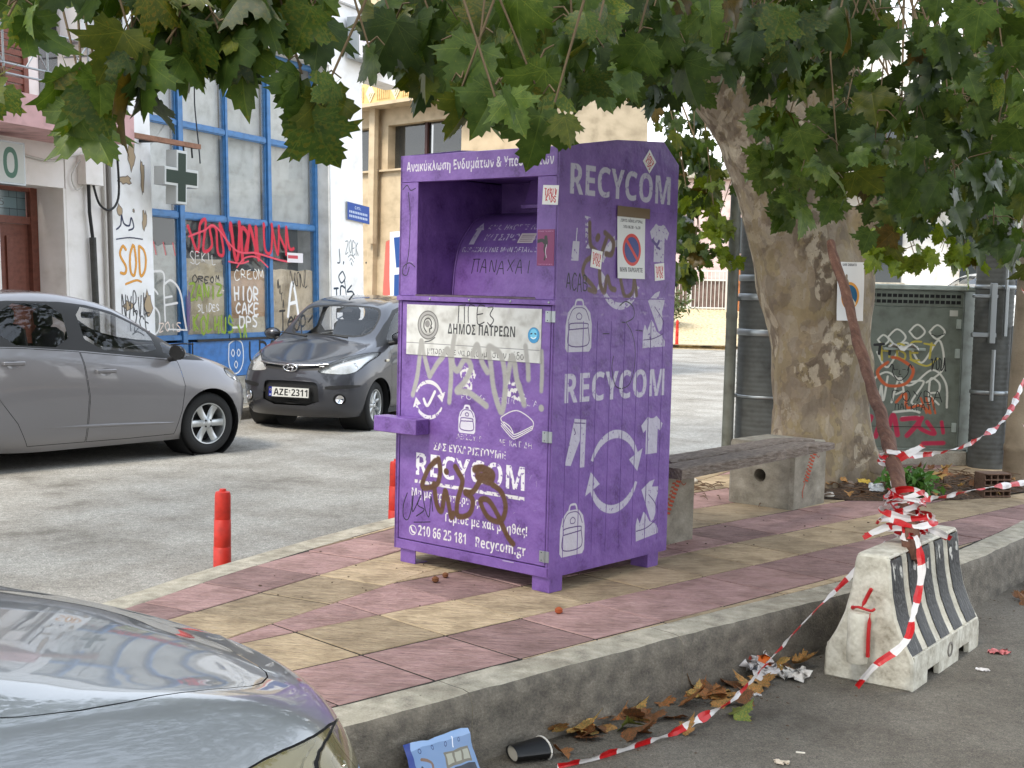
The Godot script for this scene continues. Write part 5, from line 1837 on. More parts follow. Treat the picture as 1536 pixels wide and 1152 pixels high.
# clumps of leaves at the ends of the lower boughs: x, y, z, radius, leaves, tone
const CLUMPS := [[-1.20,2.01,-3.1,0.05,4,1], [-1.21,2.14,-3.3,0.04,2,1], [-1.18,2.18,-3.6,0.05,4,1], [-1.00,2.13,-3.3,0.08,7,0], [-0.94,1.98,-3.2,0.06,4,0], [-0.88,2.09,-3.3,0.08,7,0], [-0.81,2.13,-3.4,0.08,7,0], [-1.05,1.89,-3.3,0.05,4,1], [-0.93,1.87,-3.2,0.05,4,0], [-1.20,1.95,-3.6,0.04,4,2], [-1.19,1.86,-3.6,0.03,4,2], [-1.17,1.84,-3.0,0.02,2,1], [-0.86,2.01,-3.3,0.06,5,1], [-0.75,2.02,-3.3,0.06,6,0], [-0.73,2.00,-3.4,0.04,4,1], [-0.65,2.13,-3.4,0.07,6,0], [-0.71,2.19,-3.5,0.08,6,0], [-0.64,2.20,-3.6,0.06,4,1], [-0.53,2.10,-3.4,0.04,2,0], [-0.56,1.94,-3.4,0.04,2,1], [-0.51,1.91,-3.4,0.04,3,1], [-0.53,1.83,-3.4,0.03,2,1], [-0.51,2.17,-3.5,0.04,2,1], [-0.40,2.03,-3.5,0.02,1,0], [-0.36,2.20,-3.8,0.05,4,0], [-0.35,2.12,-3.7,0.05,3,0], [-0.28,2.25,-3.9,0.10,9,0], [-0.17,2.29,-4.2,0.12,10,1], [-0.22,2.08,-3.7,0.08,6,0], [-0.25,2.05,-3.8,0.06,4,0], [-0.11,2.02,-3.5,0.08,6,1], [-0.15,1.91,-3.4,0.06,4,1], [-0.06,1.88,-3.3,0.06,4,1], [0.04,1.93,-3.4,0.07,4,1], [0.09,1.87,-3.3,0.05,2,1], [-0.00,2.22,-3.8,0.12,9,1], [0.14,2.07,-3.5,0.08,7,1], [0.17,1.95,-3.5,0.06,3,0], [0.24,2.24,-3.9,0.10,8,1], [0.36,2.16,-4.2,0.09,6,1], [0.42,2.37,-4.4,0.11,8,0], [0.51,2.22,-4.4,0.09,6,0], [0.64,2.41,-4.6,0.12,8,1], [0.75,2.31,-4.8,0.08,5,0], [0.88,2.43,-5.0,0.13,12,0], [0.44,2.54,-5.8,0.18,22,0], [0.20,2.31,-5.5,0.14,16,0], [0.69,2.43,-6.2,0.16,19,0], [-0.05,2.31,-5.5,0.14,19,0], [-0.28,2.49,-5.5,0.14,19,0], [1.09,2.52,-5.2,0.16,16,0], [1.13,2.38,-5.6,0.15,14,0], [1.35,2.41,-5.6,0.15,14,0], [1.27,2.22,-6.4,0.13,9,1], [1.29,2.05,-6.6,0.11,8,2], [1.42,2.05,-6.4,0.14,11,2], [1.42,1.92,-6.6,0.10,8,2], [1.53,2.24,-6.2,0.16,14,0], [1.72,2.09,-6.6,0.14,11,0], [1.64,1.97,-6.8,0.12,8,1], [1.39,1.85,-6.9,0.08,6,1], [1.57,2.59,-5.8,0.15,7,0], [1.87,2.49,-6.0,0.16,12,0], [1.91,2.56,-5.6,0.17,14,1], [1.99,2.29,-5.4,0.14,11,1], [2.14,2.31,-6.4,0.17,12,0], [1.91,2.33,-6.6,0.17,12,0], [2.08,2.09,-7.4,0.14,11,0], [2.38,1.96,-7.6,0.15,11,0], [2.35,2.17,-7.8,0.14,11,0], [2.43,2.01,-7.2,0.16,11,0], [2.50,2.06,-6.8,0.18,12,0], [2.55,1.79,-7.0,0.12,9,0], [2.76,1.66,-7.2,0.08,4,1], [2.26,2.65,-6.0,0.13,9,0], [2.44,1.81,-8.6,0.11,8,3], [2.62,1.70,-8.6,0.11,8,3], [2.77,1.74,-8.4,0.12,9,3], [2.83,1.70,-8.2,0.09,4,3], [2.41,1.70,-8.8,0.08,4,3], [1.42,2.54,-10.6,0.18,19,0], [1.53,2.22,-10.6,0.18,22,3], [1.43,2.07,-10.8,0.19,22,0], [1.53,1.75,-10.8,0.17,19,0], [1.42,1.58,-10.8,0.11,12,0], [1.59,1.95,-10.4,0.14,14,3], [1.66,1.69,-10.4,0.11,8,3], [1.36,2.41,-11.0,0.14,16,0], [3.29,2.52,-9.0,0.24,25,0], [3.08,2.90,-9.5,0.29,28,0], [2.30,3.30,-9.0,0.31,25,0], [2.86,3.46,-9.5,0.21,7,0], [1.57,3.27,-8.5,0.30,28,0], [0.94,3.09,-8.5,0.30,28,0], [0.37,3.03,-7.5,0.26,28,0], [3.45,2.16,-9.0,0.20,19,0], [1.22,3.05,-7.1,0.19,6,0], [1.03,2.46,-5.8,0.16,6,0], [1.44,2.80,-6.5,0.17,6,1], [1.33,2.66,-6.6,0.18,6,1], [1.68,2.96,-6.7,0.18,6,0], [1.71,2.79,-7.3,0.19,6,1], [1.66,2.43,-6.6,0.18,6,1], [1.57,2.20,-6.5,0.17,6,0], [1.34,1.96,-5.5,0.15,6,1], [1.58,2.15,-5.8,0.15,6,1], [1.83,2.06,-6.7,0.18,6,1], [1.84,2.24,-6.1,0.16,6,0], [2.02,2.03,-6.5,0.17,6,0], [2.32,2.93,-7.0,0.19,6,1], [2.51,2.77,-7.2,0.19,6,1], [2.08,2.37,-6.2,0.17,6,0], [2.19,2.33,-6.5,0.17,6,0], [2.20,2.01,-6.6,0.18,6,1], [2.19,2.79,-5.9,0.16,6,0], [2.42,2.67,-6.6,0.18,6,1], [2.42,2.51,-6.6,0.18,6,0], [2.05,2.10,-5.6,0.15,6,0], [2.05,1.97,-5.7,0.15,6,0], [-0.56,2.81,-6.5,0.15,5,1], [-0.55,2.67,-6.3,0.14,5,1], [-0.43,2.33,-5.2,0.12,5,0], [-0.35,2.57,-5.3,0.12,5,1], [-0.37,2.72,-6.4,0.14,5,0], [-0.28,2.21,-4.8,0.11,5,0], [-0.16,2.64,-5.6,0.13,5,1], [-0.15,2.40,-4.9,0.11,5,1], [-0.21,2.51,-6.1,0.14,5,0], [0.04,2.67,-5.5,0.12,5,0], [0.01,2.34,-4.7,0.11,5,1], [-0.05,2.46,-5.8,0.13,5,0], [0.12,2.70,-5.7,0.13,5,0], [0.14,2.40,-4.9,0.11,5,0], [0.22,2.60,-6.5,0.15,5,0], [0.35,2.81,-6.2,0.14,5,1], [0.34,2.68,-6.3,0.14,5,0], [0.37,2.44,-5.7,0.13,5,0], [0.49,2.81,-6.1,0.14,5,1], [0.56,2.66,-6.1,0.14,5,0], [0.47,2.33,-5.3,0.12,5,0], [0.70,2.63,-5.4,0.12,5,0], [0.77,2.69,-6.2,0.14,5,1], [0.73,2.42,-5.7,0.13,5,0], [0.93,2.87,-6.5,0.15,5,1], [0.73,2.46,-5.1,0.12,5,1], [0.80,2.43,-5.4,0.12,5,1], [1.30,2.85,-11.0,0.18,13,0], [1.54,2.76,-11.0,0.18,13,0], [1.44,3.08,-11.1,0.18,13,0], [1.30,2.56,-11.2,0.18,13,0], [1.65,2.43,-10.9,0.18,13,0], [1.39,2.22,-10.7,0.18,13,0], [3.01,2.56,-8.5,0.20,11,0], [2.91,2.34,-8.7,0.20,11,0], [2.87,1.96,-7.8,0.18,11,0], [2.45,2.12,-7.7,0.18,11,0], [2.34,1.92,-8.0,0.19,11,0], [2.99,2.25,-7.9,0.19,11,1], [2.84,1.90,-8.1,0.19,11,0], [2.52,2.44,-8.3,0.19,11,0]]

func capsule(p: Vector3, a: Vector3, b: Vector3, ra: float, rb: float) -> float:
	var d := b - a
	var t := clampf((p - a).dot(d) / d.length_squared(), 0.0, 1.0)
	return (p - a - d * t).length() - lerpf(ra, rb, t)


func nets(f: Callable, lo: Vector3, hi: Vector3, cell: float) -> B:
	# surface nets of a field: one vertex in each crossed cell, one quad round each crossed edge
	var n := Vector3i(((hi - lo) / cell).ceil()) + Vector3i.ONE
	var val := PackedFloat32Array()
	val.resize(n.x * n.y * n.z)
	for z in n.z:
		for y in n.y:
			for x in n.x:
				val[x + n.x * (y + n.y * z)] = f.call(lo + Vector3(x, y, z) * cell)
	var pos := {}
	var off := [0, 1, n.x, n.x + 1, n.x * n.y, n.x * n.y + 1, n.x * n.y + n.x, n.x * n.y + n.x + 1]
	var edges := [[0, 1], [2, 3], [4, 5], [6, 7], [0, 2], [1, 3], [4, 6], [5, 7], [0, 4], [1, 5], [2, 6], [3, 7]]
	for z in n.z - 1:
		for y in n.y - 1:
			for x in n.x - 1:
				var i := x + n.x * (y + n.y * z)
				var inside := 0
				for o in off: inside += 1 if val[i + o] < 0.0 else 0
				if inside == 0 or inside == 8: continue
				var s := Vector3.ZERO
				var c := 0
				for e in edges:
					var a := val[i + off[e[0]]]
					var b := val[i + off[e[1]]]
					if (a < 0.0) != (b < 0.0):
						var t := a / (a - b)
						var pa := Vector3(e[0] & 1, (e[0] >> 1) & 1, e[0] >> 2)
						var pb := Vector3(e[1] & 1, (e[1] >> 1) & 1, e[1] >> 2)
						s += pa.lerp(pb, t)
						c += 1
				pos[i] = lo + (Vector3(x, y, z) + s / c) * cell
	var nrm := {}
	var e := cell * 0.5
	for i in pos:
		var p: Vector3 = pos[i]
		nrm[i] = Vector3(f.call(p + Vector3(e, 0, 0)) - f.call(p - Vector3(e, 0, 0)), f.call(p + Vector3(0, e, 0)) - f.call(p - Vector3(0, e, 0)), f.call(p + Vector3(0, 0, e)) - f.call(p - Vector3(0, 0, e))).normalized()
	var out := B.new()
	var st := [1, n.x, n.x * n.y]
	for z in range(1, n.z - 1):
		for y in range(1, n.y - 1):
			for x in range(1, n.x - 1):
				var i := x + n.x * (y + n.y * z)
				for k in 3:
					if (val[i] < 0.0) == (val[i + st[k]] < 0.0): continue
					var u: int = st[(k + 1) % 3]
					var w: int = st[(k + 2) % 3]
					var q := [i, i - u, i - u - w, i - w]
					if not (pos.has(q[0]) and pos.has(q[1]) and pos.has(q[2]) and pos.has(q[3])): continue
					out.tri(pos[q[0]], pos[q[1]], pos[q[2]], nrm[q[0]], nrm[q[1]], nrm[q[2]])
					out.tri(pos[q[0]], pos[q[2]], pos[q[3]], nrm[q[0]], nrm[q[2]], nrm[q[3]])
	return out


func bark() -> StandardMaterial3D:
	var size := 1024
	var a := noise_bytes(101, 0.006, size, 4)
	var c := noise_bytes(102, 0.008, size, 4)
	var d := noise_bytes(103, 0.003, size, 2)
	var e := noise_bytes(104, 0.016, size, 4)
	var g := noise_bytes(105, 0.06, size, 4)
	var out := PackedByteArray()
	var hgt := PackedByteArray()
	out.resize(size * size * 3)
	hgt.resize(size * size)
	for i in size * size:
		var t := e[i] / 255.0
		var f := g[i] / 255.0
		var col := Color(.52, .465, .395).lerp(Color(.60, .55, .47), t)
		col = col.lerp(Color(.58, .53, .40), smoothstep(.50, .56, a[i] / 255.0) * .8)
		col = col.lerp(Color(.63, .60, .55), smoothstep(.60, .63, c[i] / 255.0) * .75)
		col = col.lerp(Color(.44, .40, .35), (1.0 - smoothstep(.36, .39, c[i] / 255.0)) * .75)
		var h := .5 - .15 * smoothstep(.60, .63, c[i] / 255.0) + .2 * (1.0 - smoothstep(.36, .39, c[i] / 255.0))
		if d[i] > 146:
			var k := smoothstep(.55, .575, t)
			col = col.lerp(Color(.76, .73, .66), k * .85)
			h -= k * .25
			var q := 1.0 - smoothstep(.40, .425, t)
			col = col.lerp(Color(.40, .35, .30), q * .8)
			h += q * .25
		col = col.lerp(Color(.30, .25, .20), smoothstep(.80, .84, f) * .7)
		col = col * (.93 + .14 * f)
		out[i * 3] = col.r8
		out[i * 3 + 1] = col.g8
		out[i * 3 + 2] = col.b8
		hgt[i] = int(clampf(h * 200.0 + f * 30.0, 0, 255))
	var m := mat(Color(.92, .90, .88), .85, 0, texture_of(out, size), .5, true)
	m.uv1_scale = Vector3(.62, .36, .62)
	return relief(m, texture_of(hgt, size, Image.FORMAT_L8), 1.6)


func leaf_mesh(seed_: int, curl: float, fold: float, stalk := true) -> ArrayMesh:
	# a toothed leaf of five lobes in its own frame: stalk at the origin, tip along -y, upper face +z; about 1.2 wide
	var rng := RandomNumberGenerator.new()
	rng.seed = seed_
	var outline := [[.10, -.08], [.22, -.13], [.28, -.06], [.40, -.10], [.41, -.01], [.54, .02], [.44, .09], [.42, .15], [.54, .20], [.52, .26], [.72, .36], [.58, .39], [.60, .48], [.49, .46], [.46, .55], [.37, .50], [.25, .46], [.30, .57], [.25, .60], [.28, .70], [.19, .70], [.17, .82], [.10, .80]]
	var b := B.new()
	for s in [-1.0, 1.0]:
		var pts := PackedVector2Array()
		for y in [0.96, .72, .48, .24]: pts.append(Vector2(0, y))
		pts.append(Vector2(0, 0))
		for q in outline: pts.append(Vector2(q[0] * rng.randf_range(.88, 1.08), q[1] + rng.randf_range(-.025, .025)))
		var ripple := rng.randf_range(-.06, .06)
		var z := func(p: Vector2) -> float:
			return fold * p.x - curl * p.y * p.y + .05 * sin(p.x * 9.0 + seed_) * p.x + ripple * sin(p.y * 6.0) * p.x * 2.0 - curl * .5 * p.x * p.x
		var n3 := func(p: Vector2) -> Vector3:
			var e := .02
			var dx: float = (z.call(p + Vector2(e, 0)) - z.call(p - Vector2(e, 0))) / (2 * e)
			var dy: float = (z.call(p + Vector2(0, e)) - z.call(p - Vector2(0, e))) / (2 * e)
			return Vector3(-dx * s, dy, 1).normalized()
		var idx := Geometry2D.triangulate_polygon(pts)
		for k in range(0, idx.size(), 3):
			var P := []
			var N := []
			var U := []
			for i in 3:
				var p := pts[idx[k + i]]
				P.append(Vector3(p.x * s, -p.y, z.call(p)))
				N.append(n3.call(p))
				U.append(Vector2(.5 + p.x * s * .7, .1 + p.y * .82))
			b.tri(P[0], P[1], P[2], N[0], N[1], N[2], U[0], U[1], U[2])
	if stalk:
		for s in [-1.0, 1.0]:
			b.tri(Vector3(-.012, 0, .0), Vector3(.012, 0, .0), Vector3(0, .36, -.1), Vector3(0, .2, s).normalized(), Vector3(0, .2, s).normalized(), Vector3(0, .2, s).normalized(), Vector2(.5, .15), Vector2(.5, .15), Vector2(.5, .15))
	return b.mesh()


func leaf_texture(stain: float, seed_: int) -> ImageTexture:
	var size := 256
	var p := Paint.new(1.0, 1.0, 256)
	var n1 := noise_bytes(seed_, .02, size, 4)
	var n2 := noise_bytes(seed_ + 1, .05, size, 3)
	var base := PackedByteArray()
	base.resize(size * size * 4)
	for i in size * size:
		var t := n1[i] / 255.0
		var col := Color(.62, .70, .58).lerp(Color(.86, .90, .78), t)
		if n2[i] > 255 - stain * 140.0: col = Color(1.0, .93, .72)
		if n2[i] > 255 - stain * 95.0: col = Color(1.0, .86, .66)
		base[i * 4] = col.r8
		base[i * 4 + 1] = col.g8
		base[i * 4 + 2] = col.b8
		base[i * 4 + 3] = 255
	p.img = Image.create_from_data(size, size, false, Image.FORMAT_RGBA8, base)
	var vein := Color(1.0, 1.0, .84, .95)
	var o := Vector2(.5, .12)
	for q in [[.5, .9], [.9, .42], [.1, .42], [.82, .16], [.18, .16]]:
		var e := Vector2(q[0], q[1])
		p.curve([o, o.lerp(e, .5) + Vector2(0, .012), e], .006, vein, .4)
		for k in 4:
			var c := o.lerp(e, .25 + k * .17)
			var d := (e - o).normalized()
			for s in [-1.0, 1.0]: p.curve([c, c + d.rotated(s * .75) * (.15 - k * .02)], .0028, Color(1, 1, .88, .62), .3)
	return ImageTexture.create_from_image(p.img)


func build_tree() -> void:
	var t := thing("plane_tree", "old plane tree with mottled bark and broad green leaves over the island", "tree", TREE_BASE)
	var bones := [
		[Vector3(0, -.2, 0), Vector3(-.03, .85, 0), .37, .345], [Vector3(-.03, .85, 0), Vector3(-.10, 1.5, .02), .345, .38], [Vector3(-.10, 1.5, .02), Vector3(-.42, 2.4, .06), .38, .345], [Vector3(-.42, 2.4, .06), Vector3(-.78, 2.98, .1), .345, .31],
		[Vector3(-.78, 2.98, .1), Vector3(-1.5, 3.9, .3), .31, .22], [Vector3(.06, 1.2, .04), Vector3(.24, 1.92, .1), .19, .12], [Vector3(.24, 1.92, .1), Vector3(.48, 2.32, .16), .12, .11], [Vector3(.48, 2.32, .16), Vector3(1.0, 3.1, .3), .11, .09], [Vector3(-.2, 1.9, -.05), Vector3(.0, 3.0, -.2), .24, .2], [Vector3(.0, 3.0, -.2), Vector3(.2, 4.0, -.3), .2, .17]]
	for k in 5:
		var a := TAU * k / 5 + .4
		bones.append([Vector3(cos(a) * .5, -.12, sin(a) * .5), Vector3(cos(a) * .2, .4, sin(a) * .2), .07, .14])
	var nz := noise(71, 1.7)
	var nf := noise(72, 6.0, FastNoiseLite.TYPE_SIMPLEX_SMOOTH, 3)
	var field := func(p: Vector3) -> float:
		var d := 1e3
		for q in bones:
			var c := capsule(p, q[0], q[1], q[2], q[3])
			var h := clampf(.5 + .5 * (c - d) / .12, 0, 1)
			d = lerpf(c, d, h) - .12 * h * (1.0 - h)
		if d > .2: return d
		return d + nz.get_noise_3dv(p * Vector3(1, .5, 1)) * .05 + nf.get_noise_3dv(p * Vector3(1, .6, 1)) * .012
	var bark_m := bark()
	put("trunk", nets(field, Vector3(-1.75, -.1, -.65), Vector3(1.15, 4.0, .75), .042), bark_m, t)
	# upper boughs
	var b := B.new()
	var o := TREE_BASE
	var boughs := [
		[Vector3(.84, 3.8, -9.45), Vector3(.2, 4.5, -8.2), Vector3(-.6, 4.7, -6.2), Vector3(-1.3, 4.5, -4.2), Vector3(-1.6, 4.1, -2.6)],
		[Vector3(.84, 3.8, -9.45), Vector3(.8, 4.6, -7.8), Vector3(.9, 4.7, -5.8), Vector3(.9, 4.4, -4.0), Vector3(.7, 4.0, -2.6)],
		[Vector3(2.54, 3.95, -10.06), Vector3(2.6, 5.0, -9.0), Vector3(2.5, 5.2, -7.0), Vector3(2.3, 4.8, -5.2)],
		[Vector3(3.3, 3.0, -9.46), Vector3(3.7, 3.9, -8.6), Vector3(3.6, 4.3, -7.2), Vector3(3.3, 4.4, -5.6)],
		[Vector3(2.54, 3.95, -10.06), Vector3(2.2, 5.6, -10.8), Vector3(1.0, 6.8, -11.5)]]
	for q in boughs:
		var path := smooth_path(q, 6)
		var r := []
		for k in path.size():
			path[k] -= o
			r.append(lerpf(.15, .035, float(k) / path.size()))
		b = B.new()
		b.tube(path, r, 8)
		put("bough", b, bark_m, t)
	# leaves
	var rng := RandomNumberGenerator.new()
	rng.seed = 2024
	var meshes := []
	for k in 6: meshes.append(leaf_mesh(k * 7 + 3, [.12, .26, .40, .18, .55, .08][k], [.16, -.26, .34, -.40, .22, -.10][k]))
	var tex := [leaf_texture(.35, 201), leaf_texture(.75, 211)]
	var tones := [Color(.285, .35, .175), Color(.385, .46, .22), Color(.50, .57, .30), Color(.56, .61, .17), Color(.45, .46, .18), Color(.44, .34, .15)]
	var leaf_m := []
	for k in tones.size():
		for q in 2:
			var m := StandardMaterial3D.new()
			m.albedo_texture = tex[q]
			m.albedo_color = tones[k]
			m.roughness = .42
			m.metallic_specular = .4
			m.backlight_enabled = true
			m.backlight = Color(.62, .66, .2)
			leaf_m.append(m)
	var spots := []      # [transform, tone, distance]
	var twigs := B.new()
	for c in CLUMPS:
		var at := Vector3(c[0], c[1], c[2])
		var top := at + Vector3(rng.randf_range(-.15, .15), c[3] * 1.3 + .25, rng.randf_range(-.2, .1))
		for k in c[4]:
			var p: Vector3 = at + Vector3(rng.randfn(0, .45), rng.randfn(.05, .45), rng.randfn(0, .8)) * c[3]
			var tip := (Vector3.DOWN * rng.randf_range(.5, 1.2) + Vector3(rng.randfn(0, .5), 0, rng.randfn(0, .4))).normalized()
			var face := Vector3(rng.randfn(0, .55), rng.randf_range(-.1, .8), rng.randf_range(.1, 1.0)).normalized()
			var x := tip.cross(face).normalized()
			var zz := x.cross(tip).normalized()
			var s := rng.randf_range(.08, .19)
			if c[2] < -9.5: s *= .9
			var basis_ := Basis(-x * s, -tip * s, zz * s)
			var tone: int = c[5]
			var roll := rng.randf()
			if roll < .12: tone = 4
			elif roll < .145: tone = 5
			elif roll < .42: tone = mini(tone + 1, 2) if tone < 3 else 3
			spots.append([Transform3D(basis_, p - o), tone, -c[2], rng.randi() % 6])
			if k % 3 == 0 and c[2] > -9.0:
				var m1: Vector3 = p + basis_ * Vector3(0, .34, -.1)
				var joint := at + Vector3(0, c[3] * .5, 0)
				twigs.tube([m1 - o, m1.lerp(joint, .5) - o + Vector3(0, .02, 0), joint - o], [.002, .0026, .003], 4, false)
		twigs.tube([at - o, top - o, top + Vector3(rng.randf_range(-.3, .3), .7, rng.randf_range(-.6, .1)) - o, top + Vector3(rng.randf_range(-.5, .5), 1.5, -.8) - o], [.003, .004, .007, .011], 5, false)
	put("twig", twigs, mat(Color(.45, .38, .28), .8), t)
	spots.sort_custom(func(a, c): return a[2] < c[2])
	for k in 300:
		var q: Array = spots[k]
		var l := MeshInstance3D.new()
		l.name = "leaf"
		l.mesh = meshes[q[3]]
		l.material_override = leaf_m[q[1] * 2 + (1 if k % 4 == 0 else 0)]
		l.transform = q[0]
		t.add_child(l, true)
	# the rest of the crown
	var rest := []
	for k in range(300, spots.size()): rest.append(spots[k])
	var gap := noise(81, .35)
	for k in 19000:
		var p := Vector3(rng.randf_range(-5.5, 7.5), 0, rng.randf_range(-13.5, 2.5))
		var far := -p.z
		p.y = (2.3 + .27 * maxf(far, 1.2)) + rng.randf() * rng.randf() * 2.6
		if gap.get_noise_2d(p.x, p.z) < -.22: continue
		if Vector2(p.x - 1.2, (p.z + 6.0) * .8).length() > 7.0: continue
		var tip := (Vector3.DOWN * rng.randf_range(.3, 1.0) + Vector3(rng.randfn(0, .6), 0, rng.randfn(0, .6))).normalized()
		var face := Vector3(rng.randfn(0, .5), rng.randf_range(.2, 1.2), rng.randfn(0, .5)).normalized()
		var x := tip.cross(face).normalized()
		var s := rng.randf_range(.12, .19)
		rest.append([Transform3D(Basis(-x * s, -tip * s, x.cross(tip).normalized() * s), p - o), rng.randi() % 2, far, 0])
	var mm := MultiMesh.new()
	mm.transform_format = MultiMesh.TRANSFORM_3D
	mm.use_colors = true
	mm.mesh = leaf_mesh(11, .22, .16)
	mm.instance_count = rest.size()
	for k in rest.size():
		mm.set_instance_transform(k, rest[k][0])
		var c: Color = tones[rest[k][1]].srgb_to_linear() * rng.randf_range(.8, 1.15)
		mm.set_instance_color(k, c)
	var mi := MultiMeshInstance3D.new()
	mi.name = "foliage"
	mi.multimesh = mm
	var fm: StandardMaterial3D = leaf_m[0].duplicate()
	fm.albedo_color = Color.WHITE
	fm.vertex_color_use_as_albedo = true
	mi.material_override = fm
	mi.set_meta("kind", "stuff")
	t.add_child(mi)

# ---------------------------------------------------------------- cars
# A car's shell is a smooth sheet over a net of points; windows, lamps, doors and wheel arches are cut out of it along outlines.
# Car frame: x forward from the front axle, y up from the road, z to the car's right.

class Soup:
	var v := PackedVector3Array()
	var n := PackedVector3Array()

	func builder(inset := 0.0, turn := false) -> B:
		var b := B.new()
		for k in range(0, v.size(), 3):
			var s := -1.0 if turn else 1.0
			b.tri(v[k] - n[k] * inset, v[k + 1] - n[k + 1] * inset, v[k + 2] - n[k + 2] * inset, n[k] * s, n[k + 1] * s, n[k + 2] * s)
		return b


const NET_TALL := [
	[[.58, .20, 0], [.55, .20, .36], [.45, .20, .62], [.28, .19, .74], [0, .18, .77], [-.36, .17, .77], [-.8, .165, .77], [-1.32, .16, .77], [-1.9, .16, .77], [-2.45, .2, .77], [-2.88, .26, .70], [-3.02, .28, .45], [-3.05, .28, 0]],
	[[.64, .32, 0], [.605, .32, .38], [.49, .32, .66], [.29, .31, .79], [0, .30, .825], [-.36, .29, .825], [-.8, .29, .825], [-1.32, .29, .825], [-1.9, .29, .83], [-2.45, .33, .83], [-2.92, .38, .77], [-3.08, .4, .48], [-3.11, .4, 0]],
	[[.66, .52, 0], [.625, .52, .39], [.50, .53, .68], [.30, .55, .81], [0, .58, .845], [-.36, .58, .845], [-.8, .58, .845], [-1.32, .6, .847], [-1.9, .62, .847], [-2.45, .64, .845], [-2.93, .62, .79], [-3.09, .6, .5], [-3.12, .6, 0]],
	[[.635, .66, 0], [.60, .67, .38], [.47, .68, .66], [.27, .71, .785], [0, .745, .825], [-.36, .77, .835], [-.8, .82, .84], [-1.32, .87, .842], [-1.9, .92, .84], [-2.45, .94, .83], [-2.9, .92, .765], [-3.06, .88, .48], [-3.1, .88, 0]],
	[[.59, .755, 0], [.545, .765, .35], [.40, .80, .60], [.20, .86, .70], [-.02, .90, .755], [-.36, .925, .785], [-.8, .965, .79], [-1.32, 1.02, .79], [-1.9, 1.06, .785], [-2.45, 1.08, .77], [-2.84, 1.06, .70], [-3.0, 1.02, .45], [-3.04, 1.02, 0]],
	[[.58, .765, 0], [.50, .79, .26], [.31, .845, .44], [.09, .925, .55], [-.15, .985, .60], [-.45, 1.12, .63], [-.92, 1.36, .60], [-1.45, 1.47, .575], [-1.95, 1.475, .565], [-2.45, 1.43, .55], [-2.72, 1.36, .53], [-2.82, 1.33, .36], [-2.86, 1.33, 0]],
	[[.572, .772, 0], [.485, .80, .14], [.28, .87, .23], [.04, .96, .29], [-.12, 1.02, .34], [-.40, 1.16, .37], [-.87, 1.405, .36], [-1.42, 1.525, .35], [-1.95, 1.53, .34], [-2.45, 1.485, .33], [-2.68, 1.43, .32], [-2.78, 1.40, .2], [-2.82, 1.39, 0]],
	[[.565, .778, 0], [.475, .805, 0], [.26, .88, 0], [.02, .975, 0], [-.10, 1.035, 0], [-.37, 1.175, 0], [-.85, 1.42, 0], [-1.41, 1.54, 0], [-1.95, 1.545, 0], [-2.45, 1.50, 0], [-2.67, 1.445, 0], [-2.76, 1.42, 0], [-2.80, 1.41, 0]]]
const NET_SMALL := [
	[[.60, .17, 0], [.57, .17, .34], [.46, .17, .58], [.30, .18, .70], [0, .17, .72], [-.34, .17, .72], [-.75, .17, .72], [-1.25, .17, .72], [-1.8, .17, .72], [-2.36, .2, .72], [-2.72, .25, .66], [-2.83, .27, .42], [-2.86, .27, 0]],
	[[.68, .28, 0], [.645, .28, .36], [.53, .28, .62], [.33, .28, .745], [0, .28, .77], [-.34, .28, .775], [-.75, .28, .775], [-1.25, .28, .775], [-1.8, .28, .775], [-2.36, .32, .775], [-2.76, .36, .72], [-2.88, .38, .45], [-2.9, .38, 0]],
	[[.70, .48, 0], [.665, .48, .37], [.55, .49, .64], [.34, .52, .765], [0, .56, .79], [-.34, .58, .795], [-.75, .58, .795], [-1.25, .6, .795], [-1.8, .62, .795], [-2.36, .62, .79], [-2.78, .6, .74], [-2.9, .6, .47], [-2.92, .6, 0]],
	[[.675, .66, 0], [.64, .665, .36], [.52, .68, .62], [.31, .71, .745], [0, .75, .775], [-.34, .79, .79], [-.75, .83, .79], [-1.25, .87, .79], [-1.8, .91, .785], [-2.36, .92, .775], [-2.74, .90, .71], [-2.86, .88, .45], [-2.88, .88, 0]],
	[[.635, .765, 0], [.59, .775, .34], [.44, .82, .575], [.22, .88, .665], [-.05, .94, .70], [-.34, .97, .735], [-.75, 1.0, .745], [-1.25, 1.03, .745], [-1.8, 1.06, .74], [-2.36, 1.07, .725], [-2.68, 1.04, .66], [-2.8, 1.02, .42], [-2.82, 1.02, 0]],
	[[.62, .775, 0], [.53, .80, .25], [.34, .865, .43], [.10, .945, .52], [-.16, 1.02, .57], [-.42, 1.20, .60], [-.72, 1.38, .58], [-1.25, 1.475, .56], [-1.8, 1.48, .55], [-2.36, 1.43, .53], [-2.58, 1.36, .5], [-2.66, 1.33, .34], [-2.68, 1.33, 0]],
	[[.612, .78, 0], [.52, .81, .14], [.32, .88, .23], [.08, .965, .28], [-.13, 1.04, .33], [-.38, 1.215, .36], [-.69, 1.43, .35], [-1.25, 1.525, .34], [-1.8, 1.53, .33], [-2.36, 1.485, .32], [-2.54, 1.43, .3], [-2.62, 1.4, .2], [-2.64, 1.39, 0]],
	[[.605, .785, 0], [.51, .815, 0], [.30, .89, 0], [.06, .98, 0], [-.12, 1.05, 0], [-.36, 1.22, 0], [-.68, 1.45, 0], [-1.25, 1.54, 0], [-1.8, 1.545, 0], [-2.36, 1.50, 0], [-2.53, 1.445, 0], [-2.6, 1.42, 0], [-2.62, 1.41, 0]]]

func pushed(x: float, push: float) -> float:
	# a longer bonnet: everything behind it moves back
	return x - push * (1.0 - smoothstep(-.30, .30, x))


func pushed_outline(poly: Array, push: float) -> Array:
	var o := []
	for q in poly: o.append(Vector2(pushed(q[0], push), q[1]))
	return o


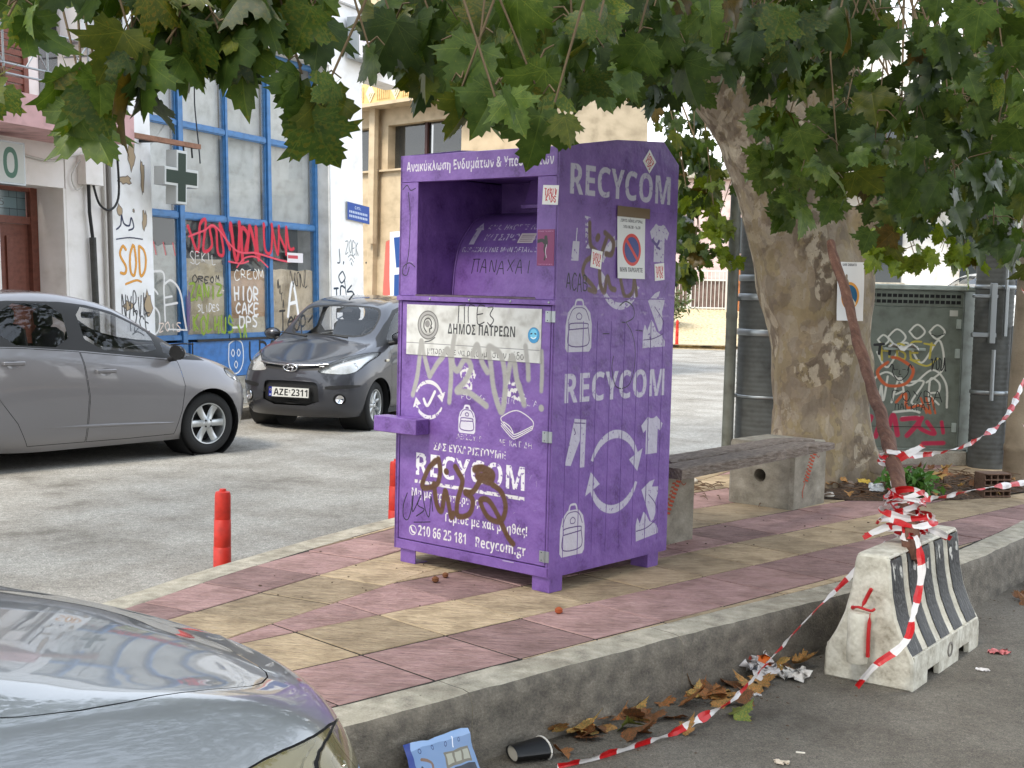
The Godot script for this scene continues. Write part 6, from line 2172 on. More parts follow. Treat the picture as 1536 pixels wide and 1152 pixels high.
func net_of(table: Array, stretch := Vector3.ONE, push := 0.0) -> Array:
	var out := []
	for row in table:
		var r := []
		for q in row: r.append(Vector3(pushed(q[0], push), q[1], q[2]) * stretch)
		out.append(r)
	return out


func shell(net: Array, su := 7, sv := 5) -> Soup:
	var R := net.size()
	var C: int = net[0].size()
	var flip := Vector3(1, 1, -1)
	var get := func(j: int, i: int) -> Vector3:
		var m := Vector3.ONE
		if i < 0:
			i = -i
			m = flip
		if i >= C:
			i = 2 * (C - 1) - i
			m *= flip
		if j >= R:
			j = 2 * (R - 1) - j
			m *= flip
		j = maxi(j, 0)
		return net[j][i] * m
	var pts := []
	for jj in (R - 1) * sv + 1:
		var j := mini(jj / sv, R - 2)
		var tj := float(jj - j * sv) / sv
		var row := []
		for ii in (C - 1) * su + 1:
			var i := mini(ii / su, C - 2)
			var ti := float(ii - i * su) / su
			var q := []
			for a in range(-1, 3):
				var p0: Vector3 = get.call(j + a, i - 1)
				var p1: Vector3 = get.call(j + a, i)
				var p2: Vector3 = get.call(j + a, i + 1)
				var p3: Vector3 = get.call(j + a, i + 2)
				q.append(p1.cubic_interpolate(p2, p0, p3, ti))
			row.append((q[1] as Vector3).cubic_interpolate(q[2], q[0], q[3], tj))
		pts.append(row)
	var nr := []
	var RR := pts.size()
	var CC: int = pts[0].size()
	for j in RR:
		var row := []
		for i in CC:
			var a: Vector3 = pts[j][mini(i + 1, CC - 1)] - (pts[j][i - 1] if i > 0 else pts[j][1] * flip)
			if i == CC - 1: a = pts[j][CC - 2] * flip - pts[j][CC - 2]
			var c: Vector3 = (pts[j + 1][i] if j < RR - 1 else pts[RR - 2][i] * flip) - pts[maxi(j - 1, 0)][i]
			var m := c.cross(a)
			if m.length_squared() < 1e-14: m = Vector3.RIGHT
			m = m.normalized()
			if m.dot(pts[j][i] - Vector3(clampf(pts[j][i].x, -2.3, .1), .55, 0)) < 0: m = -m
			row.append(m)
		nr.append(row)
	var s := Soup.new()
	for side in [Vector3.ONE, flip]:
		for j in RR - 1:
			for i in CC - 1:
				for q in [[[j, i], [j, i + 1], [j + 1, i + 1]], [[j, i], [j + 1, i + 1], [j + 1, i]]]:
					for k in q:
						s.v.append(pts[k[0]][k[1]] * side)
						s.n.append(nr[k[0]][k[1]] * side)
	return s


func cut(s: Soup, poly: Array, view: String, sgn := 1.0) -> Soup:
	# takes the part of the shell inside the outline, as seen along an axis, out of it
	var pg := PackedVector2Array()
	for p in poly: pg.append(p if p is Vector2 else Vector2(p[0], p[1]))
	if Geometry2D.is_polygon_clockwise(pg): pg.reverse()
	var lo := pg[0]
	var hi := pg[0]
	for p in pg:
		lo = lo.min(p)
		hi = hi.max(p)
	var keep := Soup.new()
	var got := Soup.new()
	for k in range(0, s.v.size(), 3):
		var A := []
		var fits := true
		var nn := s.n[k] + s.n[k + 1] + s.n[k + 2]
		for i in 3:
			var p := s.v[k + i]
			match view:
				"side": A.append(Vector2(p.x, p.y))
				"front": A.append(Vector2(p.z, p.y))
				"rear": A.append(Vector2(p.z, p.y))
				"top": A.append(Vector2(p.x, p.z))
		match view:
			"side": fits = nn.z * sgn > .25 and (s.v[k].z + s.v[k + 1].z) * sgn > .02
			"front": fits = nn.x > .03 and s.v[k].x > -1.4
			"rear": fits = nn.x < -.03 and s.v[k].x < -1.8
			"top": fits = nn.y > .2
		var a: Vector2 = A[0]
		var b: Vector2 = A[1]
		var c: Vector2 = A[2]
		var mn := a.min(b).min(c)
		var mx := a.max(b).max(c)
		var det := (b - a).cross(c - a)
		if not fits or mx.x < lo.x or mn.x > hi.x or mx.y < lo.y or mn.y > hi.y or absf(det) < 1e-9:
			for i in 3:
				keep.v.append(s.v[k + i])
				keep.n.append(s.n[k + i])
			continue
		var t := PackedVector2Array([a, b, c])
		if det < 0: t = PackedVector2Array([a, c, b])
		for job in [[Geometry2D.intersect_polygons(t, pg), got], [Geometry2D.clip_polygons(t, pg), keep]]:
			for piece in job[0]:
				if Geometry2D.is_polygon_clockwise(piece): continue
				for i in Geometry2D.triangulate_polygon(piece):
					var p: Vector2 = piece[i]
					var wb := (p - a).cross(c - a) / det
					var wc := (b - a).cross(p - a) / det
					var wa := 1.0 - wb - wc
					job[1].v.append(s.v[k] * wa + s.v[k + 1] * wb + s.v[k + 2] * wc)
					job[1].n.append((s.n[k] * wa + s.n[k + 1] * wb + s.n[k + 2] * wc).normalized())
	s.v = keep.v
	s.n = keep.n
	return got


func ring_of(c: Vector2, r: float, n := 40) -> Array:
	var o := []
	for k in n: o.append(c + Vector2.from_angle(TAU * k / n) * r)
	return o


func shrunk(poly: Array, d: float) -> Array:
	var pg := PackedVector2Array()
	for p in poly: pg.append(p if p is Vector2 else Vector2(p[0], p[1]))
	var o := Geometry2D.offset_polygon(pg, -d, Geometry2D.JOIN_MITER)
	return Array(o[0]) if o.size() else Array(pg)


func rounded(poly: Array, cuts := 2) -> Array:
	# corner cutting
	var p := []
	for q in poly: p.append(q if q is Vector2 else Vector2(q[0], q[1]))
	for k in cuts:
		var o := []
		for i in p.size():
			var a: Vector2 = p[i]
			var b: Vector2 = p[(i + 1) % p.size()]
			o.append(a.lerp(b, .22))
			o.append(a.lerp(b, .78))
		p = o
	return p


func mirrored(poly: Array) -> Array:
	var o := []
	for q in poly:
		var p: Vector2 = q if q is Vector2 else Vector2(q[0], q[1])
		o.append(Vector2(-p.x, p.y))
	o.reverse()
	return o


func wheel(parent: Node, at: Vector3, side: float, r: float, kind: String, turn := 0.0) -> void:
	var w := Node3D.new()
	w.name = "wheel"
	parent.add_child(w, true)
	w.position = at
	w.basis = Basis(Vector3.UP, turn) * Basis(Vector3.RIGHT, PI / 2 * side)   # local y points outwards
	var b := B.new()
	var rr := r * .66
	b.lathe([Vector2(rr, -.17), Vector2(r * .9, -.175), Vector2(r * .985, -.15), Vector2(r, -.12), Vector2(r, -.06), Vector2(r * .985, -.03), Vector2(r * .93, -.006), Vector2(r * .8, .0), Vector2(rr * 1.03, -.006), Vector2(rr, -.02)], 48)
	put("tyre", b, M.rubber, w)
	var silver := mat(Color(.72, .73, .73), .32, .75)
	b = B.new()
	b.lathe([Vector2(rr * .98, -.17), Vector2(rr * .98, -.012), Vector2(rr * 1.01, -.008), Vector2(rr * 1.0, -.004), Vector2(rr * .95, -.006), Vector2(rr * .92, -.03), Vector2(rr * .9, -.16)], 48)
	var rim := put("rim", b, silver, w)
	b = B.new()
	b.lathe([Vector2(rr * .9, -.13), Vector2(0, -.13)], 24)
	put("brake", b, M.dark_metal, w)
	var n := 6 if kind == "six" else 9
	for k in n:
		var a := TAU * k / n
		b = B.new()
		var g := []
		var wide := .30 if kind == "six" else .17
		for i in 6:
			var f := i / 5.0
			var rad := lerpf(rr * .12, rr * .95, f)
			var half := lerpf(.10, wide * .5, f) * rad / maxf(rad, .02)
			var hgt := -.012 - .03 * (1.0 - f) * f * 2.0 - .008 * f
			var row := []
			for q in [[-1.0, -.02], [-.7, 0.0], [.7, 0.0], [1.0, -.02]]:
				var ww: float = q[0] * lerpf(rr * .16, rr * wide * .62, f)
				row.append(Vector3(cos(a) * rad - sin(a) * ww, hgt + q[1], sin(a) * rad + cos(a) * ww))
			g.append(row)
		b.grid(g)
		if b.n[20].y < 0:
			b = B.new()
			b.grid(g, [], true)
		put("spoke", b, silver, rim)
	b = B.new()
	b.lathe([Vector2(rr * .26, -.04), Vector2(rr * .24, -.016), Vector2(rr * .16, -.008), Vector2(0, -.006)], 20)
	put("hub_cap", b, silver, rim)
	for k in 4:
		b = B.new()
		var a := TAU * (k + .5) / 4
		b.lathe([Vector2(rr * .045, -.02), Vector2(rr * .045, -.0125), Vector2(0, -.0125)], 8, Transform3D(Basis.IDENTITY, Vector3(cos(a), 0, sin(a)) * rr * .2 + Vector3(0, .006, 0)))
		put("bolt", b, M.dark_metal, rim)


func paint_coat(col: Color, metal := .55) -> StandardMaterial3D:
	var m := mat(col, .36, metal)
	m.clearcoat_enabled = true
	m.clearcoat = 1.0
	m.clearcoat_roughness = .04
	return m


func car(spec: Dictionary) -> Node3D:
	var t := thing("parked_car", spec.label, "car", spec.at, 0.0, "cars around the junction")
	var f: Vector3 = spec.forward
	t.basis = Basis(f, Vector3.UP, Vector3(-f.z, 0, f.x))
	var wb: float = spec.wheelbase
	var r: float = spec.tyre
	var push: float = spec.get("push", 0.0)
	var s := shell(net_of(spec.net, spec.get("stretch", Vector3.ONE), push))
	if push > 0.0:
		spec.house = pushed_outline(spec.house, push)
		spec.windows = spec.windows.map(func(q): return pushed_outline(q, push))
		spec.doors = spec.doors.map(func(q): return pushed_outline(q, push))
		spec.handles = spec.handles.map(func(q): return Vector2(q.x - push, q.y))
		spec.bonnet = pushed_outline(spec.bonnet, push)
		spec.mirror.x -= push
		spec.wiper.x -= push * .7
		spec.inner_mirror.x -= push
		wb += push
	var coat: Material = spec.coat
	var tint := glass(Color(.05, .06, .06), .22)
	# wheel arches
	for sg in [-1.0, 1.0]:
		for x in [0.0, -wb]:
			cut(s, ring_of(Vector2(x, r * 1.02), r * 1.13), "side", sg)
			var b := B.new()
			b.lathe([Vector2(r * 1.14, -.34), Vector2(r * 1.14, .0)], 32, Transform3D(Basis(Vector3.RIGHT, PI / 2 * sg), Vector3(x, r * 1.02, sg * (spec.half - .035))))
			b.lathe([Vector2(r * 1.14, -.34), Vector2(0, -.34)], 32, Transform3D(Basis(Vector3.RIGHT, PI / 2 * sg), Vector3(x, r * 1.02, sg * (spec.half - .035))))
			put("wheel_well", b, M.black_plastic, t)
			wheel(t, Vector3(x, r, sg * (spec.half - .045)), sg, r, spec.rim, (.0 if x < -.1 else spec.get("steer", 0.0)))
	# glazed sides
	for sg in [-1.0, 1.0]:
		var trim := cut(s, spec.house, "side", sg)
		for w in spec.windows:
			var pane := cut(trim, rounded(w, 1), "side", sg)
			if pane.v.size(): put("side_window", pane.builder(), tint, t)
		if trim.v.size(): put("window_trim", trim.builder(), M.black_plastic, t)
		for d in spec.doors:
			var whole := cut(s, d, "side", sg)
			var leaf := cut(whole, shrunk(d, .005), "side", sg)
			var dn := put("door", leaf.builder(), coat, t)
			if whole.v.size(): put("door_gap", whole.builder(.006), M.black, t)
			# handle
			var hx: float = d[0][0] if d[0] is Array else d[0].x
			var hp: Vector2 = spec.handles[spec.doors.find(d)]
			var zz := 0.0
			for k in leaf.v.size():
				if Vector2(leaf.v[k].x, leaf.v[k].y).distance_to(hp) < .09: zz = maxf(zz, absf(leaf.v[k].z))
			var b := B.new()
			b.box(Vector3(hp.x, hp.y + .006, sg * (zz + .022)), Vector3(.20, .034, .022), .009)
			b.box(Vector3(hp.x - .085, hp.y + .006, sg * (zz + .004)), Vector3(.03, .03, .03), .004)
			b.box(Vector3(hp.x + .085, hp.y + .006, sg * (zz + .004)), Vector3(.03, .03, .03), .004)
			put("handle", b, coat, dn)
			b = B.new()
			b.lathe([Vector2(.034, .002), Vector2(.0, -.006)], 20, Transform3D(Basis(Vector3.RIGHT, PI / 2 * sg).scaled_local(Vector3(1.8, 1, 1)), Vector3(hp.x, hp.y - .004, sg * (zz + .001))))
			put("handle_dish", b, coat, dn)
	# windscreens
	for q in [["front", spec.screen, "windscreen"], ["rear", spec.back_screen, "rear_window"]]:
		var rubber := cut(s, rounded(q[1], 2), q[0])
		var pane := cut(rubber, rounded(shrunk(q[1], .022), 2), q[0])
		if pane.v.size(): put(q[2], pane.builder(), glass(Color(.05, .06, .06), .10) if q[0] == "front" else tint, t)
		if rubber.v.size(): put("screen_seal", rubber.builder(), M.black_plastic, t)
	# lamps
	for poly in [spec.lamp, mirrored(spec.lamp)]:
		var whole := cut(s, rounded(poly, 2), "front")
		var lens := cut(whole, rounded(shrunk(poly, .006), 2), "front")
		if whole.v.size(): put("lamp_gap", whole.builder(.004), M.black, t)
		if lens.v.size():
			var l := put("headlight", lens.builder(), spec.lens, t)
			put("reflector", lens.builder(.045), spec.reflector, l)
			var mid := Vector3.ZERO
			var mn := Vector3.ZERO
			for k in lens.v.size():
				mid += lens.v[k]
				mn += lens.n[k]
			mid /= lens.v.size()
			mn = mn.normalized()
			for q in [[-.05, .042], [.06, .036]]:
				var b := B.new()
				var at := mid + Vector3(-absf(q[0]) * .6 + .02, q[0] * .35, -signf(mid.z) * q[0]) - mn * .035
				b.lathe([Vector2(q[1], .0), Vector2(q[1] * .95, .006), Vector2(q[1] * .8, -.006), Vector2(q[1] * .5, .004), Vector2(0, .010)], 20, Transform3D(Basis(Quaternion(Vector3.UP, Vector3(.97, .1, signf(mid.z) * .2).normalized())), at))
				put("lamp_bowl", b, M.chrome, l)
	if spec.has("side_lamp"):
		for sg in [-1.0, 1.0]:
			var whole := cut(s, rounded(spec.side_lamp, 2), "side", sg)
			var lens := cut(whole, rounded(shrunk(spec.side_lamp, .004), 2), "side", sg)
			if whole.v.size(): put("lamp_gap", whole.builder(.004), M.black, t)
			if lens.v.size(): put("reflector", lens.builder(.04), spec.reflector, put("headlight", lens.builder(), spec.lens, t))
	for q in spec.get("front_cuts", []):
		# name, outline, material, inset
		var polys := [q[1]] if q[4] == 0 else [q[1], mirrored(q[1])]
		for poly in polys:
			var got := cut(s, rounded(poly, q[5]), "front")
			if got.v.size(): put(q[0], got.builder(q[3]), q[2], t)
	for poly in [spec.tail, mirrored(spec.tail)]:
		var got := cut(s, rounded(poly, 2), "rear")
		if got.v.size(): put("tail_light", got.builder(), mat(Color(.45, .03, .03), .15), t)
	# bonnet shut line
	if spec.has("bonnet"):
		var lid_line := rounded(spec.bonnet, 2)
		var whole := cut(s, lid_line, "top")
		var lid := cut(whole, shrunk(lid_line, .0035), "top")
		put("bonnet", lid.builder(), coat, t)
		if whole.v.size(): put("bonnet_gap", whole.builder(.005), M.black, t)
	put("body", s.builder(), coat, t)
	# underside, cabin floor, seats, dashboard
	var b := B.new()
	b.box(Vector3(-1.2, .30, 0), Vector3(3.4, .22, 1.1), .02)
	b.box(Vector3(-1.25, .30, 0), Vector3(1.6, .24, 1.46), .02)
	put("underbody", b, M.black, t)
	var dark := mat(Color(.16, .16, .165), .8)
	b = B.new()
	b.box(Vector3(-.42, .84, 0), Vector3(.5, .28, 1.3), .08)
	put("dashboard", b, dark, t)
	for z in [-.34, .34]:
		b = B.new()
		b.box(Vector3(-1.12, .62, z), Vector3(.5, .2, .46), .06)
		b.box(Vector3(-1.38, .92, z), Vector3(.14, .62, .44), .06, Basis(Vector3.BACK, .18))
		b.box(Vector3(-1.47, 1.30, z), Vector3(.09, .18, .25), .04, Basis(Vector3.BACK, .12))
		put("seat", b, dark, t)
	b = B.new()
	b.box(Vector3(-2.15, .92, 0), Vector3(.14, .62, 1.2), .06, Basis(Vector3.BACK, .2))
	for z in [-.36, .36]: b.box(Vector3(-2.25, 1.27, z), Vector3(.08, .15, .24), .035)
	put("rear_seat", b, dark, t)
	b = B.new()
	var wheel_path := []
	for k in 25: wheel_path.append(Vector3(-.72, 1.0, -.34) + Basis(Vector3.BACK, .45) * Vector3(0, cos(TAU * k / 24), sin(TAU * k / 24)) * .18)
	b.tube(wheel_path, [.014], 6, false)
	b.tube([Vector3(-.72, 1.0, -.34), Vector3(-.5, .9, -.34)], [.03], 8)
	put("steering_wheel", b, M.black_plastic, t)
	b = B.new()
	b.box(spec.inner_mirror, Vector3(.03, .06, .22), .012)
	put("inner_mirror", b, M.black_plastic, t)
	# door mirrors
	for sg in [-1.0, 1.0]:
		var mp: Vector3 = spec.mirror * Vector3(1, 1, sg)
		b = B.new()
		var g := []
		for i in 9:
			var row := []
			for k in 17:
				var a := TAU * k / 16
				var th := PI * .5 * i / 8.0
				row.append(mp + Vector3(.085 * sin(PI * .5 - th) , .068 * sin(a) * sin(th), .105 * cos(a) * sin(th)))
			g.append(row)
		b.grid(g)
		if b.n[200].dot(b.v[200] - mp) < 0:
			b = B.new()
			b.grid(g, [], true)
		var cap := put("mirror", b, spec.get("mirror_coat", coat), t)
		b = B.new()
		b.lathe([Vector2(1, -.03), Vector2(1, .0), Vector2(.9, .004), Vector2(0, .004)], 20, Transform3D(Basis(Vector3(0, 0, .105), Vector3(-1, 0, 0), Vector3(0, .068, 0)), mp))
		put("mirror_shell", b, M.black_plastic, cap)
		b = B.new()
		b.tube([mp + Vector3(.02, -.05, -sg * .04), mp + Vector3(.03, -.075, -sg * .17)], [.03, .022], 8)
		put("mirror_foot", b, M.black_plastic, cap)
	# wipers
	for z in [-.32, .22]:
		b = B.new()
		var x0: float = spec.wiper.x
		var y0: float = spec.wiper.y
		b.tube([Vector3(x0, y0, z), Vector3(x0 - .05, y0 + .03, z + .3), Vector3(x0 - .06, y0 + .035, z + .5)], [.012, .008, .006], 6)
		put("wiper", b, M.black_plastic, t)
	return t


func plate_of(t: Node, text: String, at: Vector3, lean: float, turn := PI / 2) -> void:
	var p := Paint.new(.52, .115, 900)
	p.rect(Rect2(0, 0, .6, .2), Color(.10, .10, .11))
	p.rect(Rect2(.004, .004, .512, .107), Color(.82, .82, .80))
	p.rect(Rect2(.004, .004, .042, .107), Color(.06, .14, .50))
	words(p, "GR", .012, .10, .02, .026, Color(.85, .85, .85))
	p.disc(Vector2(.025, .035), .012, Color(.85, .75, .2), .009)
	words(p, text.split("-")[0], .066, .095, .075, .185, Color(.08, .08, .09))
	words(p, text.split("-")[1], .295, .095, .075, .205, Color(.08, .08, .09))
	p.disc(Vector2(.272, .04), .010, Color(.4, .4, .42))
	p.rect(Rect2(.258, .06, .028, .006), Color(.4, .4, .42))
	var tr := Transform3D(Basis(Vector3.UP, turn) * Basis(Vector3.RIGHT, lean), at)
	var b := B.new()
	b.quad(tr * Vector3(-.26, -.0575, .006), tr * Vector3(.26, -.0575, .006), tr * Vector3(.26, .0575, .006), tr * Vector3(-.26, .0575, .006), tr.basis * Vector3.BACK)
	var n := put("number_plate", b, picture(p.img, .35), t)
	b = B.new()
	b.box(tr * Vector3(0, 0, -.004), Vector3(.54, .135, .014), .003, tr.basis)
	put("plate_holder", b, M.black_plastic, n)


func build_cars() -> void:
	var clear_lens := glass(Color(.9, .92, .92), .06)
	var bright := mat(Color(.80, .80, .79), .22, .55)
	# silver car crossing on the left
	var tall := {
		"label": "silver hatchback seen from the side, left of the dark grey car", "at": Vector3(-3.52, ROAD, -13.03), "forward": Vector3(.656, 0, -.755), "net": NET_TALL, "wheelbase": 2.5, "tyre": .30, "half": .845, "rim": "six",
		"coat": paint_coat(Color(.49, .485, .495), .55),
		"house": [[-.02, .905], [-.16, .985], [-.46, 1.135], [-.72, 1.268], [-.95, 1.372], [-1.2, 1.428], [-1.45, 1.455], [-1.95, 1.46], [-2.4, 1.42], [-2.66, 1.34], [-2.72, 1.14], [-2.4, 1.085], [-1.9, 1.068], [-1.32, 1.025], [-.8, .97], [-.36, .93]],
		"windows": [[[-1.29, 1.045], [-1.335, 1.425], [-1.0, 1.365], [-.72, 1.24], [-.585, 1.165], [-.56, .985]], [[-.49, .965], [-.49, 1.115], [-.28, 1.0], [-.15, .945]], [[-1.45, 1.055], [-1.47, 1.435], [-2.02, 1.44], [-2.10, 1.095]], [[-2.2, 1.10], [-2.15, 1.425], [-2.45, 1.385], [-2.62, 1.29], [-2.62, 1.14]]],
		"doors": [[[-.36, .915], [-.30, .68], [-.33, .45], [-.40, .225], [-.9, .215], [-1.32, .215], [-1.30, .62], [-1.37, 1.018], [-.8, .962]], [[-1.375, 1.022], [-1.307, .62], [-1.327, .215], [-1.88, .215], [-1.98, .42], [-2.12, .60], [-2.22, .75], [-2.2, 1.07], [-1.9, 1.06]]],
		"handles": [Vector2(-1.15, .84), Vector2(-2.02, .93)],
		"screen": [[-.57, 1.05], [.57, 1.05], [.52, 1.40], [.3, 1.43], [-.3, 1.43], [-.52, 1.40]], "back_screen": [[-.5, 1.06], [.5, 1.06], [.44, 1.32], [-.44, 1.32]],
		"lamp": [[.40, .70], [.46, .63], [.72, .66], [.79, .74], [.74, .84], [.60, .80]], "lens": clear_lens, "reflector": bright, "tail": [[.55, .8], [.75, .8], [.72, 1.05], [.6, 1.05]],
		"front_cuts": [["grille", [[-.42, .63], [.42, .63], [.36, .72], [-.36, .72]], M.black_plastic, .01, 0, 1], ["air_intake", [[-.45, .28], [.45, .28], [.40, .44], [-.40, .44]], M.black_plastic, .02, 0, 1]],
		"bonnet": [[.50, -.42], [.535, 0], [.50, .42], [.33, .60], [.05, .70], [-.09, .58], [-.07, 0], [-.09, -.58], [.05, -.70], [.33, -.60]],
		"inner_mirror": Vector3(-.82, 1.32, 0), "mirror": Vector3(-.47, 1.0, .93), "wiper": Vector2(-.07, 1.03)}
	var t := car(tall)
	for sg in [-1.0, 1.0]:
		var b := B.new()
		var rows := []
		for k in 9:
			var x := lerpf(-.42, -1.78, k / 8.0)
			var y := lerpf(.335, .365, k / 8.0)
			var e := sin(PI * k / 8.0)
			rows.append([Vector3(x, y + .008 + .014 * e, sg * .832), Vector3(x, y + .004, sg * (.838 + .012 * e)), Vector3(x, y - .012, sg * .828)])
		b.grid(rows)
		if b.n[30].z * sg < 0:
			b = B.new()
			b.grid(rows, [], true)
		put("door_moulding", b, tall.coat, t)
	# dark grey car at the kerb
	var small := {
		"label": "dark grey small hatchback parked facing forward before the shop", "at": Vector3(-2.27, ROAD, -15.28), "forward": Vector3(-.342, 0, .940), "net": NET_SMALL, "wheelbase": 2.38, "tyre": .283, "half": .79, "rim": "nine", "steer": .10,
		"coat": paint_coat(Color(.235, .24, .265), .5),
		"house": [[-.08, .95], [-.18, 1.02], [-.44, 1.205], [-.73, 1.375], [-1.0, 1.43], [-1.25, 1.46], [-1.8, 1.465], [-2.3, 1.42], [-2.5, 1.33], [-2.55, 1.12], [-2.2, 1.08], [-1.7, 1.065], [-1.25, 1.04], [-.75, 1.01], [-.34, .98]],
		"windows": [[[-1.22, 1.06], [-1.22, 1.43], [-.95, 1.395], [-.72, 1.325], [-.45, 1.14], [-.30, 1.005]], [[-1.34, 1.07], [-1.34, 1.44], [-1.85, 1.44], [-2.0, 1.09]], [[-2.1, 1.10], [-1.98, 1.43], [-2.28, 1.39], [-2.42, 1.29], [-2.42, 1.13]]],
		"doors": [[[-.34, .965], [-.30, .7], [-.34, .24], [-1.25, .23], [-1.25, 1.03], [-.75, 1.0]], [[-1.256, 1.03], [-1.256, .23], [-1.85, .23], [-2.02, .5], [-2.12, .7], [-2.1, 1.06], [-1.7, 1.055]]],
		"handles": [Vector2(-1.08, .84), Vector2(-1.9, .9)],
		"screen": [[-.555, 1.045], [0, 1.065], [.555, 1.045], [.535, 1.38], [.3, 1.425], [-.3, 1.425], [-.535, 1.38]], "back_screen": [[-.46, 1.06], [.46, 1.06], [.42, 1.32], [-.42, 1.32]],
		"lamp": [[.30, .675], [.62, .655], [.73, .70], [.755, .90], [.70, .90], [.52, .84], [.38, .745]], "lens": clear_lens, "reflector": bright, "tail": [[.5, .85], [.7, .85], [.66, 1.2], [.55, 1.2]],
		"front_cuts": [
			["grille", [[-.43, .735], [-.3, .695], [.3, .695], [.43, .735], [.2, .757], [-.2, .757]], M.black_plastic, .018, 0, 1],
			["air_intake", [[-.36, .30], [.36, .30], [.345, .55], [.28, .575], [-.28, .575], [-.345, .55]], M.black_plastic, .03, 0, 1],
			["bumper_strip", [[.43, .485], [.74, .515], [.745, .55], [.42, .535]], M.black_plastic, -.004, 1, 1],
			["fog_recess", ring_of(Vector2(.575, .385), .062, 20), M.black_plastic, .012, 1, 0]],
		"bonnet": [[.54, -.40], [.585, 0], [.54, .40], [.34, .585], [.06, .66], [-.085, .53], [-.075, 0], [-.085, -.53], [.06, -.66], [.34, -.585]],
		"inner_mirror": Vector3(-.62, 1.36, 0), "mirror": Vector3(-.40, 1.06, .86), "wiper": Vector2(-.085, 1.05)}
	t = car(small)
	plate_of(t, "AZE-2311", Vector3(.705, .445, 0), -.04)
	var b: B
	for k in 4:
		var y := .32 + k * .03
		b = B.new()
		b.tube([Vector3(.61, y, -.34), Vector3(.675, y, 0), Vector3(.61, y, .34)], [.007], 6)
		put("intake_bar", b, M.dark_metal, t)
	b = B.new()
	b.tube(smooth_path([Vector3(.58, .775, -.43), Vector3(.635, .757, -.25), Vector3(.662, .752, 0), Vector3(.635, .757, .25), Vector3(.58, .775, .43)], 6), [.011], 8, true, .8)
	put("chrome_bar", b, M.chrome, t)
	# oval emblem with a slanted letter
	b = B.new()
	var em := []
	for k in 33: em.append(Vector3(.685 - .012 * absf(sin(TAU * k / 32)), .722 + .040 * sin(TAU * k / 32), .085 * cos(TAU * k / 32)))
	b.tube(em, [.009], 8, false)
	b.tube([Vector3(.678, .69, .045), Vector3(.685, .755, .022)], [.009], 6)
	b.tube([Vector3(.685, .69, -.022), Vector3(.678, .755, -.045)], [.009], 6)
	b.tube([Vector3(.683, .714, .034), Vector3(.687, .73, 0), Vector3(.683, .722, -.034)], [.008], 6)
	put("emblem", b, M.chrome, t)
	for sg in [-1.0, 1.0]:
		b = B.new()
		b.lathe([Vector2(.050, 0), Vector2(.047, .014), Vector2(.038, .004), Vector2(.0, -.01)], 20, Transform3D(Basis(Quaternion(Vector3.UP, Vector3(.86, 0, .5 * sg).normalized())), Vector3(.583, .385, .578 * sg)))
		put("fog_light", b, M.chrome, t)
		b = B.new()
		b.box(Vector3(-.20, .80, sg * .792), Vector3(.07, .03, .012), .006)
		put("indicator", b, mat(Color(.85, .82, .74), .2), t)
	b = B.new()
	b.tube([Vector3(-.74, 1.49, 0), Vector3(-.86, 1.56, 0)], [.012, .008], 6)
	put("aerial_base", b, M.black_plastic, t)
	# silver car in the foreground: nose to the island
	var near: Dictionary = tall.duplicate()
	near.label = "silver car in the foreground with a dull yellowed headlight"
	near.at = Vector3(-1.16, ROAD, -2.76)
	near.forward = Vector3(.70, 0, -.714)
	near.coat = paint_coat(Color(.55, .565, .58), .35)
	near.coat.clearcoat_roughness = .02
	near.coat.metallic_specular = .7
	near.coat.roughness = .30
	near.lens = glass(Color(.62, .58, .40), .42)
	near.reflector = mat(Color(.55, .52, .40), .35, .3)
	near.stretch = Vector3(1.12, 1.0, 1.0)
	near.push = .55
	near.side_lamp = [[.62, .59], [.62, .70], [.45, .765], [.20, .775], [.0, .715], [.28, .62]]
	near.lamp = [[.36, .64], [.44, .585], [.70, .60], [.79, .68], [.74, .755], [.58, .735]]
	t = car(near)
	# white car beyond the cabinet
	var far: Dictionary = small.duplicate()
	far.label = "white car parked far behind the green cabinet"
	far.at = Vector3(8.9, ROAD + .76, -27.0)
	far.forward = Vector3(-.96, 0, .28)
	far.coat = paint_coat(Color(.86, .86, .85), .0)
	far.erase("front_cuts")
	far.stretch = Vector3(1.15, 1.0, 1.05)
	t = car(far)

# ---------------------------------------------------------------- beyond the junction

func bollard(at: Vector3, label: String, tall := .49) -> void:
	var t := thing("bollard", label, "bollard", at, 0.0, "red plastic bollards along the kerbs")
	var red := mat(Color(.80, .17, .09), .5, 0, M.soft_blotch, 3.0)
	var b := B.new()
	b.lathe([Vector2(.05, 0), Vector2(.05, tall * .32), Vector2(.047, tall * .325), Vector2(.0485, tall * .335), Vector2(.0475, tall * .64), Vector2(.0445, tall * .645), Vector2(.046, tall * .655), Vector2(.0445, tall * .93), Vector2(.040, tall * .965), Vector2(.02, tall * .975), Vector2(.018, tall), Vector2(.0, tall)], 24)
	put("post", b, red, t)
	b = B.new()
	b.lathe([Vector2(.075, 0), Vector2(.075, .012), Vector2(.05, .02), Vector2(0, .02)], 24)
	put("foot", b, red, t)


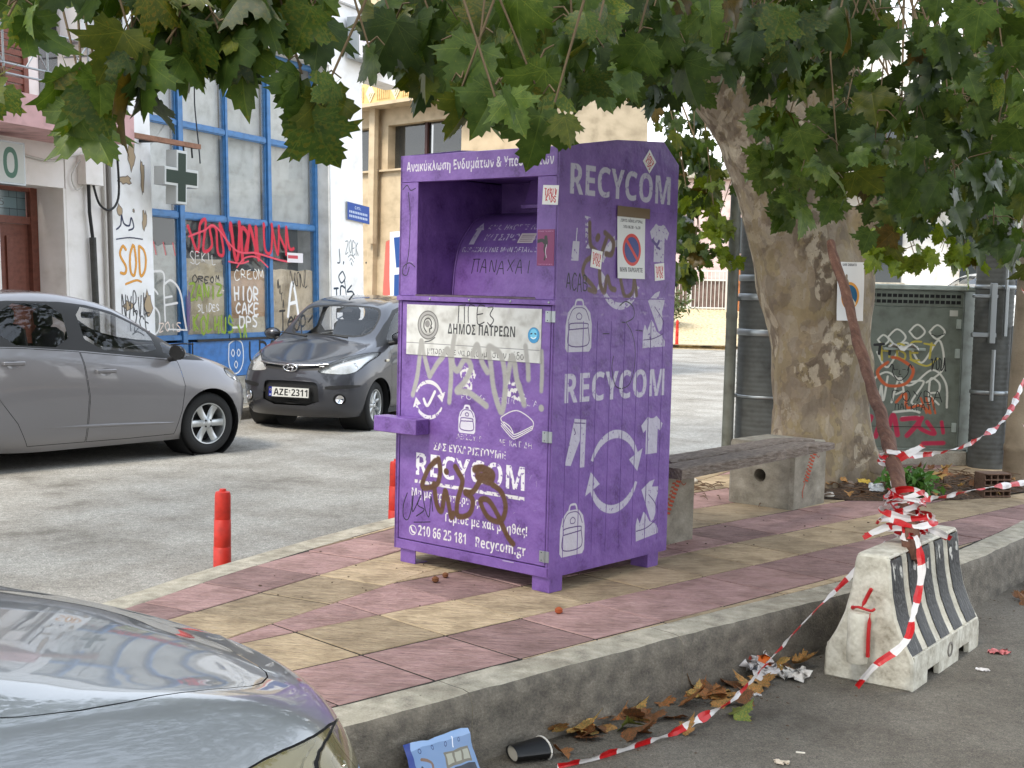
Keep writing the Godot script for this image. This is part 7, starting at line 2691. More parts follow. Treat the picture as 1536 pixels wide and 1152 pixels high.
func build_far_side() -> void:
	# rising ground across the junction
	var nz := noise(33, .35)
	var g := []
	for i in 25:
		var row := []
		for k in 41:
			var z: float = [-39.0, -39.05, -41.0, -41.6, -43.0, -44.5, -46.0, -48.0, -52.0][mini(int(i / 3.0), 8)] - (i % 3) * .4
			var x := -6.0 + k * 1.0
			var y := ROAD - .02
			if z < -39.02: y = ROAD + .12
			if z < -41.2: y = ROAD + .12 + clampf((-41.2 - z) / 5.0, 0, 1) * 1.0 + nz.get_noise_2d(x, z) * .18
			row.append(Vector3(x, y, z))
		g.append(row)
	var b := B.new()
	b.grid(g)
	if b.n[90].y < 0:
		b = B.new()
		b.grid(g, [], true)
	structure("bank", b, M.dry_bank)
	b = B.new()
	g = []
	for i in 9:
		var row := []
		for k in 13:
			var x := 5.2 + k * 1.6
			row.append(Vector3(x, ROAD - .02 + .78 * smoothstep(6.3, 7.9, x), -18.0 - i * 2.4))
		g.append(row)
	b.grid(g)
	if b.n[0].y < 0:
		b = B.new()
		b.grid(g, [], true)
	structure("side_road", b, M.asphalt)
	bollard(Vector3(4.98, ROAD + .12, -39.6), "small red bollard far off before the sandy bank", .75)
	# gate and pink wall on the bank
	var gate := thing("iron_gate", "white barred double gate on top of the sandy bank", "gate", Vector3(6.2, .8, -46.2))
	var white := mat(Color(.82, .82, .80), .5)
	b = B.new()
	for k in 4: b.box(Vector3([-1.3, -.02, .05, 1.3][k], .75, 0), Vector3(.06, 1.5, .05), .006)
	for y in [.12, 1.1, 1.42]: b.box(Vector3(0, y, 0), Vector3(2.6, .05, .04), .006)
	put("gate_frame", b, white, gate)
	for k in 18:
		b = B.new()
		b.box(Vector3(-1.2 + k * .14, .75, 0), Vector3(.022, 1.4, .022))
		put("bar", b, white, gate)
	b = B.new()
	b.box(Vector3(0, .6, -.06), Vector3(2.55, 1.0, .01))
	put("backing_sheet", b, mat(Color(.50, .42, .40), .8, 0, M.blotch, .8), gate)
	for x in [-1.55, 1.6]:
		b = B.new()
		b.box(Vector3(x, .8, 0), Vector3(.36, 1.7, .36), .02)
		put("gate_post", b, mat(Color(.72, .47, .30), .85, 0, M.blotch, .8), gate)
	var wall := thing("garden_wall", "pale pink garden wall beside the white gate", "wall", Vector3(9.9, .75, -46.4))
	b = B.new()
	b.box(Vector3(0, .7, 0), Vector3(3.6, 1.4, .2), .02)
	put("wall_face", b, relief(mat(Color(.84, .72, .68), .85, 0, M.soft_blotch, .5), M.coarse, .5), wall)
	b = B.new()
	b.box(Vector3(0, 1.43, 0), Vector3(3.7, .08, .3), .02)
	put("coping", b, M.concrete, wall)
	var house := thing("pink_villa", "pale pink house far behind the white gate", "house", Vector3(8.0, 1.0, -58))
	b = B.new()
	b.box(Vector3(0, 2.6, 0), Vector3(12, 5.2, 6), .03)
	put("wall", b, relief(mat(Color(.86, .76, .74), .85, 0, M.soft_blotch, .4), M.coarse, .5), house)
	b = B.new()
	b.box(Vector3(0, 5.35, 0), Vector3(12.6, .3, 6.6), .05)
	put("roof", b, M.concrete, house)
	for x in [-4.0, -1.2, 1.6, 4.4]:
		b = B.new()
		b.box(Vector3(x, 2.9, 3.02), Vector3(1.3, 1.5, .06))
		put("window", b, mat(Color(.25, .27, .28), .1), house)
	var wh := thing("white_block", "white apartment block behind the leaves at the right", "building", Vector3(15.5, ROAD + .4, -38), -.35)
	b = B.new()
	b.box(Vector3(0, 4.2, 0), Vector3(13, 8.4, 8), .03)
	put("wall", b, relief(mat(Color(.90, .89, .87), .85, 0, M.soft_blotch, .4), M.coarse, .4), wh)
	for f in 2:
		for k in 4:
			b = B.new()
			b.box(Vector3(-4.6 + k * 3.0, 2.4 + f * 3.0, 4.03), Vector3(1.5, 1.4, .06))
			var w := put("window", b, mat(Color(.22, .24, .25), .08), wh)
			b = B.new()
			b.box(Vector3(-4.6 + k * 3.0, 1.66 + f * 3.0, 4.12), Vector3(1.7, .08, .22), .01)
			put("sill", b, M.concrete, w)
		b = B.new()
		b.box(Vector3(0, 1.2 + f * 3.0, 4.5), Vector3(12, .15, 1.0), .02)
		put("balcony", b, M.concrete, wh)
	# shrub on the bank
	shrub(Vector3(5.0, .45, -43.5), 1.9, 900, Color(.33, .38, .22), "loose green shrub on the sandy bank", .055, 4)


func shrub(at: Vector3, size: float, count: int, col: Color, label: String, leaf: float, seed_: int) -> void:
	var t := thing("shrub", label, "shrub", at)
	var rng := RandomNumberGenerator.new()
	rng.seed = seed_
	var b := B.new()
	var tips := []
	for k in 16:
		var d := Vector3(rng.randfn(0, .5), rng.randf_range(.5, 1.0), rng.randfn(0, .5)) * size * .5
		b.tube([Vector3.ZERO, d * .5 + Vector3(0, .05, 0) * size, d], [.012 * size, .008 * size, .003 * size], 5, false)
		tips.append(d)
	put("stem", b, mat(Color(.38, .32, .24), .85), t)
	b = B.new()
	b.colored = true
	var base := col.srgb_to_linear()
	for k in count:
		var d: Vector3 = tips[rng.randi() % tips.size()] * rng.randf_range(.45, 1.1) + Vector3(rng.randfn(0, .1), rng.randfn(0, .08), rng.randfn(0, .1)) * size
		if d.y < 0: continue
		var x := Vector3(rng.randfn(), rng.randfn(), rng.randfn()).normalized()
		var y := x.cross(Vector3(rng.randfn(), rng.randfn(), rng.randfn())).normalized()
		var l := leaf * size * rng.randf_range(.6, 1.2)
		var nn := x.cross(y).normalized()
		b.tint = base * rng.randf_range(.7, 1.3)
		b.tint.a = 1.0
		b.tri(d, d + x * l + y * l * .4, d + x * l * 2.0, nn, nn, nn)
		b.tri(d, d + x * l * 2.0, d + x * l - y * l * .4, nn, nn, nn)
	var m := mat(Color.WHITE, .6)
	m.vertex_color_use_as_albedo = true
	m.backlight_enabled = true
	m.backlight = Color(.5, .55, .2)
	var o := put("foliage", b, m, t)
	o.set_meta("kind", "stuff")


# ---------------------------------------------------------------- on the island

func build_island_things() -> void:
	bollard(Vector3(-1.63, ROAD, -7.34), "red plastic bollard standing alone behind the far kerb, left of the bin")
	bollard(Vector3(-.76, ROAD, -8.66), "red plastic bollard half hidden behind the bin's left edge", .51)
	build_bench()
	build_cabinet()
	build_poles()
	build_barrier()
	build_tapes()
	# notice stapled to the tree
	var g := []
	for i in 8:
		var row := []
		for k in 6:
			var s := i / 7.0
			var w := k / 5.0
			row.append(Vector3(2.305 + .20 * w + .02 * (s - .5), 1.655 - .42 * s, -9.33 - .045 * sin(w * 2.6) - .02 * s * w + .012 * sin(s * 5.0)))
		g.append(row)
	var b := B.new()
	b.grid(g)
	if b.n[20].z < 0:
		b = B.new()
		b.grid(g, [], true)
	var nt := single("paper_notice", b, picture(paint_notice(false), .5), "white paper no parking notice fixed to the tree trunk", "notice")
	# weed at the foot of the stake
	shrub(Vector3(2.82, .03, -9.05), .30, 420, Color(.30, .46, .18), "bright green weed growing beside the tree trunk", .13, 9)


func build_bench() -> void:
	var a := Vector3(.755, 0, .656)        # along the front face
	var d := Vector3(.536, 0, -.844)       # back along the side
	d = (d - a * d.dot(a)).normalized()
	var t := thing("bench", "bench of two weathered planks on concrete blocks beside the tree", "bench", Vector3(1.4, 0, -8.1))
	var wood_t := mottled(512, [Color(.25, .22, .20), Color(.44, .40, .365), Color(.56, .52, .48), Color(.68, .64, .60)], [[111, .02, 5, 1.0], [112, .08, 4, .6]], .05, 111)
	var stone := relief(mat(Color(.80, .79, .77), .9, 0, (M.concrete as StandardMaterial3D).albedo_texture, 1.4, true), M.coarse, .35)
	patches(stone, M.blotch, 1.3)
	var red := Paint.new(.46, .43, 500)
	for k in 9:
		var y := .07 + k * .022
		red.curve([Vector2(.26 - k * .012, y), Vector2(.30 - k * .012, y + .012)], .008, Color(.72, .28, .16, .85), .3)
		red.curve([Vector2(.22 - k * .010, y + .01), Vector2(.25 - k * .012, y + .012)], .006, Color(.72, .28, .16, .75), .3)
	red.curve([Vector2(.16, .27), Vector2(.13, .33), Vector2(.14, .37)], .005, Color(.72, .28, .16, .8), .3)
	red.curve([Vector2(.29, .06), Vector2(.33, .10), Vector2(.36, .09)], .003, Color(.72, .28, .16, .8), .3)
	var mark := sheet(red.img, .9)
	for k in 2:
		var c := Vector3(1.85, 0, -8.45) - (Vector3(1.09, 0, -1.42) if k == 1 else Vector3.ZERO)   # near corner
		# a chamfered block with a round hole through it
		var comb := CSGCombiner3D.new()
		comb.name = "block"
		var bx := CSGMesh3D.new()
		bx.name = "solid"
		var bm := BoxMesh.new()
		bm.size = Vector3(.49, .43, .47)
		var bb := B.new()
		bb.box(Vector3.ZERO, bm.size, .028)
		var st := SurfaceTool.new()
		st.create_from(bb.mesh(), 0)
		st.index()
		bx.mesh = bm
		var hole := CSGCylinder3D.new()
		hole.name = "hole"
		hole.radius = .045
		hole.height = .6
		hole.sides = 20
		hole.rotation = Vector3(PI / 2, 0, 0)
		hole.operation = CSGShape3D.OPERATION_SUBTRACTION
		hole.position = Vector3(0, -.01, .05)
		for e in [[Vector3(.245, 0, .235), 0.0], [Vector3(-.245, 0, .235), 0.0], [Vector3(.245, 0, -.235), 0.0], [Vector3(-.245, 0, -.235), 0.0]]:
			var cz := CSGBox3D.new()
			cz.name = "chamfer"
			cz.size = Vector3(.045, .6, .045)
			cz.rotation = Vector3(0, PI / 4, 0)
			cz.position = e[0] + e[0].normalized() * .006
			cz.operation = CSGShape3D.OPERATION_SUBTRACTION
			cz.material = stone
			bx.add_child(cz)
		for e in [Vector3(.245, .215, 0), Vector3(-.245, .215, 0)]:
			var cz := CSGBox3D.new()
			cz.name = "chamfer_top"
			cz.size = Vector3(.05, .05, .6)
			cz.rotation = Vector3(0, 0, PI / 4)
			cz.position = e + e.normalized() * .006
			cz.operation = CSGShape3D.OPERATION_SUBTRACTION
			cz.material = stone
			bx.add_child(cz)
		hole.material = stone
		bx.add_child(hole)
		bx.material = stone
		bx.name = "block"
		t.add_child(bx, true)
		bx.basis = Basis(a, Vector3.UP, -d)
		bx.position = c - a * .245 + d * .235 + Vector3(0, .216, 0) - t.position
		comb.free()
		bb = B.new()
		var o := c + a * .0015 - t.position
		bb.quad(o + d * .01 + Vector3(0, .01, 0), o + d * .46 + Vector3(0, .01, 0), o + d * .46 + Vector3(0, .42, 0), o + d * .01 + Vector3(0, .42, 0), a)
		put("sprayed_mark", bb, mark, t)
	# planks with worn, split ends
	var p := Vector3(.609, 0, -.793)
	var q := Vector3(.793, 0, .609)
	var nz := noise(61, 3.0)
	for k in 2:
		var m := relief(mat(Color(.95, .93, .92), .9, 0, wood_t, 1.0), M.coarse, 1.2)
		m.uv1_scale = Vector3(5.0, 5.0, .8)
		var L := 1.96 - k * .10
		var start := Vector3(.70, .43 - .008 * k, -6.86) + q * (.15 - .225 * k) + p * (.02 if k == 0 else .30)
		var g := []
		for i in 45:
			var s := i / 44.0
			var ring := []
			var wd := .085 * (1.0 - .25 * smoothstep(.9, 1.0, s) * (.5 + nz.get_noise_1d(k * 30.0)))
			var th := .058 * (1.0 - .35 * smoothstep(.82, 1.0, s))
			for e in [[-1, 0], [-.96, .85], [-.8, 1], [0, 1.0], [.8, 1], [.96, .85], [1, 0], [.9, -.02], [-.9, -.02], [-1, 0]]:
				var w := Vector3(e[0] * wd, .002 + e[1] * th, -s * L)
				var f := nz.get_noise_3d(w.x * 9.0, w.y * 20.0 + k * 9.0, w.z * 2.2)
				w.x += f * .012
				w.y += f * .006 if e[1] > .5 else 0.0
				if e[0] > .5 and s > .55: w.x -= .03 * maxf(0.0, nz.get_noise_1d(s * 6.0 + k * 4.0)) 
				ring.append(w)
			g.append(ring)
		var b := B.new()
		for i in 44:
			for j in 9:
				var c0: Vector3 = (g[i][0] + g[i][6]) * .5 + Vector3(0, .02, 0)
				b.face(g[i][j], g[i][j + 1], g[i + 1][j + 1], g[i + 1][j], c0)
		for e in [0, 44]:
			for j in range(1, 8):
				var nn := Vector3(0, 0, 1 if e == 0 else -1)
				b.tri(g[e][0], g[e][j], g[e][j + 1], nn, nn, nn)
		var o := put("plank", b, m, t)
		o.basis = Basis(q, Vector3.UP, -p)
		o.position = start - t.position


func paint_cabinet() -> Image:
	var p := Paint.new(1.2, 1.4, 600)
	var w := Color(.80, .80, .76, .82)
	# x from the left end, y from the top
	for c in [[.50, .33, .05], [.62, .30, .08], [.80, .24, .07], [.98, .24, .07]]:
		p.curve([Vector2(c[0] - c[2], c[1]), Vector2(c[0], c[1] - c[2]), Vector2(c[0] + c[2], c[1]), Vector2(c[0], c[1] + c[2]), Vector2(c[0] - c[2], c[1])], .012, w, .35)
	p.curve([Vector2(.45, .45), Vector2(.55, .6), Vector2(.7, .35), Vector2(.85, .55), Vector2(1.0, .32), Vector2(1.05, .6), Vector2(.9, .75)], .013, w, .35)
	p.curve([Vector2(.4, .75), Vector2(.55, .65), Vector2(.75, .78), Vector2(.95, .62), Vector2(1.08, .75), Vector2(1.1, 1.0)], .013, w, .35)
	hand(p, "WAZR", .44, .70, .25, .16, .013, w, .35, .1)
	p.curve([Vector2(.62, 1.05), Vector2(.78, 1.03), Vector2(.86, 1.05)], .016, w, .4)
	p.curve([Vector2(.70, 1.10), Vector2(.86, 1.09)], .014, w, .4)
	var y := Color(.72, .66, .24, .85)
	hand(p, "HBET", .48, .36, .16, .13, .013, y, .35, .14)
	p.curve([Vector2(.75, .52), Vector2(.9, .58), Vector2(1.0, .5)], .012, y, .35)
	var o := Color(.76, .34, .14, .85)
	p.curve([Vector2(.55, .55), Vector2(.46, .65), Vector2(.55, .78), Vector2(.72, .76), Vector2(.78, .62), Vector2(.66, .52), Vector2(.58, .50)], .02, o, .35)
	p.curve([Vector2(.64, .95), Vector2(.72, .86), Vector2(.74, 1.0), Vector2(.86, .98), Vector2(.96, 1.06)], .018, o, .35)
	for k in 3: p.curve([Vector2(.86 + k * .05, .9), Vector2(.92 + k * .04, 1.06)], .012, o, .3)
	var f := Color(.06, .07, .06, .95)
	# a small drawn face under the ledge
	p.curve([Vector2(.60, .58), Vector2(.60, .66), Vector2(.66, .735), Vector2(.73, .67), Vector2(.74, .58)], .005, f)
	p.curve([Vector2(.57, .6), Vector2(.59, .57), Vector2(.61, .63)], .006, f)
	p.curve([Vector2(.77, .6), Vector2(.75, .57), Vector2(.73, .63)], .006, f)
	for e in [[.63, .62], [.70, .62]]: p.curve([Vector2(e[0] - .015, e[1]), Vector2(e[0] + .015, e[1])], .004, f)
	p.curve([Vector2(.66, .63), Vector2(.655, .67), Vector2(.675, .67)], .004, f)
	p.curve([Vector2(.645, .695), Vector2(.69, .695)], .004, f)
	hand(p, "ΓOYBA", .60, .835, .10, .095, .005, f, .6, .06)
	hand(p, "ΠAΓKPATI", .63, .965, .06, .048, .004, f, .6, .06)
	p.curve([Vector2(.93, .26), Vector2(.98, .28), Vector2(1.05, .255)], .005, f)
	scrawl(p, Rect2(.93, .5, .16, .12), 4, .006, f, 61, .6)
	hand(p, "ATI", .33, .38, .10, .10, .016, Color(.07, .07, .08, .95), .6, .1)
	var m := Color(.70, .10, .26, .92)
	p.curve([Vector2(.30, 1.14), Vector2(.42, 1.10), Vector2(.36, 1.25), Vector2(.42, 1.32)], .03, m, .5)
	p.curve([Vector2(.47, 1.30), Vector2(.52, 1.12), Vector2(.57, 1.24), Vector2(.62, 1.08), Vector2(.67, 1.30)], .03, m, .5)
	p.curve([Vector2(.70, 1.12), Vector2(.86, 1.12), Vector2(.74, 1.30)], .03, m, .5)
	p.curve([Vector2(.88, 1.10), Vector2(.86, 1.20), Vector2(1.0, 1.26), Vector2(.92, 1.13)], .026, m, .5)
	p.curve([Vector2(1.06, 1.14), Vector2(1.08, 1.26)], .022, m, .5)
	p.curve([Vector2(.9, 1.36), Vector2(1.1, 1.35)], .03, m, .4)
	return p.img


func build_cabinet() -> void:
	# right front corner at the base (3.82, -11.05); the front runs to the left behind the tree
	var fx := Vector3(.998, 0, -.06)
	var fz := Vector3(.06, 0, .998)
	var c := Vector3(3.82, 0, -11.05)
	var t := thing("utility_cabinet", "grey green steel utility cabinet covered in graffiti behind the tree", "cabinet", c)
	t.basis = Basis(fx, Vector3.UP, fz)      # local: x right along the front, z out of the front; origin at the right front corner
	var green := relief(mat(Color(.42, .45, .41), .5, .1, M.soft_blotch, 1.4), M.coarse, .15)
	var pale := mat(Color(.64, .68, .655), .5, .1, M.soft_blotch, 1.4)
	var W := 1.2
	var H := 1.36
	var D := .46
	var b := B.new()
	b.box(Vector3(-W / 2, .055, -D / 2), Vector3(W + .12, .13, D + .12), .015)
	put("concrete_base", b, M.concrete, t)
	b = B.new()
	b.box(Vector3(-W / 2, .12 + H / 2, -D / 2 - .004), Vector3(W, H, D - .008), .006)
	put("case", b, pale, t)
	b = B.new()
	b.prism(PackedVector2Array([Vector2(.001, -.01), Vector2(.21, -.16), Vector2(.21, -D), Vector2(.001, -D)]), .12, .12 + H - .004, Transform3D(Basis(Vector3.RIGHT, Vector3.BACK, Vector3.UP), Vector3.ZERO))
	put("corner_panel", b, pale, t)
	b = B.new()
	b.box(Vector3(.12, .055, -D / 2 - .06), Vector3(.24, .12, D - .04), .015)
	b.box(Vector3(.13, .12 + H + .018, -D / 2 - .05), Vector3(.2, .04, D - .08), .01)
	b.box(Vector3(-W / 2, .12 + H + .02, -D / 2), Vector3(W + .06, .045, D + .06), .01)
	put("lid", b, pale, t)
	# painted front: the door, and a vent band above it
	b = B.new()
	b.box(Vector3(-W / 2, .12 + H - .075, .006), Vector3(W - .04, .13, .012), .002)
	var band := put("vent_band", b, green, t)
	for r in 2:
		for k in 24:
			b = B.new()
			b.box(Vector3(-W + .08 + k * .046, .12 + H - .05 - r * .05, .0125), Vector3(.036, .028, .003))
			put("vent_slot", b, M.black, band)
	var p := printed(green, paint_cabinet())
	b = B.new()
	var x0 := -W + .02
	var x1 := -.02
	var y0 := .14
	var y1 := .12 + H - .145
	b.box(Vector3((x0 + x1) / 2, (y0 + y1) / 2, .006), Vector3(x1 - x0, y1 - y0, .012), .002)
	for i in b.u.size(): b.u[i] = Vector2.ZERO
	b.quad(Vector3(x0 + .004, y0 + .004, .0126), Vector3(x1 - .004, y0 + .004, .0126), Vector3(x1 - .004, y1 - .004, .0126), Vector3(x0 + .004, y1 - .004, .0126), Vector3.BACK)
	var door := put("door", b, p, t)
	for y in [.32, .95, 1.2]:
		b = B.new()
		b.box(Vector3(-.055, y, .02), Vector3(.04, .08, .016), .003)
		put("hinge", b, pale, door)
	b = B.new()
	b.box(Vector3(-.10, .12 + H - .19, .0145), Vector3(.07, .05, .003))
	put("label_plate", b, mat(Color(.7, .7, .66), .5), door)
	b = B.new()
	b.box(Vector3(-.52, .98, .03), Vector3(.36, .022, .035), .003)
	var ledge := put("ledge", b, pale, door)
	b = B.new()
	var g := []
	for i in 5:
		var row := []
		for k in 9: row.append(Vector3(-.66 + k * .032, .99 + .03 * sin(k * 1.3) * (i / 4.0) + .02 * (i % 2), .02 + i * .012))
		g.append(row)
	b.grid(g)
	put("torn_paper", b, mat(Color(.8, .79, .76), .8), ledge)
	b = B.new()
	b.box(Vector3(-W / 2, .32, .0135), Vector3(W - .06, .004, .003))
	put("seam", b, M.black, door)


func build_poles() -> void:
	var galv := relief(mat(Color(.47, .48, .45), .6, .35, M.blotch, 1.2, true), M.coarse, .2)
	var dark := mat(Color(.36, .37, .365), .65, .1, M.blotch, 1.5, true)
	var t := thing("steel_pole", "slim galvanised pole strapped to a dark drum left of the trunk", "pole", Vector3(1.84, 0, -11.0))
	var b := B.new()
	b.lathe([Vector2(.049, -.02), Vector2(.047, 1.2), Vector2(.05, 1.21), Vector2(.05, 1.25), Vector2(.046, 1.26), Vector2(.043, 4.2), Vector2(0, 4.2)], 20)
	put("shaft", b, galv, t)
	b = B.new()
	b.lathe([Vector2(.10, -.01), Vector2(.10, .012), Vector2(.05, .02)], 20)
	put("foot_plate", b, galv, t)
	t = thing("sleeved_pole", "thick dark ribbed utility pole half hidden behind the tree trunk", "pole", Vector3(2.20, 0, -11.2))
	b = B.new()
	var prof := [Vector2(.262, -.02)]
	for k in 62:
		prof.append(Vector2(.262, k * .042))
		prof.append(Vector2(.2645, k * .042 + .012))
		prof.append(Vector2(.262, k * .042 + .024))
	prof.append(Vector2(.2, 2.62))
	b.lathe(prof, 40)
	put("ribbed_sleeve", b, dark, t)
	b = B.new()
	b.lathe([Vector2(.14, 2.5), Vector2(.12, 6.0), Vector2(0, 6.0)], 24)
	put("shaft", b, galv, t)
	for y in [.53, 1.06, 1.36, 1.52]:
		b = B.new()
		b.lathe([Vector2(.270, y), Vector2(.274, y + .004), Vector2(.274, y + (.05 if y > 1.0 else .018)), Vector2(.270, y + (.054 if y > 1.0 else .022))], 40)
		put("strap", b, M.steel, t)
	b = B.new()
	b.box(Vector3(-.29, .54, .03), Vector3(.06, .03, .05), .006)
	b.box(Vector3(-.29, 1.37, .03), Vector3(.06, .04, .05), .006)
	put("strap_clamp", b, M.steel, t)
	# right: dark ribbed column with its bracket, and a concrete pole
	t = thing("channel_column", "dark ribbed steel column with a bracket beside the cabinet", "pole", Vector3(4.03, 0, -10.95))
	b = B.new()
	prof = [Vector2(.155, -.02)]
	for k in 66:
		prof.append(Vector2(.155, k * .042))
		prof.append(Vector2(.1575, k * .042 + .012))
		prof.append(Vector2(.155, k * .042 + .024))
	prof.append(Vector2(.1, 2.8))
	b.lathe(prof, 28)
	put("ribbed_sleeve", b, dark, t)
	b = B.new()
	b.lathe([Vector2(.09, 2.7), Vector2(.08, 6.0), Vector2(0, 6.0)], 20)
	put("shaft", b, galv, t)
	for y in [.62, 1.5]:
		b = B.new()
		b.lathe([Vector2(.162, y), Vector2(.166, y + .004), Vector2(.166, y + .03), Vector2(.162, y + .034)], 28)
		put("strap", b, M.steel, t)
	b = B.new()
	b.box(Vector3(-.08, 1.30, .19), Vector3(.05, .5, .05), .006)
	b.box(Vector3(.03, 1.32, .19), Vector3(.03, .42, .03), .006)
	b.box(Vector3(-.14, 1.12, .17), Vector3(.2, .04, .05), .006)
	b.box(Vector3(-.14, 1.44, .17), Vector3(.2, .03, .05), .006)
	b.tube([Vector3(-.06, 1.0, .20), Vector3(-.06, .58, .20)], [.018], 8)
	b.tube([Vector3(.02, 1.5, .20), Vector3(.02, 1.9, .2)], [.014], 8)
	put("bracket", b, M.steel, t)
	b = B.new()
	b.tube([Vector3(.10, .05, .15), Vector3(.11, 1.2, .15)], [.012], 8)
	put("conduit", b, M.steel, t)
	t = thing("concrete_pole", "pale weathered concrete pole at the right edge of the picture", "pole", Vector3(4.02, 0, -10.22))
	b = B.new()
	b.lathe([Vector2(.125, -.02), Vector2(.122, .22), Vector2(.128, .23), Vector2(.128, .27), Vector2(.122, .28), Vector2(.10, 3.6), Vector2(.09, 6.0), Vector2(0, 6.0)], 24)
	put("shaft", b, relief(mat(Color(.58, .53, .46), .9, 0, M.blotch, .8, true), M.grain, .4), t)
	t.rotation.z = -.02


func build_barrier() -> void:
	# local: x across, from the near end's left to right; z along, away from the camera
	var xr := Vector3(.812, 0, .584)
	var zb := Vector3(.634, 0, -.773)
	zb = (zb - xr * zb.dot(xr)).normalized()
	var t := thing("road_barrier", "white plastic road barrier with black painted ribs and red white tape", "barrier", Vector3(1.56, ROAD, -5.505))
	t.basis = Basis(xr, Vector3.UP, -zb)
	var dirt := mottled(512, [Color(.52, .49, .43), Color(.78, .76, .71), Color(.90, .89, .85), Color(.95, .94, .91)], [[121, .012, 5, 1.0], [122, .05, 4, .5]], .04, 121)
	var white := relief(mat(Color(.93, .92, .89), .62, 0, dirt, 1.6), M.coarse, .3)
	var L := .95
	var P := [Vector2(.195, 0.0), Vector2(.198, .02), Vector2(.195, .125), Vector2(.186, .15), Vector2(.15, .215), Vector2(.115, .30), Vector2(.092, .40), Vector2(.078, .52), Vector2(.072, .55), Vector2(.058, .565)]
	var half := func(y: float) -> float:
		for k in P.size() - 1:
			if y <= P[k + 1].y: return lerpf(P[k].x, P[k + 1].x, (y - P[k].y) / maxf(P[k + 1].y - P[k].y, 1e-6))
		return .058
	var grooves := [.19, .37, .56, .75]
	var ys := [.145, .17, .2, .23, .265, .30, .34, .38, .42, .46, .50, .53, .548]
	# side walls in strips: ribs stand proud, grooves lie back
	var paint_img := Paint.new(.6, .6, 700)
	var rng := RandomNumberGenerator.new()
	rng.seed = 5
	for k in 240:
		var a := Vector2(rng.randf() * .6, rng.randf() * .6)
		paint_img.curve([a, a + Vector2(rng.randf_range(-.01, .01), rng.randf_range(-.05, .05))], rng.randf_range(.0008, .003), Color(.62, .62, .60, rng.randf_range(.05, .3)), .3)
	for k in 7:
		var o := Vector2(.04 + k * .085, .10 + rng.randf() * .05)
		var pts := PackedVector2Array()
		for i in 9: pts.append(o + Vector2.from_angle(TAU * i / 9) * Vector2(.022, .045) * rng.randf_range(.35, 1.1))
		paint_img.polygon(pts, Color(.80, .79, .75, .92), 0, .3, k)
	var black_m := printed(relief(mat(Color(.13, .135, .14), .5, 0, M.soft_blotch, 3.0), M.coarse, .3), paint_img.img)
	for sg in [-1.0, 1.0]:
		var cuts := [0.012]
		for q in grooves:
			cuts.append(q - .035)
			cuts.append(q + .035)
		cuts.append(L - .012)
		for k in cuts.size() - 1:
			var z0: float = cuts[k]
			var z1: float = cuts[k + 1]
			var groove := k % 2 == 1
			var g := []
			for y in ys:
				var row := []
				for i in 7:
					var s := i / 6.0
					var x: float = half.call(y)
					var edge := minf(smoothstep(.145, .19, y), 1.0 - smoothstep(.54, .556, y) * .5)
					if groove: x -= .020 * sin(PI * s) * edge + .004
					else: x += .004 * (1.0 - pow(absf(s * 2.0 - 1.0), 6.0)) * edge
					row.append(Vector3(x * sg, y, -lerpf(z0, z1, s)))
				g.append(row)
			var b := B.new()
			b.grid(g)
			if b.n[20].x * sg < 0:
				b = B.new()
				b.grid(g, [], true)
			for i in b.u.size(): b.u[i] = Vector2(fposmod(-b.v[i].z / .6, 1.0), 1.0 - b.v[i].y / .6)
			if groove: put("groove", b, white, t)
			else: put("painted_rib" if sg > 0 else "rib", b, black_m if sg > 0 else white, t)
	# top, ends and foot
	var b := B.new()
	b.box(Vector3(0, .556, -L / 2), Vector3(.142, .022, L - .01), .010)
	put("top", b, white, t)
	for e in [[0.0, 1.0], [-L, -1.0]]:
		var pl := PackedVector2Array()
		for q in P: pl.append(Vector2(q.x, q.y))
		for k in P.size(): pl.append(Vector2(-P[P.size() - 1 - k].x, P[P.size() - 1 - k].y))
		b = B.new()
		b.prism(pl, -.02, 0.0 if e[1] > 0 else 0.0, Transform3D(Basis(Vector3(e[1], 0, 0), Vector3.UP, Vector3(0, 0, e[1])), Vector3(0, 0, e[0])), .010)
		put("end_face", b, white, t)
	# foot rail with two lift slots
	for sg in [-1.0, 1.0]:
		b = B.new()
		for q in [[.02, .20, 0.0], [.20, .36, .055], [.36, .64, 0.0], [.64, .80, .055], [.80, L - .02, 0.0]]:
			b.box(Vector3(.182 * sg, (.15 + q[2]) / 2, -(q[0] + q[1]) / 2), Vector3(.028, .15 - q[2], q[1] - q[0]), .004)
		put("foot_rail", b, white, t)
		b = B.new()
		b.lathe([Vector2(.034, 0), Vector2(.034, .004), Vector2(.026, .005), Vector2(.024, -.012), Vector2(0, -.012)], 20, Transform3D(Basis(Vector3.BACK, -PI / 2 * sg), Vector3(.1965 * sg, .085, -.5)))
		put("drain_plug", b, mat(Color(.5, .48, .45), .7), t)
	b = B.new()
	b.box(Vector3(0, .09, -L / 2), Vector3(.33, .14, L - .04), .01)
	put("tank_floor", b, white, t)
	# connector pin at the near end
	b = B.new()
	b.lathe([Vector2(.0, .105), Vector2(.043, .105), Vector2(.045, .112), Vector2(.046, .315), Vector2(.043, .322), Vector2(.02, .324), Vector2(0, .324)], 24, Transform3D(Basis.IDENTITY, Vector3(-.03, 0, .05)))
	put("connector_pin", b, white, t)
	var red := mat(Color(.72, .10, .11), .5)
	b = B.new()
	b.tube(smooth_path([Vector3(-.07, .33, .03), Vector3(-.03, .345, .06), Vector3(.02, .335, .05), Vector3(.03, .34, .03)], 4), [.006, .010, .006], 6)
	b.tube(smooth_path([Vector3(-.02, .34, .05), Vector3(.0, .39, .045), Vector3(.02, .43, .05)], 4), [.004, .003, .009], 5)
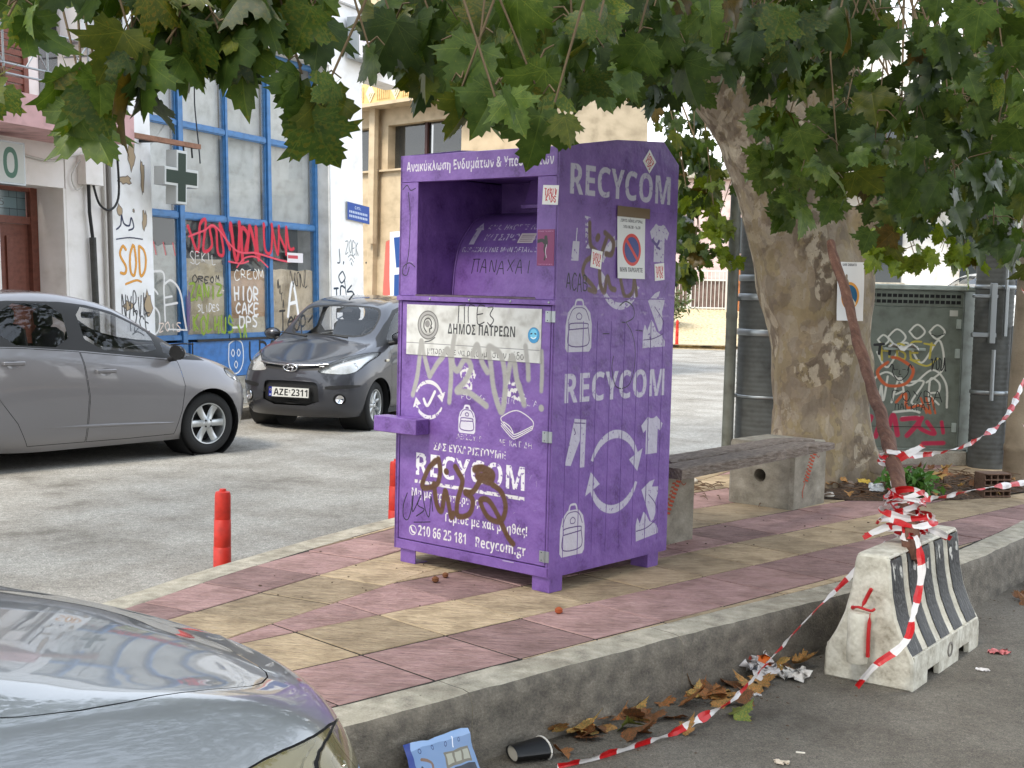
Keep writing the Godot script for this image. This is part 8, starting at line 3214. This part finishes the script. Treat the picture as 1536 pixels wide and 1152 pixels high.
	b.tube(smooth_path([Vector3(.026, .33, .07), Vector3(.024, .24, .075), Vector3(.024, .14, .07)], 4), [.003, .002, .009], 5)
	put("tape_scrap", b, red, t)


func ribbon(path: Array, width: float, twist: float, seed_: int, face := Vector3(0, .3, 1)) -> B:
	var rng := RandomNumberGenerator.new()
	rng.seed = seed_
	var pts := smooth_path(path, 14)
	var b := B.new()
	var L := rng.randf()
	var g := []
	var acc := 0.0
	var nz := noise(seed_, .9)
	for k in pts.size():
		var d: Vector3 = (pts[mini(k + 1, pts.size() - 1)] - pts[maxi(k - 1, 0)]).normalized()
		if k > 0: acc += pts[k].distance_to(pts[k - 1])
		var side := d.cross(face).normalized().rotated(d, twist * acc + nz.get_noise_1d(acc * 3.0) * 1.6)
		var crumple := .62 + .38 * nz.get_noise_1d(acc * 7.0 + 40.0)
		g.append([pts[k] - side * width * .5 * crumple, pts[k] + d.cross(side) * width * .10, pts[k] + side * width * .5 * crumple])
	L = 0.0
	for k in g.size() - 1:
		var L2: float = L + pts[k].distance_to(pts[k + 1])
		for i in 2:
			var n: Vector3 = (g[k][i + 1] - g[k][i]).cross(g[k + 1][i] - g[k][i]).normalized()
			var v0 := i * .5
			b.tri(g[k][i], g[k][i + 1], g[k + 1][i + 1], n, n, n, Vector2(L, v0), Vector2(L, v0 + .5), Vector2(L2, v0 + .5))
			b.tri(g[k][i], g[k + 1][i + 1], g[k + 1][i], n, n, n, Vector2(L, v0), Vector2(L2, v0 + .5), Vector2(L2, v0))
		L = L2
	return b


func build_tapes() -> void:
	var p := Paint.new(.2, .05, 640)
	p.rect(Rect2(0, 0, .2, .05), Color(.88, .86, .85))
	p.polygon(PackedVector2Array([Vector2(.0, 0), Vector2(.095, 0), Vector2(.105, .05), Vector2(.01, .05)]), Color(.75, .07, .09))
	var m := picture(p.img, .38)
	m.uv1_scale = Vector3(5.6, 1, 1)
	m.backlight_enabled = true
	m.backlight = Color(.35, .35, .35)
	var runs := [
		["barrier tape trailing over the road to the left of the barrier", [Vector3(0.192, -0.250, -4.412), Vector3(0.302, -0.250, -4.477), Vector3(0.425, -0.245, -4.578), Vector3(0.616, -0.240, -4.746), Vector3(0.736, -0.215, -4.846), Vector3(0.885, -0.213, -5.05), Vector3(1.04, -0.165, -5.28), Vector3(1.262, -0.066, -5.600), Vector3(1.483, 0.079, -5.800), Vector3(1.603, 0.181, -5.850), Vector3(1.70, .31, -5.80)], .05, .9],
		["barrier tape hanging down the black ribbed side of the barrier", [Vector3(1.774, 0.345, -5.720), Vector3(1.772, 0.368, -5.600), Vector3(1.769, 0.275, -5.500), Vector3(1.751, 0.188, -5.450), Vector3(1.698, 0.074, -5.360), Vector3(1.666, 0.010, -5.300), Vector3(1.613, -0.041, -5.270), Vector3(1.517, -0.105, -5.250), Vector3(1.461, -0.211, -5.300)], .046, .3],
		["barrier tape running from the stake up to the right edge", [Vector3(1.90, 0.601, -6.500), Vector3(1.977, 0.601, -6.600), Vector3(2.212, 0.592, -6.800), Vector3(2.423, 0.604, -7.000), Vector3(2.681, 0.653, -7.300), Vector3(2.899, 0.727, -7.600), Vector3(3.140, 0.888, -8.000), Vector3(3.476, 1.196, -8.600), Vector3(3.93, 1.5, -10.1)], .055, 1.6],
		["barrier tape stretched level from the stake's foot to the right", [Vector3(1.83, .44, -5.95), Vector3(1.922, 0.456, -6.050), Vector3(2.153, 0.451, -6.300), Vector3(2.371, 0.455, -6.500), Vector3(2.706, 0.452, -6.800), Vector3(3.100, 0.447, -7.200), Vector3(3.95, .46, -10.0)], .05, 2.6]]
	var k := 0
	for r in runs:
		single("barrier_tape", ribbon(r[1], r[2], r[3], 70 + k), m, "red and white " + r[0], "barrier tape", "red and white barrier tapes")
		k += 1
	# knots round the stake
	var knot := thing("tape_knot", "tangle of red and white tape tied round the foot of the stake", "barrier tape", Vector3(1.79, .33, -5.78), 0.0, "red and white barrier tapes")
	var rng := RandomNumberGenerator.new()
	rng.seed = 17
	for i in 9:
		var pts := []
		var y := .03 + i * .018
		var rad := .05 + rng.randf() * .05 + (.03 if i < 4 else 0.0)
		var a0 := rng.randf() * TAU
		for q in 8:
			var a := a0 + q * .95
			pts.append(Vector3(cos(a) * rad + y * .17, y + rng.randf_range(-.02, .03), sin(a) * rad - y * .9))
		put("loop", ribbon(pts, .045, 2.0, 90 + i), m, knot)
	for i in 6:
		var a := [2.9, 3.5, .4, -.3, 1.8, 4.6][i] as float
		put("loose_end", ribbon([Vector3(0, .03, 0), Vector3(cos(a) * .09, .05, sin(a) * .06), Vector3(cos(a) * .2, .01 - .02 * (i % 2), sin(a) * .1)], .05, 3.0, 120 + i), m, knot)
	var knot2 := thing("tape_knot", "bow of red and white tape tied round the middle of the stake", "barrier tape", Vector3(1.93, .58, -6.55), 0.0, "red and white barrier tapes")
	for i in 3:
		var pts := []
		for q in 8:
			var a := q * .95 + i
			pts.append(Vector3(cos(a) * .055, (i - 1) * .02 + .005 * q, sin(a) * .055))
		put("loop", ribbon(pts, .04, .5, 140 + i), m, knot2)
	put("loose_end", ribbon([Vector3(-.02, 0, .05), Vector3(.06, .05, .08), Vector3(.14, .09, .06)], .06, 1.0, 150), m, knot2)
	put("loose_end", ribbon([Vector3(0, 0, .06), Vector3(-.01, -.12, .12), Vector3(.05, -.22, .2), Vector3(.09, -.26, .26)], .05, 1.2, 151), m, knot2)
	put("loose_end", ribbon([Vector3(-.03, 0, .06), Vector3(.0, -.08, .16), Vector3(.0, -.2, .34), Vector3(-.05, -.28, .5)], .045, 1.6, 152), m, knot2)
	# stake leaning from the barrier to the tree
	var nz := noise(55, 2.0)
	var path := smooth_path([Vector3(1.785, 0.25, -5.70), Vector3(1.80, 0.388, -5.80), Vector3(1.945, 0.60, -6.6), Vector3(2.06, 0.86, -7.4), Vector3(2.15, 1.24, -8.25), Vector3(2.215, 1.78, -9.2)], 16)
	var radii := []
	for i in path.size():
		radii.append((.040 - .010 * i / path.size()) * (1.0 + .22 * nz.get_noise_1d(i * .06)))
		path[i] += Vector3(nz.get_noise_1d(i * .05) * .016, nz.get_noise_1d(i * .05 + 50) * .012, 0)
	var b := B.new()
	b.tube(path, radii, 12)
	var bark_t := mottled(512, [Color(.19, .12, .09), Color(.36, .235, .18), Color(.47, .33, .26), Color(.72, .61, .50)], [[131, .016, 5, 1.0], [132, .07, 3, .4]], .05, 131)
	var stake_m := relief(mat(Color(1, 1, 1), .85, 0, bark_t, 2.0), M.coarse, .8)
	stake_m.uv1_scale = Vector3(3.5, 1.6, .7)
	single("wooden_stake", b, stake_m, "red brown wooden stake leaning from the barrier against the tree", "stake")

# ---------------------------------------------------------------- litter

func crumpled(w: float, h: float, amount: float, seed_: int, nx := 9) -> B:
	var nz := noise(seed_, 1.0, FastNoiseLite.TYPE_SIMPLEX, 3)
	var g := []
	for i in nx:
		var row := []
		for k in nx:
			var x := (k / (nx - 1.0) - .5)
			var z := (i / (nx - 1.0) - .5)
			var y := absf(nz.get_noise_2d(x * 2.0 + seed_, z * 2.6 + x * 1.1)) * amount * 3.0 * w
			var jx := nz.get_noise_2d(x * 3.1 + 70, z * 3.1 + seed_) * amount * w * 2.0
			var jz := nz.get_noise_2d(x * 3.1 + 90, z * 3.1 - seed_) * amount * w * 2.0
			row.append(Vector3(jx, 0, jz) + Vector3(x * w * (1.0 - minf(amount * 2.0, .5) * absf(z)), .004 + y, z * h * (1.0 - minf(amount * 2.0, .5) * absf(x))))
		g.append(row)
	var b := B.new()
	b.grid(g)
	if b.n[10].y < 0:
		b = B.new()
		b.grid(g, [], true)
	return b


func build_litter() -> void:
	var rng := RandomNumberGenerator.new()
	rng.seed = 99
	# fallen leaves in the gutter, on the pit and on the slabs
	var meshes := []
	for k in 5: meshes.append(leaf_mesh(40 + k, [.5, .7, .3, .9, -.3][k], [.5, -.4, .6, .3, -.6][k]))
	var tex := leaf_texture(.8, 231)
	var mats := []
	for c in [Color(.64, .42, .28), Color(.72, .53, .36), Color(.52, .34, .24), Color(.78, .62, .43), Color(.48, .52, .26)]:
		var m := StandardMaterial3D.new()
		m.albedo_texture = tex
		m.albedo_color = c
		m.roughness = .75
		m.backlight_enabled = true
		m.backlight = Color(.3, .2, .1)
		mats.append(m)
	var names := ["brown", "tan", "dark brown", "pale tan", "green"]
	var drop := func(p: Vector3, s: float, tone: int, label: String, group: String) -> void:
		var o := MeshInstance3D.new()
		o.name = numbered("fallen_leaf")
		o.mesh = meshes[rng.randi() % 5]
		o.material_override = mats[tone]
		add_child(o)
		var up := Vector3(rng.randfn(0, .18), 1, rng.randfn(0, .18)).normalized()
		var x := up.cross(Vector3(rng.randfn(), 0, rng.randfn())).normalized()
		o.transform = Transform3D(Basis(x * s, up.cross(x) * s * -1.0, up * s * (1.0 if rng.randf() < .5 else -1.0)), p + Vector3(0, .004 + s * .16, 0))
		if o.basis.determinant() < 0: o.basis.x = -o.basis.x
		tag(o, label, "leaf", group)
	# gutter drift along the near kerb
	for k in 46:
		var f := rng.randf()
		var base := Vector2(.10, -4.78).lerp(Vector2(1.25, -5.82), f)
		var off := absf(rng.randfn(0, .10))
		base += Vector2(.70, .71) * (.05 + off)
		if k < 26:
			var heap: Vector2 = [Vector2(.30, -4.74), Vector2(.50, -4.93), Vector2(.88, -5.30), Vector2(.80, -5.20)][k % 4]
			base = heap + Vector2(rng.randfn(0, .07), rng.randfn(0, .06))
		var tone := rng.randi() % 4
		drop.call(Vector3(base.x, ROAD, base.y), rng.randf_range(.07, .14), tone, names[tone] + " dry leaf at the near kerb " + ("beside the black cup" if base.x < .22 else "below the low end of the tape" if base.x < .45 else "in the middle of the drift" if base.x < .68 else "just left of the white wrapper" if base.x < .95 else "between the wrapper and the barrier"), "dry leaves along the near kerb")
	drop.call(Vector3(.901, ROAD, -5.0), .10, 4, "single green leaf lying on the road below the tape", "")
	drop.call(Vector3(.47, ROAD, -4.86), .10, 4, "green leaf among the brown leaves by the kerb", "")
	drop.call(Vector3(.672, ROAD, -4.80), .07, 1, "orange tan leaf on the road beside the tape", "")
	drop.call(Vector3(.20, ROAD, -4.56), .07, 0, "brown leaf in the gutter left of the tape", "")
	for k in 26:
		var p := Vector2(2.75, -7.10).lerp(Vector2(3.6, -8.35), rng.randf()) + Vector2(.7, .71) * (.04 + absf(rng.randfn(0, .10)))
		var tone := rng.randi() % 4
		drop.call(Vector3(p.x, ROAD, p.y), rng.randf_range(.07, .12), tone, names[tone] + " dry leaf by the kerb behind the barrier, " + ("close to it" if p.x < 3.0 else "half way to the edge" if p.x < 3.3 else "at the right edge"), "dry leaves behind the barrier")
	for k in 70:
		var a := rng.randf() * TAU
		var q := Vector2(TREE_AT.x + .45, TREE_AT.z + .22) + Vector2(cos(a) * 1.2, sin(a) * .66).rotated(-.35) * sqrt(rng.randf())
		if q.distance_to(Vector2(TREE_BASE.x, TREE_BASE.z)) < .42: continue
		var tone := rng.randi() % 4
		drop.call(Vector3(q.x, .03 + rng.randf() * .04, q.y), rng.randf_range(.05, .10), tone, names[tone] + " dry leaf on the soil " + ("at the left foot of the trunk" if q.x < 2.3 else "between trunk and weed" if q.x < 2.65 else "under the green weed" if q.x < 3.0 else "beside the hollow brick"), "dry leaves round the tree")
	# twigs and bits on the soil
	var b := B.new()
	for k in 240:
		var a := rng.randf() * TAU
		var q := Vector2(TREE_AT.x + .45, TREE_AT.z + .22) + Vector2(cos(a) * 1.22, sin(a) * .68).rotated(-.35) * sqrt(rng.randf())
		var d := Vector3(rng.randfn(), rng.randfn(0, .15), rng.randfn()).normalized() * rng.randf_range(.03, .12)
		var p := Vector3(q.x, .03 + rng.randf() * .05, q.y)
		b.tube([p - d, p + Vector3(0, .01, 0), p + d], [.003, .004, .002], 4, false)
	for k in 40:
		var q := Vector2(1.35, -9.3) + Vector2(rng.randfn(0, .16), rng.randfn(0, .3))
		var d := Vector3(rng.randfn(), 0, rng.randfn()).normalized() * rng.randf_range(.03, .10)
		b.tube([Vector3(q.x, .012, q.y) - d, Vector3(q.x, .025, q.y), Vector3(q.x, .012, q.y) + d], [.003, .004, .002], 4, false)
	var tw := put("twig_litter", b, mat(Color(.40, .31, .23), .9))
	tw.set_meta("kind", "stuff")
	tw.set_meta("label", "dry twigs scattered on the soil round the tree")
	tw.set_meta("category", "twigs")
	# grit and crumbs on the slabs and in the gutter
	b = B.new()
	for k in 520:
		var p: Vector3
		if k < 220: p = Vector3(rng.randf_range(-1.2, 2.4), .001, 0)
		if k < 220:
			p.z = -5.6 - rng.randf() * 2.6
			if p.x < -p.z * .5 - 4.4 or p.z + 5.9 > -p.x * .9: continue
		else:
			var f := rng.randf()
			var q := Vector2(-.3, -4.2).lerp(Vector2(3.2, -7.75), f) + Vector2(.7, .71) * (.03 + absf(rng.randfn(0, .16)))
			p = Vector3(q.x, ROAD + .001, q.y)
		var s := rng.randf_range(.003, .010)
		b.box(p + Vector3(0, s * .3, 0), Vector3(s, s * .6, s * rng.randf_range(.6, 1.8)), s * .2, Basis(Vector3.UP, rng.randf() * TAU))
	var gr := put("grit", b, mat(Color(.34, .27, .21), .95))
	gr.set_meta("kind", "stuff")
	gr.set_meta("label", "dark crumbs and grit scattered over the slabs and gutter")
	gr.set_meta("category", "grit")
	# seed balls on the slabs
	for q in [[Vector3(-.342, 0, -6.111), .016], [Vector3(-.30, 0, -6.217), .014], [Vector3(.227, 0, -5.567), .016]]:
		b = B.new()
		var prof := []
		for i in 9: prof.append(Vector2(sin(PI * i / 8) * q[1] * (1.0 + .2 * (i % 2)), q[1] - cos(PI * i / 8) * q[1]))
		b.lathe(prof, 10, Transform3D(Basis.IDENTITY, q[0]))
		single("seed_ball", b, mat(Color(.42, .26, .15) if q[1] < .016 or q[0].x < 0 else Color(.62, .30, .16), .9), "orange brown seed ball on the pink slab before the bin" if q[0].x > 0 else ("larger brown seed ball on the slab under the bin's front" if q[1] > .015 else "smaller brown seed ball on the slab under the bin's front"), "seed ball")
	# flattened blue packet
	var p := Paint.new(.30, .16, 1000)
	p.rect(Rect2(0, 0, .3, .16), Color(.42, .54, .70))
	p.rect(Rect2(0, .0, .3, .022), Color(.55, .67, .83))
	p.rect(Rect2(0, 0, .03, .16), Color(.13, .22, .52))
	p.rect(Rect2(.16, .05, .12, .045), Color(.42, .40, .34))
	for k in 3: p.rect(Rect2(.168 + k * .038, .057, .03, .03), Color(.62, .62, .56))
	p.rect(Rect2(.19, .10, .10, .03), Color(.10, .12, .18))
	p.curve([Vector2(.06, .05), Vector2(.10, .07), Vector2(.09, .11), Vector2(.12, .15)], .005, Color(.45, .33, .25))
	p.curve([Vector2(.04, .14), Vector2(.06, .10), Vector2(.055, .07)], .006, Color(.08, .1, .16))
	for k in 4: p.disc(Vector2(.06 + k * .06, .028), .006, Color(.1, .16, .34), .004)
	p.rect(Rect2(.21, .015, .004, .03), Color(.92, .92, .94))
	b = crumpled(.29, .19, .012, 3)
	var o := single("blue_packet", b, picture(p.img, .3), "flattened light blue printed packet lying against the kerb", "packet")
	o.transform = Transform3D(Basis(Vector3.UP, .79) * Basis(Vector3.RIGHT, 1.12), Vector3(-.20, ROAD + .078, -4.23))
	# black paper cup
	p = Paint.new(.25, .11, 700)
	p.rect(Rect2(0, 0, .3, .2), Color(.05, .05, .055))
	words(p, "I", .10, .085, .055, .035, Color(.88, .87, .84))
	for k in 3: p.rect(Rect2(.15, .03 + k * .015, .05, .004), Color(.7, .69, .66))
	var cup := thing("paper_cup", "squashed black paper cup with a white rim in the gutter", "cup", Vector3(.03, ROAD + .034, -4.47))
	var g := []
	for i in 7:
		var row := []
		var s := i / 6.0
		for k in 21:
			var a := TAU * k / 20
			var r := lerpf(.028, .040, s)
			row.append(Vector3(cos(a) * r * 1.15, sin(a) * r * .72, -s * .10))
		g.append(row)
	b = B.new()
	b.grid(g)
	if b.n[60].dot(b.v[60] - Vector3(0, 0, b.v[60].z)) < 0:
		b = B.new()
		b.grid(g, [], true)
	put("side", b, picture(p.img, .4), cup)
	b = B.new()
	var rim := []
	for k in 21: rim.append(Vector3(cos(TAU * k / 20) * .046, sin(TAU * k / 20) * .029, -.10))
	b.tube(rim, [.0028], 6, false)
	put("rim", b, mat(Color(.86, .84, .80), .6), cup)
	b = B.new()
	for k in 20:
		var a := TAU * k / 20
		var c := TAU * (k + 1) / 20
		b.tri(Vector3(0, 0, -.006), Vector3(cos(a) * .032, sin(a) * .02, -.006), Vector3(cos(c) * .032, sin(c) * .02, -.006), Vector3.BACK, Vector3.BACK, Vector3.BACK)
	put("bottom", b, mat(Color(.8, .78, .73), .7), cup)
	cup.basis = Basis(Vector3.UP, -1.05).scaled(Vector3.ONE * 1.3)
	# crumpled wrapper and tissue
	p = Paint.new(.16, .12, 700)
	p.rect(Rect2(0, 0, .2, .2), Color(.80, .78, .77))
	p.disc(Vector2(.125, .035), .028, Color(.80, .38, .10))
	p.rect(Rect2(.0, .08, .05, .02), Color(.2, .22, .26))
	p.rect(Rect2(.03, .02, .04, .012), Color(.55, .2, .16))
	o = single("wrapper", crumpled(.17, .12, .12, 8), picture(p.img, .4), "crumpled white wrapper with an orange spot among the leaves", "wrapper")
	o.transform = Transform3D(Basis(Vector3.UP, .6) * Basis(Vector3.RIGHT, .5), Vector3(1.10, ROAD + .04, -5.56))
	o = single("tissue", crumpled(.13, .12, .16, 21, 11), mat(Color(.86, .84, .81), .9), "crumpled white tissue on the road left of the barrier", "tissue")
	o.transform = Transform3D(Basis(Vector3.UP, 1.1), Vector3(1.25, ROAD + .002, -5.56))
	b = B.new()
	b.tube([Vector3(1.066, ROAD + .005, -4.632), Vector3(1.098, ROAD + .005, -4.626)], [.004], 8)
	single("cigarette_end", b, mat(Color(.85, .82, .76), .8), "white cigarette end on the asphalt below the barrier", "cigarette end")
	o = single("paper_scrap", crumpled(.06, .04, .06, 31), mat(Color(.85, .83, .82), .8), "small white scrap of paper right of the barrier's foot", "paper")
	o.position = Vector3(2.15, ROAD + .001, -5.75)
	o = single("paper_scrap", crumpled(.035, .03, .1, 32), mat(Color(.85, .83, .82), .8), "tiny white scrap of paper below the wrapper", "paper")
	o.position = Vector3(1.05, ROAD + .001, -5.30)
	o = single("paper_scrap", crumpled(.05, .045, .1, 33), mat(Color(.84, .78, .70), .8), "small beige scrap of paper at the picture's bottom edge", "paper")
	o.position = Vector3(.99, ROAD + .001, -4.52)
	o = single("plastic_scrap", crumpled(.09, .06, .1, 34), mat(Color(.80, .45, .45), .5), "pink plastic scrap under the far end of the barrier", "scrap")
	o.position = Vector3(2.33, ROAD + .001, -6.04)
	# stones, brick and a foil scrap in the tree pit
	for q in [[Vector3(2.235, .02, -9.03), .035, Color(.82, .79, .74), "white stone at the edge of the tree pit"], [Vector3(2.43, .05, -9.30), .05, Color(.46, .40, .35), "brown stone against the tree trunk"], [Vector3(1.36, .02, -9.55), .035, Color(.74, .71, .66), "pale stone among the twigs left of the bench block"], [Vector3(2.9, .03, -9.2), .04, Color(.50, .44, .38), "dull stone in the soil right of the trunk"]]:
		b = B.new()
		var prof := []
		for i in 9: prof.append(Vector2(sin(PI * i / 8) * q[1], -cos(PI * i / 8) * q[1] * .7))
		b.lathe(prof, 12)
		var nz := noise(int(q[1] * 1000) + int(q[0].x * 10), 18.0)
		for i in b.v.size(): b.v[i] += b.v[i].normalized() * nz.get_noise_3dv(b.v[i]) * q[1] * .35
		o = single("stone", b, relief(mat(q[2], .9), M.grain, .3), q[3], "stone")
		o.position = q[0]
	o = single("foil_scrap", crumpled(.11, .07, .08, 41), mat(Color(.80, .81, .82), .35, .3), "torn white foil scrap on the soil by the trunk", "scrap")
	o.transform = Transform3D(Basis(Vector3.RIGHT, .7), Vector3(2.60, .06, -9.16))
	o = single("yellow_scrap", crumpled(.09, .05, .08, 42), mat(Color(.80, .68, .28), .6), "yellow paper scrap on the soil by the trunk", "scrap")
	o.transform = Transform3D(Basis(Vector3.RIGHT, .4), Vector3(2.55, .08, -9.3))
	var br := thing("hollow_brick", "broken hollow brick showing its holes near the right edge", "brick", Vector3(3.47, .0, -9.28), .2)
	var clay := relief(mat(Color(.46, .36, .30), .9, 0, M.blotch, 3.0), M.grain, .4)
	b = B.new()
	for i in 5: b.box(Vector3(0, .01 + i * .04, 0), Vector3(.21, .010, .14), .002)
	for k in 5: b.box(Vector3(-.10 + k * .05, .09, -.002), Vector3(.010, .155, .13), .002)
	put("shell", b, clay, br)
	b = B.new()
	b.box(Vector3(0, .09, -.075), Vector3(.2, .16, .01))
	put("inner_wall", b, mat(Color(.14, .11, .09), .95), br)
